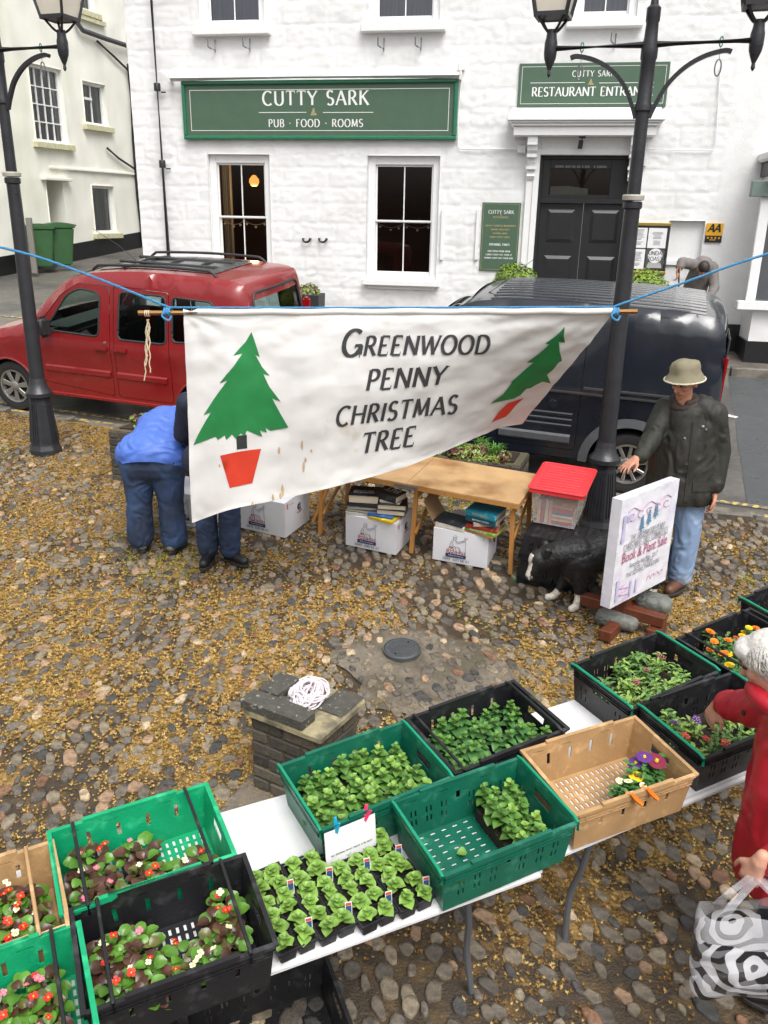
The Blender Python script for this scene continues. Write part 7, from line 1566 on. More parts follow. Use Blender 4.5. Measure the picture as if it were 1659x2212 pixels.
for w, d, t_, rz, c, lab, sp, tm in ((.26, .2, .012, -.3, '#a5793f', 'brown board book at the bottom of the teal pile', None, None), (.27, .2, .014, -.25, '#6f8f3a', 'green edged gardening book under the teal pile', 'PERMACULTURE', 'sign_white'), (.25, .18, .02, -.1, '#8c2f2a', 'red paperback sticking out of the teal pile', None, None), (.2, .14, .022, .35, '#b9a896', 'small tan paperback beneath the coast book', None, None), (.25, .18, .036, -.18, '#0f4a58', 'teal coast book with a lettered spine', "BRITAIN'S COAST", 'sign_white'), (.25, .19, .034, -.22, '#1b7a92', 'blue-green picture hardback on top of the coast book', 'WONDERS', 'sign_gold')):
    book(M4, .40, .10, z, w * 1.05, d * 1.15, t_ * 1.35, rz, c, lab, sp, tm); z += t_ * 1.35 + .0015

# ================================================================== red-lidded tub on upturned crates
for k, lab in ((0, 'black crate upside down on the cobbles beneath another, behind the dog'), (1, 'black upturned crate carrying the red-lidded tub')):
    t = copy_tree(TPL[('black', 'bar_green', .288, 1)] if k == 0 else TPL[('black', None, 0, 1)]); t.name = 'crate'
    c = G(1150, 1268); M = gframe(c + Vector((.22, .16, 0)), R(-22), .012 + CHh * (k + 1) + .008 * k) @ Matrix.Rotation(math.pi, 4, 'X'); setM(t, M); tag(t, lab, 'crate', 'upturned crates under the tub')
    mb = MB()
mat('lid_red', '#e0393f', .35, .06, 8); glass('tub_plastic', (.82, .82, .82), .35, .25)
q0, q1 = G(1148, 1129, .42), G(1243, 1146, .42); ta2 = math.atan2(q1.y - q0.y, q1.x - q0.x); tub = thing('storage_tub', 'clear plastic storage tub of books with a ribbed red lid', 'tub'); Mq = gframe(q0, ta2); setM(tub, Mq)
tw, td_, thh = .345, .50, .29
mb = MB(); A = [(0.01, .01), (tw - .01, .01), (tw - .01, td_ - .01), (.01, td_ - .01)]; B = [(-.02, -.02), (tw + .02, -.02), (tw + .02, td_ + .02), (-.02, td_ + .02)]
for i in range(4): mb.poly([(*A[i], .003), (*A[(i + 1) % 4], .003), (*B[(i + 1) % 4], thh), (*B[i], thh)])
mb.poly([(*p, .003) for p in A]); 
m_ = bpy.data.materials.new('tub_frosted'); m_.use_nodes = True; MATS['tub_frosted'] = m_; N_ = m_.node_tree.nodes; Lk = m_.node_tree.links; trn = N_.new('ShaderNodeBsdfTransparent'); mxs = N_.new('ShaderNodeMixShader'); mxs.inputs[0].default_value = .62; pb2 = N_['Principled BSDF']; pb2.inputs['Base Color'].default_value = (.75, .75, .76, 1); pb2.inputs['Roughness'].default_value = .25; Lk.new(pb2.outputs[0], mxs.inputs[2]); Lk.new(trn.outputs[0], mxs.inputs[1]); mxs.inputs[0].default_value = .3; Lk.new(mxs.outputs[0], N_['Material Output'].inputs[0])
mb.build('tub', 'tub_frosted', tub)
mb = MB(); mb.sheet(rnd_poly([(-.045, -.045), (tw + .045, -.045), (tw + .045, td_ + .045), (-.045, td_ + .045)], .035), (), lambda x, y: (x, y, thh + .022), .06); lid = mb.build('lid', 'lid_red', tub)
mb = MB(); P = rnd_poly([(-.045, -.045), (tw + .045, -.045), (tw + .045, td_ + .045), (-.045, td_ + .045)], .035)
for i in range(len(P)): a, b = P[i], P[(i + 1) % len(P)]; mb.poly([(*a, thh - .012), (*b, thh - .012), (*b, thh + .022), (*a, thh + .022)])
mb.build('lid_skirt', 'lid_red', lid)
mb = MB(); mb.tube([(x, y, thh + .024) for x, y in P], .008, 6, closed=True); mb.build('lid_rim', 'lid_red', lid, smooth=True)
for k in range(9): mb = MB(); mb.box((tw / 2, .03 + k * .055, thh + .024), (tw - .02, .03, .01)); mb.build('lid_rib', 'lid_red', lid, bevel=.004)
rb = random.Random(77); zc = .008
for k in range(8): 
    t_ = rb.uniform(.012, .024); book(Mq, tw * .62, td_ * .3, zc, .18, .2, t_, rb.uniform(-.06, .06), rb.choice(('#3f6f8f', '#b33a30', '#cfc9b0', '#3d7a55', '#c98a2a', '#d8d8d0')), 'paperback lying in the stack inside the red-lidded tub', grp='books inside the tub'); zc += t_ + .001
for k in range(4): book(Mq @ Matrix.Translation((.03 + .03 * k, td_ * .28, .1)) @ Matrix.Rotation(math.pi / 2, 4, 'Y'), 0, 0, 0, .2, .2, .026, 0, ('#c9a08a', '#a33d36', '#cdb89c', '#c98a7a')[k], 'upright hardback at the side of the red-lidded tub', grp='books inside the tub')
book(Mq, tw * .5, td_ * .72, .01, .26, .17, .16, .05, '#8a8478', 'thick pale volume at the back of the red-lidded tub')

# ================================================================== poster board on a post
mat('poster_wrap', (.74, .74, .8), .25, .06, 5, .5, 14, col2=(.58, .54, .72), c2scale=3, c2lo=.5, c2hi=.8); mat('print_plum', '#a84a70', .6, .2, 20); mat('print_pale', '#b88aa8', .6, .2, 20); mat('print_blue', '#5a86a0', .6, .15, 20); mat('print_lilac', '#bdb6d6', .6, .2, 12); mat('post_red', '#63331f', .5, .2, 6, .2, 40, stretch=(5, 5, 1)); mat('plastic_film', (.8, .8, .83), .12, .03, 10, .6, 18)
bl_, tl_, tr_, br_ = atY(1317, 1313, 5.1), atY(1347, 1075, 5.1), atY(1470, 1040, 5.6), atY(1437, 1255, 5.6)
zb, zt2 = (bl_.z + br_.z) / 2, (tl_.z + tr_.z) / 2; ex = Vector((br_.x - bl_.x, br_.y - bl_.y, 0)); pw = ex.length; ex.normalize(); en = Vector((ex.y, -ex.x, 0)); pht = zt2 - zb
pbt = G(1365, 1350); post_xy = (bl_ + ex * pw * .5); pb = thing('poster_board', 'white plastic-wrapped plant sale poster board on a brown wooden post', 'poster board', (post_xy.x - en.x * .1, post_xy.y - en.y * .1, gz(post_xy.y)))
PB = lambda x, y, o=0.0: Vector((bl_.x, bl_.y, zb)) + ex * x + Vector((0, 0, y)) + en * o
mb = MB(); pts = [(0, 0), (pw, 0), (pw, pht), (0, pht)]
for (a, b) in zip(pts, pts[1:] + pts[:1]): mb.poly([PB(*a, 0), PB(*b, 0), PB(*b, -.075), PB(*a, -.075)])
mb.poly([PB(*p, -.075) for p in pts][::-1]); mb.sheet(pts, (), lambda x, y: PB(x, y, .004 * noise.noise(Vector((x * 14, y * 14, 0)))), .04); mb.build('board', 'poster_wrap', pb, world=True)
def ptext(txt, x, y, w, m, serif=True, hs=1.0, track=.12):
    mb = MB(); s = w / text_width(txt, track); stroke_text(mb, txt, lambda a, b, k: PB(x - w / 2 + a, y + b * hs, .0065 + k * .00003), s, 0, 0, track=track, w=.13, thin=.45, serif=.09 if serif else 0); mb.build('lettering', m, pb, world=True)
cxp = pw * .5
ptext('THE GREENWOOD-PENNY', cxp + .01, pht * .59, pw * .60, 'print_ink', hs=1.3); ptext('CHRISTMAS TREE COMMITTEE', cxp, pht * .515, pw * .78, 'print_ink', hs=1.35)
mb = MB(); [mb.poly([PB(cxp - l / 2, y, .0066), PB(cxp + l / 2, y, .0066), PB(cxp + l / 2, y + .003, .0066), PB(cxp - l / 2, y + .003, .0066)]) for l, y in ((pw * .6, pht * .578), (pw * .78, pht * .503))]; mb.build('underline', 'print_ink', pb, world=True)
mb = MB(); font_put(mb, 'Book & Plant Sale', lambda a, b: PB(cxp + a, pht * .40 + b, .0066), pw * .80, 0, 0, 1.35); mb.build('headline', 'print_plum', pb, world=True)
for s_, y, w_ in (('Saturday 6th May, 2017', .325, .5), ('10 am - 12.30 pm', .285, .34), ('THE SQUARE, MARAZION', .24, .58)): mb = MB(); font_put(mb, s_, lambda a, b: PB(cxp + a, pht * y + b, .0066), pw * w_, 0, 0, 1.3); mb.build('small_print', 'line_grey', pb, world=True)
for k in range(3):
    x0, y0 = cxp + (k - 1) * .085, pht * (.66 + .035 * k); mb = MB()
    for j in range(4): s_ = .036 - .007 * j; mb.poly([PB(x0 - s_, y0 + j * .022, .0066 + j * .0002), PB(x0 + s_, y0 + j * .022, .0066 + j * .0002), PB(x0, y0 + j * .022 + .04, .0066 + j * .0002)])
    mb.poly([PB(x0 - .005, y0 - .02, .0065), PB(x0 + .005, y0 - .02, .0065), PB(x0 + .005, y0, .0065), PB(x0 - .005, y0, .0065)]); mb.build('printed_fir', 'print_blue', pb, world=True)
mb = MB(); sw = [(.12 + .76 * i / 30, .87 + .025 * math.sin(i * .55)) for i in range(31)]; mb.tube([PB(x * pw, y * pht, .0052) for x, y in sw], .0028, 4)
for k in range(5): c = (.2 + .15 * k, .82); mb.tube([PB((c[0] + (.02 + .012 * a) * math.cos(a)) * pw, (c[1] + (.008 + .006 * a) * math.sin(a) * 1.2) * pht, .006) for a in [q * .5 for q in range(12)]], .0022, 4)
mb.tube([PB(pw * (.6 + .3 * i / 12), pht * (.1 + .05 * abs(math.sin(i))), .005) for i in range(13)], .0024, 4); mb.tube([PB(pw * (.2 + .08 * math.sin(i * .9)), pht * (.05 + .13 * i / 14), .005) for i in range(15)], .0026, 4); mb.build('printed_scrollwork', 'print_pale', pb, world=True)
mb = MB()
for x, y, w_, h_ in ((.06, .05, .05, .2), (.12, .78, .1, .06), (.3, .03, .03, .16), (.4, .04, .03, .14), (.05, .6, .05, .25)): mb.poly([PB(x * pw, y * pht, .0058), PB((x + w_) * pw, y * pht, .0058), PB((x + w_) * pw, (y + h_) * pht, .0058), PB(x * pw, (y + h_) * pht, .0058)])
mb.build('printed_wash', 'print_lilac', pb, world=True)
pc = PB(pw * .5, 0, -.11); gzp = gz(pc.y)
mb = MB(); mb.box((pc.x, pc.y, (gzp + .08 + zb + .3) / 2), (.085, .085, zb + .3 - gzp - .08), math.atan2(ex.y, ex.x)); mb.build('post', 'post_red', pb, world=True, bevel=.006)
an_ = math.atan2(ex.y, ex.x)
for rz, L_, z in ((an_ + .2, .62, .04), (an_ + 1.77, .62, .125)): mb = MB(); mb.box((pc.x, pc.y, gzp + z), (L_, .085, .08), rz); mb.build('base_beam', 'post_red', pb, world=True, bevel=.006)
mb = MB(); c_ = pc + Vector((math.cos(an_ + 1.77), math.sin(an_ + 1.77), 0)) * -.26; mb.box((c_.x, c_.y, gzp + .04), (.2, .085, .08), an_ + .2); mb.build('base_foot', 'post_red', pb, world=True, bevel=.006)
STONES = []; mat('stone_grey', '#6c6e69', .6, .2, 14, .6, 60)
for x, y, s_, rz, lab in ((1330, 1358, (.30, .13, .10), -.55, 'grey stone block weighing down the near beam of the poster stand'), (1410, 1322, (.26, .16, .12), -.5, 'grey stone block weighing down the far beam of the poster stand')):
    STONES.append((x, y, s_, rz, lab))

# ================================================================== brick pier with cord, brick planters
for i, c in enumerate(('#4a463f', '#5d564b', '#3b3936')): mat('dark_brick_%d' % i, c, .7, .25, 30, .6, 90, col2='#6a6a4a', c2scale=9, c2lo=.6, c2hi=.75, objvar=.15)
mat('old_mortar', '#5c5442', .8, .3, 40, .8, 90); mat('cap_stone', '#4c4a44', .65, .25, 20, .7, 70, col2='#8a8a80', c2scale=40, c2lo=.62, c2hi=.68); mat('cap_cream', '#a39878', .7, .2, 14, .5, 60, col2='#6d6754', c2scale=8); mat('white_cord', '#d8cfd4', .7, .08, 60)
bm_ = []
def brick_wall_box(parent, M, W, D, n_course, hb=.065, j=.010):
    mb = MB(); mb.M = M; mb.box((0, 0, n_course * (hb + j) / 2 - .03), (W - .016, D - .016, n_course * (hb + j) + .06)); mb.build('core', 'old_mortar', parent, world=True)
    rb = random.Random(int(W * 1000))
    for c in range(n_course):
        z = c * (hb + j) + hb / 2
        for side in range(4):
            L_ = W if side % 2 == 0 else D; x = -L_ / 2 - (0 if c % 2 else .1)
            while x < L_ / 2 - .01:
                a, b = max(x, -L_ / 2), min(x + .205, L_ / 2)
                if b - a > .03:
                    m2 = MB(); m2.box((0, 0, 0), (b - a - j * .5, .05, hb)); o = m2.build('brick', 'dark_brick_%d' % rb.randrange(3), parent, bevel=.007)
                    dd = (D if side % 2 == 0 else W) / 2 - .022 + rb.uniform(-.003, .003); Rz = Matrix.Rotation(side * math.pi / 2, 4, 'Z')
                    X = pm(parent).inverted() @ M @ Rz @ Matrix.Translation(((a + b) / 2, -dd, z)); setM(o, X)
                x += .215
pA = math.atan2(-.25, .42); pcn = Vector((-.40, 3.79, 0)); pcn.z = gz(pcn.y); MP = Matrix.Translation(pcn) @ Matrix.Rotation(pA, 4, 'Z')
pier = thing('brick_pier', 'low dark brick pier with a broken stone cap behind the stall', 'pier', pcn, pA)
brick_wall_box(pier, MP, .44, .36, 6)
zc_ = 6 * .075
mb = MB(); mb.M = MP; mb.box((0, 0, zc_ + .022), (.50, .42, .045)); mb.build('cap_slab', 'cap_cream', pier, world=True, bevel=.01)
for bx in (((-.06, -.155, zc_ + .075), (.40, .12, .062)), ((-.185, .02, zc_ + .074), (.13, .2, .06)), ((.16, .1, zc_ + .052), (.16, .22, .014))):
    mb = MB(); mb.M = MP; mb.box(*bx); mb.build('cap_stone', 'cap_stone', pier, world=True, bevel=.008)
mb = MB(); mb.M = MP; mb.box((-.09, -.06, zc_ + .06), (.08, .06, .035), .4); mb.build('broken_stone', 'cap_stone', pier, world=True, bevel=.01)
rp2 = thing('cord_hank', 'hank of white cotton cord lying on the brick pier', 'cord', MP @ Vector((.02, .02, zc_ + .06))); rr = random.Random(6); mb = MB(); rc_ = Vector((.0, .03, zc_ + .06))
for k in range(30):
    ph = rr.uniform(0, 6.28); rx_, ry_ = rr.uniform(.045, .095), rr.uniform(.08, .15); cx_, cy_ = rr.uniform(-.03, .03), rr.uniform(-.02, .05); pts = []
    for i in range(13):
        a = ph + i * .5; y = cy_ + ry_ * math.sin(a); x = cx_ + rx_ * math.cos(a) * (1 - .3 * (y < -.03)) + rr.uniform(-.008, .008); pts.append(MP @ (rc_ + Matrix.Rotation(.45, 3, 'Z') @ Vector((x, y, .008 + .0022 * k * max(.25, 1 - (x / .1) ** 2 - (y / .17) ** 2) + rr.uniform(0, .006)))))
    mb.tube(spline(pts, 4), .0046, 6)
mb.build('loops', 'white_cord', rp2, world=True, smooth=True)
mb = MB(); e = rc_ + Matrix.Rotation(.45, 3, 'Z') @ Vector((0, -.175, .012)); mb.tube([MP @ (e + Vector((.012 * math.cos(a), -.03 + .03 * math.sin(a), .004))) for a in [q * math.pi / 7 for q in range(14)]], .0048, 6, closed=True); mb.tube([MP @ (e + Vector((.012 * math.cos(a * 1.3) * 1.1, .02 + .002 * a, .012 * math.sin(a * 1.3)))) for a in range(14)], .0048, 6); mb.build('end_loop', 'white_cord', rp2, world=True, smooth=True)
# planters between the square and the parked vehicles
mat('sedum', '#8f8f4a', .7, .3, 20); mat('grass_leaf', '#5f8f3a', .55, .2, 20); mat('houseleek', '#5a2530', .5, .25, 20); mat('moss_cushion', '#7d7a3c', .85, .3, 40)
def blades(parent, c, n, L_, m_, seed, wd=.006, name='grass_tuft'):
    rb = random.Random(seed); mb = MB()
    for _ in range(n):
        a = rb.uniform(0, 6.28); l = L_ * rb.uniform(.6, 1.1); o = Vector((rb.gauss(0, .02), rb.gauss(0, .02), 0)); d = Vector((math.cos(a), math.sin(a), 0)); s_ = Vector((-d.y, d.x, 0)) * wd; sp_ = rb.uniform(.2, .9); p0 = Vector(c) + o; p1 = p0 + d * l * sp_ * .45 + Vector((0, 0, l * .7)); p2 = p0 + d * l * sp_ + Vector((0, 0, l * (.95 - .4 * sp_)))
        mb.poly([p0 - s_, p0 + s_, p1 + s_ * .8, p1 - s_ * .8]); mb.poly([p1 - s_ * .8, p1 + s_ * .8, p2])
    return mb.build(name, m_, parent, world=True)
def planter(px, py, W, D, courses, lab, seed, shift):
    p = G(px, py); a = R(-18.4); ax_ = Vector((math.cos(a), math.sin(a), 0)); ay = Vector((-ax_.y, ax_.x, 0)); c = Vector((p.x, p.y, 0)) + ax_ * (W / 2 * shift) + ay * D / 2; c.z = gz(c.y) - .02; M = Matrix.Translation(c) @ Matrix.Rotation(a, 4, 'Z') @ Matrix.Rotation(0, 4, 'X')
    t = thing('brick_planter', lab, 'planter', c, a, 'brick planters at the kerb'); brick_wall_box(t, M, W, D, courses); h = courses * .075
    mb = MB(); mb.M = M; mb.box((0, 0, h), (W - .16, D - .16, .03)); mb.build('compost', 'soil', t, world=True)
    return t, M, h
def planting(M, h, W, D, seed, where):
    rb = random.Random(seed)
    for k in range(int(W * D * 60)):
        x, y = rb.uniform(-W / 2 + .06, W / 2 - .06), rb.uniform(-D / 2 + .05, D / 2 - .06); c = M @ Vector((x, y, h + .02)); q = rb.random()
        if q < .28: t = thing('grass_plant', 'spiky green grassy plant growing in the planter %s' % where, 'plant', c, group='grassy plants ' + where); blades(t, c, 60, rb.uniform(.1, .17), 'grass_leaf', k + seed, name='leaves')
        elif q < .62: t = thing('sedum', 'low yellow-green sedum spreading in the planter %s' % where, 'plant', c, group='sedums ' + where); leaf_ball('foliage', c, rb.uniform(.06, .10), 260, ['sedum', 'moss_cushion', 'ver_leaf_pale'], t, .014, .5, seed=k + seed)
        else: t = thing('houseleek', 'dark red rosette plant in the planter %s' % where, 'plant', c, group='dark red rosettes ' + where); leaf_ball('foliage', c + Vector((0, 0, .03)), rb.uniform(.05, .08), 160, ['houseleek', 'houseleek', 'ver_leaf_pale'] if q < .9 else ['grass_leaf', 'ver_leaf_pale'], t, .028, .6, seed=k + seed)
t, M, h = planter(243, 1037, 1.1, .6, 7, 'dark mossy brick planter behind the stooping person in blue', 1, 1); planting(M, h, 1.1, .6, 3, 'behind the person in blue')
t, M, h = planter(1010, 1078, 1.5, .5, 5, 'dark brick planter behind the wooden book table', 2, -.35); planting(M, h, 1.5, .5, 9, 'behind the book table')
# ================================================================== people and the dog: smooth closed bodies grown from tapered limbs
def _cap(bm, p0, r0, p1, r1, n=14):
    p0, p1 = Vector(p0), Vector(p1); d = p1 - p0
    if d.length < 1e-5: d = Vector((0, 0, 1e-4))
    u, w = frame(d); d = d.normalized(); rings = []
    for k in range(5): a = math.pi / 2 * (k / 5) - math.pi / 2; rings.append((p0 + d * (math.sin(a) * r0), math.cos(a) * r0))
    rings.append((p0, r0)); rings.append((p1, r1))
    for k in range(1, 6): a = math.pi / 2 * (k / 5); rings.append((p1 + d * (math.sin(a) * r1), math.cos(a) * r1))
    R_ = [[bm.verts.new(c + (u * math.cos(2 * math.pi * k / n) + w * math.sin(2 * math.pi * k / n)) * max(r, 1e-4)) for k in range(n)] for c, r in rings]
    for a, b in zip(R_, R_[1:]):
        for k in range(n): bm.faces.new((a[k], a[(k + 1) % n], b[(k + 1) % n], b[k]))
    bm.faces.new(R_[0][::-1]); bm.faces.new(R_[-1])
def _ell(bm, c, r, M=None):
    X = Matrix.Translation(Vector(c)) @ (M.to_4x4() if M is not None else Matrix.Identity(4)) @ Matrix.Diagonal((*r, 1)); bmesh.ops.create_icosphere(bm, subdivisions=3, radius=1.0, matrix=X)
def blob(name, parts, m, parent, vox=.012, smooth=3, fold=0.0, fscale=(9, 9, 5), detail=0.0, cut=None):
    bm = bmesh.new()
    for p in parts:
        if p[0] == 'c': _cap(bm, *p[1:5])
        elif p[0] == 'e': _ell(bm, *p[1:])
        elif p[0] == 'ch':                         # chain of (point, radius)
            for (a, ra), (b, rb_) in zip(p[1], p[1][1:]): _cap(bm, a, ra, b, rb_)
    me = bpy.data.meshes.new(name); bm.to_mesh(me); bm.free(); ob = bpy.data.objects.new('tmp', me); COL.objects.link(ob)
    md = ob.modifiers.new('r', 'REMESH'); md.mode = 'VOXEL'; md.voxel_size = vox; md.use_smooth_shade = True
    dg = bpy.context.evaluated_depsgraph_get(); dg.update(); out = bpy.data.meshes.new_from_object(ob.evaluated_get(dg)); bpy.data.objects.remove(ob); out.name = name
    bm = bmesh.new(); bm.from_mesh(out)
    for _ in range(smooth): bmesh.ops.smooth_vert(bm, verts=bm.verts, factor=.5, use_axis_x=True, use_axis_y=True, use_axis_z=True)
    if cut:
        co, no = cut; bmesh.ops.bisect_plane(bm, geom=bm.verts[:] + bm.edges[:] + bm.faces[:], plane_co=co, plane_no=no, clear_outer=True)
    bm.normal_update()
    if fold or detail:
        for v in bm.verts:
            c = v.co; q = Vector((c.x * fscale[0], c.y * fscale[1], c.z * fscale[2])); w = noise.noise(q + Vector((0, 0, 2 * noise.noise(q * .7)))); w = 1 - 2 * abs(w); v.co = c + v.normal * (fold * w * .6 + detail * noise.noise(c * 60))
    bm.to_mesh(out); bm.free()
    if not isinstance(m, (list, tuple)): m = [m]
    out.materials.clear()
    for k in m: out.materials.append(MATS[k])
    out.polygons.foreach_set('use_smooth', [True] * len(out.polygons)); return link(name, out, parent)
V = Vector
mat('skin', '#b9836a', .5, .1, 14, .1, 90, sss=.1); mat('skin_pale', '#c7937c', .5, .1, 14, .1, 90, sss=.1); mat('wax_jacket', '#23241d', .62, .25, 5, .25, 60, col2='#2b2a25', c2scale=4, rvar=.12); mat('cord_collar', '#3a2b26', .8, .2, 60, .4, 120); mat('jeans_pale', '#7d94b4', .75, .18, 6, .3, 160, col2='#a9b6c8', c2scale=3.5, c2lo=.5, c2hi=.7); mat('jeans_blue', '#222f47', .8, .18, 6, .3, 160, col2='#30466a', c2scale=4); mat('jeans_dark', '#243348', .75, .18, 6, .3, 160); mat('shoe_brown', '#5d3b2c', .5, .15, 12, .2, 60); mat('shoe_grey', '#6f6b66', .6, .2, 12); mat('shoe_black', '#1d1d1f', .45, .15, 12); mat('sole', '#2a2826', .7, .1, 10); mat('hat_khaki', '#7f7862', .8, .12, 14, .3, 120); mat('hat_trim', '#cfc8b2', .8, .05, 14); mat('anorak_blue', '#4d70c4', .5, .1, 6, .2, 60); mat('navy_top', '#20263a', .7, .15, 8); mat('red_coat', '#ad1a2a', .42, .12, 5, .15, 50, rvar=.1); mat('hair_white', '#d9d5ce', .6, .2, 30, .4, 60, stretch=(3, 3, 40)); mat('hair_dark', '#2b2320', .55, .2, 40, .4, 60); mat('hoodie_grey', '#77716e', .8, .15, 10, .2, 80); mat('eye_dark', (.02, .018, .016), .2, 0); mat('brow', '#6a5a4c', .8, .1, 30); mat('lips', '#9a5a50', .5, .1, 20)
def hand(wrist, d, palm_n, side, curl=.5, s=1.0, spread=.12):
    """palm and five fingers as limb parts; d: towards the fingertips, palm_n: out of the palm, side: +1 / -1 thumb side"""
    d = V(d).normalized(); n = V(palm_n); n = (n - d * n.dot(d)).normalized(); l = d.cross(n) * side; W_ = V(wrist); P = [('c', W_ - d * .03 * s, .027 * s, W_ + d * .02 * s, .026 * s)]
    for k in range(4):
        b0 = W_ + d * .02 * s + l * (.012 * (k - 1.5)) * s; b1 = W_ + d * .085 * s + l * (.0195 * (k - 1.5)) * s; P.append(('c', b0, .019 * s, b1, .0125 * s)); L_ = (.066, .08, .076, .06)[k] * s; p = b1; dd = (d + l * spread * (k - 1.5)).normalized(); r = .0092 * s
        for j, f in enumerate((.45, .32, .23)):
            a = curl * (.5 + .5 * j); dd = (dd * math.cos(a) + n * math.sin(a)).normalized(); q = p + dd * L_ * f; P.append(('c', p, r, q, r * .92)); p = q; r *= .92
    t0 = W_ + d * .025 * s - l * .026 * s; t1 = t0 + (d * .7 - l * .8 + n * .25).normalized() * .042 * s; t2 = t1 + (d * .9 - l * .2 + n * .4).normalized() * .034 * s; t3 = t2 + (d + n * .4).normalized() * .024 * s
    P += [('c', t0, .016 * s, t1, .0125 * s), ('c', t1, .0118 * s, t2, .0105 * s), ('c', t2, .0105 * s, t3, .0085 * s)]; return P
def head_parts(c, f, up, s=1.0):
    c, f, up = V(c), V(f).normalized(), V(up); up = (up - f * up.dot(f)).normalized(); l = up.cross(f); M = Matrix((l, f, up)).transposed(); T = lambda a, b, z: c + l * a * s + f * b * s + up * z * s
    P = [('e', T(0, -.012, .025), (.076 * s, .096 * s, .098 * s), M), ('e', T(0, .03, -.035), (.058 * s, .062 * s, .078 * s), M), ('e', T(0, .055, -.085), (.03 * s, .028 * s, .026 * s), M), ('c', T(0, .088, .012), .009 * s, T(0, .108, -.022), .0135 * s), ('c', T(-.032, .078, .03), .012 * s, T(.032, .078, .03), .012 * s), ('c', T(-.02, .082, -.052), .011 * s, T(.02, .082, -.052), .011 * s), ('e', T(.045, .06, -.015), (.02 * s, .022 * s, .022 * s), M), ('e', T(-.045, .06, -.015), (.02 * s, .022 * s, .022 * s), M)]
    for sd in (-1, 1): P.append(('e', T(sd * .078, -.012, -.012), (.009 * s, .02 * s, .032 * s), M))
    return P, T, M
def face_bits(t, T, M, s=1.0):
    for sd in (-1, 1):
        mb = MB(); mb.lathe([(.0005, -.011 * s), (.008 * s, -.008 * s), (.011 * s, 0), (.008 * s, .008 * s), (.0005, .011 * s)], 10, T(sd * .031, .0795, .012)); mb.build('eye', 'eye_dark', t, smooth=True)
        mb = MB(); mb.tube([T(sd * .014, .092, .034), T(sd * .032, .092, .039), T(sd * .05, .082, .032)], .004 * s, 5); mb.build('eyebrow', 'brow', t)
    mb = MB(); mb.tube([T(-.022, .088, -.053), T(0, .0945, -.051), T(.022, .088, -.053)], .0035 * s, 5); mb.build('mouth', 'lips', t)
def shoe(t, ankle, toe_dir, m, s=1.0, name='shoe'):
    a = V(ankle); d = V(toe_dir).normalized(); z0 = a.z
    blob(name, [('ch', [(a + d * -.055 + V((0, 0, -.045)), .042), (a + d * .05 + V((0, 0, -.04)), .044), (a + d * .15 + V((0, 0, -.055)), .04)]), ('c', a, .05, a + V((0, 0, -.04)), .045)], m, t, .010, 3)
    mb = MB(); n = V((-d.y, d.x, 0)); P = []
    for k in range(16): q = 2 * math.pi * k / 16; P.append(((math.cos(q) * .145 + .05), math.sin(q) * .05 * (1.1 if math.cos(q) > 0 else .9)))
    mb.prism(P, .022, lambda u, v, w: tuple(V((a.x, a.y, a.z - .1)) + d * u + n * v + V((0, 0, w)))); mb.build('sole', 'sole', t, bevel=.004)

# ---- man in wax jacket and bucket hat
mp = V((2.2, 5.97, gz(5.97) + .016)); man = thing('person', 'person in a dark wax jacket, bucket hat and pale jeans beside the poster board', 'person', mp)
f = V((-.72, -.68, 0)); hf = V((-.78, -.50, -.38))
hp, T, HM = head_parts((-.075, -.07, 1.63), hf, (-.18, -.12, 1), 1.0)
shL, elL, wrL = V((.17, -.11, 1.415)), V((.235, -.10, 1.13)), V((.215, -.17, .855)); shR, elR, wrR = V((-.16, .06, 1.415)), V((-.255, -.05, 1.20)), V((-.395, -.20, 1.095))
legs = [('ch', [(V((.085, -.05, .9)), .105), (V((.10, -.05, .48)), .072), (V((.10, -.04, .10)), .055)]), ('ch', [(V((-.09, .06, .9)), .105), (V((-.11, .05, .48)), .072), (V((-.12, .06, .10)), .055)])]
blob('body', hp + [('c', (-.05, -.03, 1.44), .06, (-.07, -.06, 1.57), .056), ('ch', [(V((0, 0, .95)), .15), (V((0, .0, 1.2)), .16), (V((-.01, 0, 1.36)), .15)]), ('ch', [(shL, .06), (elL, .045), (wrL, .03)]), ('ch', [(shR, .06), (elR, .045), (wrR, .03)])] + hand(wrL + V((0, 0, -.02)), (.0, -.05, -1), (-.8, .1, 0), 1, .45) + hand(wrR, (-.8, -.45, -.45), (.15, .05, -1), -1, .28, spread=.18) + legs, 'skin', man, .0065, 2)
face_bits(man, T, HM)
blob('jacket', [('ch', [(V((.0, .0, 1.36)), .165), (V((.02, .0, 1.1)), .195), (V((.02, .0, .9)), .205), (V((.02, .0, .76)), .215)]), ('ch', [(V((-.1, .04, 1.3)), .12), (V((-.06, .04, .8)), .16)]), ('ch', [(V((.1, -.06, 1.3)), .12), (V((.09, -.06, .8)), .16)]), ('c', shL + V((-.09, .05, .03)), .085, shR + V((.09, -.05, .03)), .085), ('ch', [(shL + V((-.02, .01, -.01)), .088), (elL, .070), (wrL + V((0, .005, .035)), .054)]), ('ch', [(shR + V((.02, -.01, -.01)), .088), (elR, .070), (wrR + V((.035, .025, .01)), .052)])], 'wax_jacket', man, .011, 3, fold=.018, fscale=(13, 13, 8), cut=(V((0, 0, .735)), V((0, 0, -1))))
blob('collar', [('ch', [(V((-.05, -.03, 1.46)) + V((math.cos(a) * .085, math.sin(a) * .085, .02 * math.sin(a + .8))), .024) for a in [k * math.pi / 8 for k in range(-5, 11)]]), ('ch', [(V((-.05, -.03, 1.50)) + V((math.cos(a) * .082, math.sin(a) * .082, .02 * math.sin(a + .8))), .02) for a in [k * math.pi / 8 for k in range(-4, 10)]])], 'cord_collar', man, .010, 2)
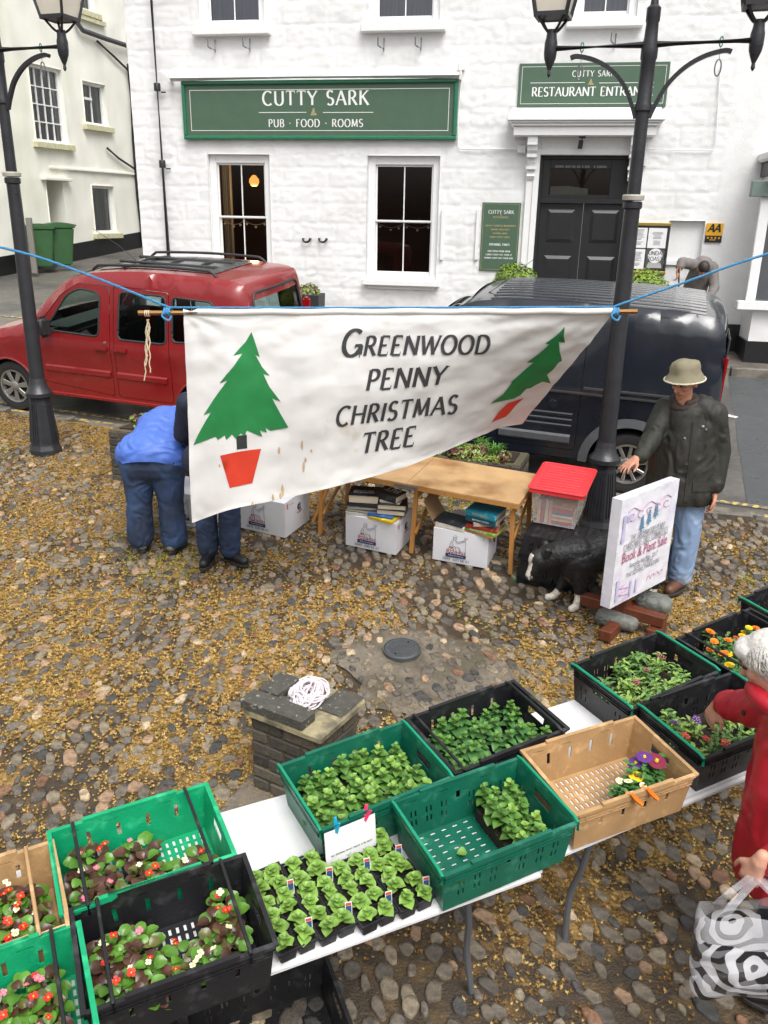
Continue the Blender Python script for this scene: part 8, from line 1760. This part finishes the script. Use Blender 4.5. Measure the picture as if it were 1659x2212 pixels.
blob('trousers', [('ch', [(V((.03, -.02, .92)), .13), (V((.085, -.05, .78)), .115), (V((.105, -.055, .48)), .092), (V((.10, -.04, .13)), .088)]), ('ch', [(V((-.05, .03, .92)), .13), (V((-.09, .06, .78)), .115), (V((-.11, .05, .48)), .092), (V((-.12, .06, .13)), .088)])], 'jeans_pale', man, .011, 2, fold=.017, fscale=(12, 12, 9), cut=(V((0, 0, .06)), V((0, 0, -1))))
shoe(man, (.10, -.055, .10), f, 'shoe_brown'); shoe(man, (-.12, .05, .10), f, 'shoe_brown')
mb = MB(); U_ = (HM @ V((0, -.25, 1))).normalized(); hc = T(0, -.01, .07); mb.lathe([(.140, -.050), (.134, -.046), (.112, -.006), (.106, .006), (.102, .04), (.093, .07), (.068, .084), (.001, .088)], 28, hc, axis=U_, cap=False); ht = mb.build('hat', 'hat_khaki', man, smooth=50)
for v_ in ht.data.vertices: v_.co += V((noise.noise(v_.co * 16), noise.noise(v_.co * 16 + V((5, 0, 0))), noise.noise(v_.co * 16 + V((0, 7, 0))))) * .014
mb = MB(); u_, w_ = frame(U_); mb.tube([hc + U_ * -.049 + (u_ * math.cos(a) + w_ * math.sin(a)) * .140 + V((0, 0, .004 * noise.noise(V((math.cos(a) * 2, math.sin(a) * 2, 0))))) for a in [k * math.pi / 14 for k in range(28)]], .0055, 6, closed=True); mb.build('hat_brim_edge', 'hat_trim', ht)
def on_front(x, z, y0=-.6):                      # point on the jacket front, found by casting from the camera side
    return V((x, y0, z))
jk = [c for c in man.children if c.name.startswith('jacket')][0]
def stick(o, org_w, dirw):                       # ray in the jacket's own space
    ok, loc, nor, _ = o.ray_cast(V(org_w), V(dirw)); return (loc, nor) if ok else (None, None)
for x, z in ((.06, 1.33), (.08, 1.31), (-.06, 1.24), (-.03, 1.06), (.17, .87)):
    loc, nor = stick(jk, (x, -1, z), (0, 1, 0))
    if loc: mb = MB(); mb.lathe([(.010, 0), (.010, .004), (.001, .005)], 10, loc, axis=nor); mb.build('press_stud', 'chrome', jk)
def patch(o, x0, x1, z0, z1, m, name, off=.008, n=8):
    mb = MB(); I = {}
    for i in range(n + 1):
        for j in range(n + 1):
            loc, nor = stick(o, (x0 + (x1 - x0) * i / n, -1, z0 + (z1 - z0) * j / n), (0, 1, 0))
            if loc: I[i, j] = mb.vert(loc + V((0, -off, 0)))
    for i in range(n):
        for j in range(n):
            if all(k in I for k in ((i, j), (i + 1, j), (i + 1, j + 1), (i, j + 1))): mb.face((I[i, j], I[i + 1, j], I[i + 1, j + 1], I[i, j + 1]))
    return mb.build(name, m, o, solid=.006, smooth=40)
patch(jk, .03, .2, .86, .93, 'wax_jacket', 'pocket_flap'); patch(jk, -.02, .015, .78, 1.36, 'wax_jacket', 'storm_flap', .006, 14)
mb = MB(); c = V((-.17, -.16, .80)); mb.poly([c, c + V((.03, .02, -.16)), c + V((-.07, .03, -.15)), c + V((-.05, .02, .01))]); mb.build('paper_in_hand', 'paper', man, solid=.002)

# ---- stooping person in blue anorak
bp = V((-1.88, 6.45, gz(6.45) + .014)); blu = thing('person', 'person in a blue anorak and jeans stooping over a removal box', 'person', bp)
L1, L2 = V((-.13, 0, 0)), V((.13, -.03, 0)); hipc = V((0, .02, .82))
tor = [(V((0, .05, .80)), .19), (V((0, .22, .88)), .2), (V((.02, .42, .92)), .2), (V((.05, .58, .92)), .16)]
arm = lambda sx: [(V((.05 + sx * .2, .56, .90)), .07), (V((.04 + sx * .27, .55, .64)), .05), (V((.04 + sx * .2, .64, .42)), .035)]
lg = [('ch', [(V((sx * .11, .02, .80)), .12), (V((sx * .13, 0, .45)), .075), (V((sx * .14, -.01, .10)), .055)]) for sx in (-1, 1)]
hp, T, HM = head_parts((.08, .75, .80), (0, .35, -.9), (0, .9, .3))
blob('body', hp + [('c', (.06, .6, .88), .06, (.07, .7, .83), .055), ('ch', [(p, r * .8) for p, r in tor]), ('ch', arm(-1)), ('ch', arm(1))] + hand((-.16, .64, .40), (0, .3, -1), (1, 0, 0), 1, .5) + hand((.24, .64, .40), (0, .3, -1), (-1, 0, 0), -1, .5) + lg, 'skin_pale', blu, .009, 2); face_bits(blu, T, HM)
blob('anorak', [('ch', tor), ('e', (0, .06, .81), (.30, .23, .20)), ('c', (-.12, .5, .93), .12, (.2, .5, .93), .12)] + [('ch', [(p, r + .028) for p, r in arm(sx)[:2]] + [(arm(sx)[2][0] + V((0, 0, .03)), .055)]) for sx in (-1, 1)] + [('e', (.06, .62, .97), (.13, .12, .07))], 'anorak_blue', blu, .012, 4, fold=.022, fscale=(7, 13, 13), cut=(V((0, -.06, .75)), V((0, -.5, -.86))))
mb = MB(); mb.tube([V((.06, .62, 1.0)) + V((.10 * math.cos(a), .085 * math.sin(a) + .05, .02 + .02 * math.sin(a))) for a in [k * math.pi / 9 for k in range(18)]], .022, 8, closed=True); mb.build('hood', 'anorak_blue', blu, smooth=True)
blob('trousers', [('e', (0, .05, .80), (.265, .2, .17)), ('c', (-.10, .0, .74), .155, (.10, .0, .74), .155)] + [('ch', [(V((sx * .115, .01, .70)), .145), (V((sx * .13, .0, .42)), .098), (V((sx * .14, -.01, .12)), .108)]) for sx in (-1, 1)], 'jeans_blue', blu, .011, 3, fold=.014, fscale=(11, 11, 8), cut=(V((0, 0, .055)), V((0, 0, -1))))
shoe(blu, (-.13, -.0, .10), (-.25, 1, 0), 'shoe_grey'); shoe(blu, (.14, -.02, .10), (.3, 1, 0), 'shoe_grey')

# ---- person mostly hidden behind the banner
hpz = V((-1.33, 6.25, gz(6.25) + .014)); hid = thing('person', 'person in jeans and black shoes standing behind the banner', 'person', hpz)
hp, T, HM = head_parts((.0, .12, 1.52), (0, .9, -.3), (0, .2, 1))
arm = lambda sx: [(V((sx * .19, .05, 1.3)), .06), (V((sx * .26, .12, 1.04)), .045), (V((sx * .2, .3, .9)), .032)]
lg = [('ch', [(V((sx * .09, .0, .86)), .11), (V((sx * .095, .01, .46)), .07), (V((sx * .09, .0, .10)), .052)]) for sx in (-1, 1)]
blob('body', hp + [('c', (0, .05, 1.35), .058, (0, .1, 1.46), .055), ('ch', [(V((0, 0, .9)), .14), (V((0, .03, 1.25)), .15)]), ('ch', arm(-1)), ('ch', arm(1))] + hand((-.2, .32, .89), (0, 1, -.2), (0, -.2, -1), -1, .4) + hand((.2, .32, .89), (0, 1, -.2), (0, -.2, -1), 1, .4) + lg, 'skin', hid, .010, 2); face_bits(hid, T, HM)
blob('jacket', [('ch', [(V((0, 0, .8)), .19), (V((0, .02, 1.05)), .19), (V((0, .04, 1.27)), .16)]), ('c', (-.1, .02, .85), .16, (.1, .02, .85), .16), ('c', (-.16, .05, 1.3), .09, (.16, .05, 1.3), .09)] + [('ch', [(p, r + .03) for p, r in arm(sx)]) for sx in (-1, 1)], 'navy_top', hid, .014, 3, fold=.01)
blob('hair', [('e', (0, .09, 1.565), (.088, .1, .085))], 'hair_dark', hid, .010, 2, detail=.006)
blob('trousers', [('ch', [(V((0, 0, .86)), .15), (V((sx * .085, .0, .76)), .115), (V((sx * .095, .01, .44)), .083), (V((sx * .09, .0, .13)), .082)]) for sx in (-1, 1)], 'jeans_blue', hid, .011, 3, fold=.016, fscale=(12, 12, 9), cut=(V((0, 0, .06)), V((0, 0, -1))))
shoe(hid, (-.085, .0, .10), (-.1, -1, 0), 'shoe_black'); shoe(hid, (.095, .02, .10), (.75, -.6, 0), 'shoe_black')

# ---- woman reaching into the crates
hw = atY(1662, 1432, 2.76); wp2 = V((1.66, 2.62, gz(2.62) + .014)); wom = thing('person', 'white-haired person in a red waterproof coat reaching into the flower crates', 'person', wp2)
Lc_ = lambda p: p - wp2
hc = Lc_(hw); fdir = V((-.75, .5, -.5)); hp, T, HM = head_parts(hc, fdir, (-.15, .1, 1), 1.0)
hnd = Lc_(atY(1528, 1552, 3.05)); wr1 = Lc_(atY(1556, 1520, 3.02)); el1 = Lc_(atY(1652, 1535, 2.84)); sh1 = hc + V((.10, .05, -.26)); sh2 = hc + V((.13, -.26, -.28)); el2 = sh2 + V((.05, -.10, -.3)); wr2 = Lc_(atY(1640, 1862, 2.36))
tor = [(V((-.0, -.02, .82)), .17), (V((-.03, .0, 1.05)), .17), (hc + V((.12, -.10, -.28)), .15)]
lg = [('ch', [(V((.0, sy * .1, .82)), .11), (V((.02, sy * .1, .45)), .07), (V((.03, sy * .1, .10)), .05)]) for sy in (-1, 1)]
blob('body', hp + [('c', hc + V((.07, -.05, -.2)), .058, hc + V((.02, -.02, -.06)), .055), ('ch', [(p, r * .8) for p, r in tor]), ('ch', [(sh1, .06), (el1, .045), (wr1, .03)]), ('ch', [(sh2, .06), (el2, .045), (wr2, .03)])] + hand(wr1, (hnd - wr1).normalized() + V((-.2, 0, -.5)), (.5, .3, -.75), -1, .75, .95) + hand(wr2, (-.25, .1, -1), (.5, .5, 0), 1, 1.1, .95) + lg, 'skin_pale', wom, .008, 2); face_bits(wom, T, HM)
blob('coat', [('ch', [(V((.0, -.02, .66)), .26), (V((-.01, -.02, .8)), .245), (V((-.04, -.01, .98)), .215), (hc + V((.14, -.10, -.28)), .17)]), ('c', sh1 + V((.02, -.03, .0)), .10, sh2, .11), ('ch', [(sh1, .098), (el1, .078), (wr1 + (el1 - wr1).normalized() * .04, .05)]), ('ch', [(sh2, .10), (el2, .08), (wr2 + (el2 - wr2).normalized() * .06, .052)])], 'red_coat', wom, .011, 3, fold=.024, fscale=(9, 9, 6), cut=(V((0, 0, .60)), V((0, 0, -1))))
blob('coat_collar', [('ch', [(hc + V((.05, -.04, -.14)) + V((.10 * math.cos(a), .10 * math.sin(a), -.03 * math.cos(a))), .035) for a in [k * math.pi / 8 for k in range(16)]] + [(hc + V((.15, -.04, -.17)), .035)])], 'red_coat', wom, .010, 3)
hairp = [('e', T(0, -.02, .04), (.088, .106, .092), HM), ('e', T(0, -.06, -.02), (.082, .07, .085), HM), ('e', T(0, .055, .075), (.07, .05, .04), HM)]
blob('hair', hairp, 'hair_white', wom, .007, 3, fold=.003, fscale=(30, 30, 30), detail=.003)
rh = random.Random(9); mb = MB()
for _ in range(2200):
    a = rh.uniform(0, 6.28); e = rh.uniform(-.5, 1.4); dl = V((math.cos(a) * math.cos(e), math.sin(a) * math.cos(e), math.sin(e)))
    if dl.y > .55 and dl.z < .25: continue
    b = T(dl.x * .089, -.022 + dl.y * .107, .035 + dl.z * .094); fl = (HM @ V((dl.x * .5, .55 * (dl.z > .2) - .4, -.75 + .4 * dl.z))).normalized(); l = rh.uniform(.025, .06); s_ = fl.cross(HM @ dl).normalized() * .0022; m1 = b + fl * l * .6 + (HM @ dl) * .004; m2 = b + fl * l - (HM @ dl) * .004; mb.poly([b - s_, b + s_, m1 + s_, m1 - s_]); mb.poly([m1 - s_, m1 + s_, m2])
kind(mb.build('hair_strands', 'hair_white', wom), 'stuff')
blob('trousers', [('ch', [(V((.0, 0, .82)), .14), (V((.01, sy * .09, .7)), .11), (V((.02, sy * .1, .4)), .085), (V((.03, sy * .1, .12)), .08)]) for sy in (-1, 1)], 'jeans_dark', wom, .014, 3, fold=.008, cut=(V((0, 0, .06)), V((0, 0, -1))))
shoe(wom, (.03, -.1, .1), (-1, .3, 0), 'shoe_black'); shoe(wom, (.03, .1, .1), (-1, .3, 0), 'shoe_black')
for q in ((1606, 1540), (1612, 1640), (1640, 1520)):
    jk2 = [c for c in wom.children if c.name.startswith('coat')][0]; o_ = Lc_(CAMP); loc, nor = stick(jk2, o_, ray(*q))
    if loc: mb = MB(); mb.lathe([(.012, 0), (.012, .004), (.001, .005)], 10, loc, axis=nor); mb.build('press_stud', 'shoe_black', jk2)
# clear carrier bag with a bold black and white print
bgm = bpy.data.materials.new('bag_print'); bgm.use_nodes = True; MATS['bag_print'] = bgm; N = bgm.node_tree.nodes; L = bgm.node_tree.links; b_ = N['Principled BSDF']; b_.inputs['Roughness'].default_value = .22
tc = N.new('ShaderNodeTexCoord'); wv_ = N.new('ShaderNodeTexWave'); wv_.wave_type = 'RINGS'; wv_.rings_direction = 'Y'; wv_.inputs['Scale'].default_value = 5.5; wv_.inputs['Distortion'].default_value = 5.5; wv_.inputs['Detail'].default_value = 1.0; wv_.inputs['Detail Scale'].default_value = 1.6; L.new(tc.outputs['Object'], wv_.inputs['Vector'])
st = N.new('ShaderNodeMath'); st.operation = 'GREATER_THAN'; st.inputs[1].default_value = .5; L.new(wv_.outputs['Fac'], st.inputs[0]); mx = N.new('ShaderNodeMix'); mx.data_type = 'RGBA'; mx.inputs[6].default_value = (.02, .02, .022, 1); mx.inputs[7].default_value = (.75, .75, .78, 1); L.new(st.outputs[0], mx.inputs[0]); L.new(mx.outputs[2], b_.inputs['Base Color'])
tr_ = N.new('ShaderNodeBsdfTransparent'); ms = N.new('ShaderNodeMixShader'); ms.inputs[0].default_value = .62; L.new(tr_.outputs[0], ms.inputs[1]); L.new(b_.outputs[0], ms.inputs[2]); L.new(ms.outputs[0], N['Material Output'].inputs[0])
bg3 = bpy.data.materials.new('bag_film'); bg3.use_nodes = True; MATS['bag_film'] = bg3; N = bg3.node_tree.nodes; L = bg3.node_tree.links; N['Principled BSDF'].inputs['Base Color'].default_value = (.75, .75, .78, 1); N['Principled BSDF'].inputs['Roughness'].default_value = .15; tr_ = N.new('ShaderNodeBsdfTransparent'); ms = N.new('ShaderNodeMixShader'); ms.inputs[0].default_value = .3; L.new(tr_.outputs[0], ms.inputs[1]); L.new(N['Principled BSDF'].outputs[0], ms.inputs[2]); L.new(ms.outputs[0], N['Material Output'].inputs[0])
bc = atY(1610, 2040, 2.25); bag = thing('carrier_bag', 'clear carrier bag with bold black and white print held by the person in red', 'bag', bc)
mb = MB(); n, mrows = 26, 16; hz_ = wr2 + wp2 - bc; rows = []
for j in range(mrows + 1):
    t_ = j / mrows; z = -.20 + .36 * t_; row = []
    for k in range(n):
        a = 2 * math.pi * k / n; wx = .19 * (1 - .12 * (1 - t_) ** 2); wy = .085 * math.sin(math.pi * min(1, .12 + .72 * (1 - t_))) + .015; p = V((wx * math.copysign(abs(math.cos(a)) ** .7, math.cos(a)), wy * math.sin(a), z + .012 * math.sin(a * 3 + t_ * 5)))
        p += V((1, 1, 1)) * .016 * noise.noise(p * 13); row.append(mb.vert(p))
    rows.append(row)
for j in range(mrows):
    mb.mi = 0 if j < 12 else 1
    for k in range(n): mb.face((rows[j][k], rows[j][(k + 1) % n], rows[j + 1][(k + 1) % n], rows[j + 1][k]))
mb.mi = 0; mb.face(rows[0][::-1]); mb.build('bag', ['bag_print', 'bag_film'], bag, smooth='all')
for sy in (-1, 1):
    mb = MB(); 
    for sx in (-1, 1):
        P = [V((sx * .11, sy * .03, .15)), V((sx * .07, sy * .02, .22)), hz_ + V((0, sy * .012, -.06)), hz_ + V((0, sy * .01, -.035))]; P = spline(P, 4)
        for a, b in zip(P, P[1:]): w0 = .02; mb.poly([a - V((w0, 0, 0)), a + V((w0, 0, 0)), b + V((w0, 0, 0)), b - V((w0, 0, 0))])
    mb.build('handle', 'bag_film', bag, smooth='all')

# ---- person bending by the pub wall
kp = atY(1512, 600, 13.2); kz = gz(13.2) + .08; wk = thing('person', 'dark-haired person in a grey hoodie bending with a tool by the pub wall', 'person', (kp.x, 13.25, kz)); KL = lambda x, y, Y: atY(x, y, Y) - V((kp.x, 13.25, kz))
hh = KL(1519, 583, 12.98); hp, T, HM = head_parts(hh, (.05, -.5, -.85), (0, -.85, .5)); s1, s2 = KL(1497, 572, 13.1), KL(1538, 578, 13.12); e1 = KL(1473, 566, 13.05); w1_ = KL(1464, 588, 12.95); pel = V((.02, .25, .80))
lg = [('ch', [(pel + V((sx * .1, 0, 0)), .11), (V((sx * .12, .12, .44)), .07), (V((sx * .13, .2, .1)), .05)]) for sx in (-1, 1)]; mid = (s1 + s2) / 2
blob('body', hp + [('c', mid, .06, hh, .055), ('ch', [(pel, .14), (mid, .13)]), ('ch', [(s1, .055), (e1, .045), (w1_, .032)]), ('ch', [(s2, .055), (s2 + V((.05, -.08, -.28)), .045), (s2 + V((-.05, -.2, -.45)), .032)])] + hand(w1_, (0, -.2, -1), (-.3, 0, -.2), 1, 1.3) + hand(s2 + V((-.05, -.2, -.46)), (0, -.2, -1), (-1, 0, 0), 1, 1.2) + lg, 'skin', wk, .009, 2); face_bits(wk, T, HM)
blob('hoodie', [('ch', [(pel + V((0, 0, .04)), .17), ((pel + mid) / 2, .18), (mid, .15)]), ('c', s1, .09, s2, .09), ('ch', [(s1, .085), (e1, .072), (e1.lerp(w1_, .45), .062)]), ('ch', [(s2, .085), (s2 + V((.05, -.08, -.28)), .07), (s2 + V((-.04, -.19, -.42)), .055)])], 'hoodie_grey', wk, .013, 3, fold=.011)
blob('hair', [('e', T(0, -.02, .045), (.084, .1, .085), HM)], 'hair_dark', wk, .010, 2, detail=.006)
blob('trousers', lg + [('c', pel + V((-.08, 0, 0)), .15, pel + V((.08, 0, 0)), .15)], 'jeans_dark', wk, .014, 3, fold=.008); shoe(wk, (-.13, .2, .1), (0, -1, 0), 'shoe_black'); shoe(wk, (.13, .2, .1), (0, -1, 0), 'shoe_black')
mb = MB(); mb.tube([w1_ + V((kp.x, 13.25, kz)) + V((0, -.03, .06)), w1_ + V((kp.x, 13.25, kz)) + V((.1, -.1, -.9))], .013, 8); tag(mb.build('broom_handle', 'shoe_black'), 'dark tool handle held by the person in the grey hoodie', 'tool')

# ---- border collie
mat('fur_black', (.012, .012, .013), .5, .3, 30, .6, 60); mat('fur_white', '#cfc8bc', .7, .15, 40, .5, 60); mat('dog_nose', (.01, .01, .01), .25, 0); mat('fur_tan', '#8a6f52', .7, .15, 40)
dp_ = V((1.42, 5.70, gz(5.70) + .012)); dog = thing('dog', 'black and white collie sniffing at the crates beside the poster board', 'dog', dp_)
DL = lambda x, y, Y: atY(x, y, Y) - dp_
hd_ = DL(1165, 1208, 5.70); ax_d = V((.93, .36, 0)); ch_ = V((.03, .0, .36)); rump = V((.60, .24, .40))
p1, p2 = V((1.282, 5.752, 0)) - V((dp_.x, dp_.y, 0)), V((1.438, 5.597, 0)) - V((dp_.x, dp_.y, 0)); p1.z = gz(5.75) - dp_.z + .015; p2.z = gz(5.6) - dp_.z + .015
muz = hd_ + V((-.07, -.03, -.115)); e_l = V((-.07, -.02, .21))
parts = [('ch', [(ch_, .135), (V((.22, .09, .40)), .14), (V((.42, .17, .42)), .125), (rump, .12)]), ('e', (.03, .0, .30), (.13, .12, .13)), ('ch', [(ch_ + V((-.02, 0, .06)), .115), (ch_.lerp(hd_, .55) + V((0, 0, .05)), .09), (hd_ + V((.03, .01, .0)), .08)]), ('e', hd_, (.082, .075, .078)), ('ch', [(hd_ + V((-.03, -.015, -.05)), .05), (muz, .028)]),
  ('ch', [(V((.02, -.06, .30)), .065), (V((.03, -.08, .18)), .042), (p2 + V((.012, .01, .10)), .026), (p2 + V((0, 0, .03)), .026), (p2 + V((-.035, -.01, .016)), .027)]), ('ch', [(V((-.01, .06, .30)), .065), (V((-.05, .06, .19)), .042), (p1 + V((.05, -.01, .09)), .026), (p1 + V((.02, 0, .03)), .025), (p1 + V((-.025, 0, .016)), .027)])]
for sy, bx in ((-1, .0), (1, -.05)):
    n_ = V((-.36, .93, 0)) * sy * .075; g0 = rump + n_; parts.append(('ch', [(g0, .09), (g0 + V((-.05 + bx, 0, -.15)), .06), (g0 + V((.07 + bx, .02, -.24)), .03), (g0 + V((.05 + bx, .02, -.385)), .025), (g0 + V((.01 + bx, .0, -.40)), .028)]))
parts.append(('ch', [(rump + V((.08, .03, .02)), .05), (rump + V((.2, .08, -.1)), .055), (rump + V((.27, .1, -.25)), .03)]))
for sy in (-1, 1): q = hd_ + V((.035, sy * .055, .06)); parts.append(('ch', [(q, .028), (q + V((.02, sy * .02, .045)), .018), (q + V((-.01, sy * .035, .05)), .008)]))
bd = blob('body', parts, ['fur_black', 'fur_white', 'fur_tan'], dog, .008, 4, fold=.003, fscale=(18, 18, 18), detail=.002)
wh = []
for p in bd.data.polygons:
    c = p.center; k = 0
    if (c - p2).length < .135 and c.z < p2.z + .13: k = 1
    elif (c - p1).length < .10 and c.z < p1.z + .10: k = 1
    elif c.z < .05 and c.x > .3: k = 1
    else:
        d_ = (c - hd_); bl = d_.dot(V((-.5, -.25, .1)).normalized())
        if bl > .045 and abs(d_.dot(V((-.3, .95, .0)))) < .022 + .01 * (d_.z < 0) and d_.z < .05: k = 1
        elif (c - V((-.08, -.03, .22))).length < .05 and c.z < .235: k = 2
    wh.append(k)
bd.data.polygons.foreach_set('material_index', wh)
rf = random.Random(12); mb = MB(); polys = bd.data.polygons; ar = np.array([p.area for p in polys]); idx = np.random.RandomState(4).choice(len(polys), 17000, p=ar / ar.sum())
for i in idx:
    p = polys[int(i)]; c = p.center; n_ = p.normal; k = wh[int(i)]; fl = (V((.75, .3, -.75)) + V((rf.uniform(-.5, .5), rf.uniform(-.5, .5), rf.uniform(-.4, .4)))); fl = (fl - n_ * fl.dot(n_) * .75 + n_ * .18).normalized(); l = rf.uniform(.018, .042) * (1.6 if .12 < c.z < .32 and c.x > -.05 else .55 if (c - hd_).length < .1 or c.z < .13 else 1.0); s_ = fl.cross(n_).normalized() * .0016; mb.mi = k; m1 = c + fl * l * .55; m2 = c + fl * l - n_ * .003; mb.poly([c - s_, c + s_, m1 + s_ * .8, m1 - s_ * .8]); mb.poly([m1 - s_ * .8, m1 + s_ * .8, m2])
kind(mb.build('fur', ['fur_black', 'fur_white', 'fur_tan'], dog), 'stuff')
mb = MB(); mb.lathe([(.0005, -.012), (.012, -.006), (.015, .003), (.0005, .012)], 10, muz + V((-.018, -.008, -.02))); mb.build('nose', 'dog_nose', dog, smooth=True)
for sy in (-1, 1): mb = MB(); mb.lathe([(.0005, -.009), (.009, 0), (.0005, .009)], 8, hd_ + V((-.062, sy * .035 - .012, .0))); mb.build('eye', 'dog_nose', dog, smooth=True)

# ---- stones weighing down the poster stand
for x, y, s_, rz, lab in STONES:
    p = G(x, y); a, b, c = [k / 2 for k in s_]; r = c * .9; q = a - r; o = blob('stone_block', [('c', (-q, sy * (b - r), sz * c * .15), r, (q, sy * (b - r) * .9, sz * c * .1), r * .95) for sy in (-1, 1) for sz in (-1, 1)], 'stone_grey', None, .009, 2, fold=.012, fscale=(14, 14, 14), detail=.003); o.location = (p.x, p.y, p.z + c + .02); o.rotation_euler = (.1, 0, rz); tag(o, lab, 'stone')
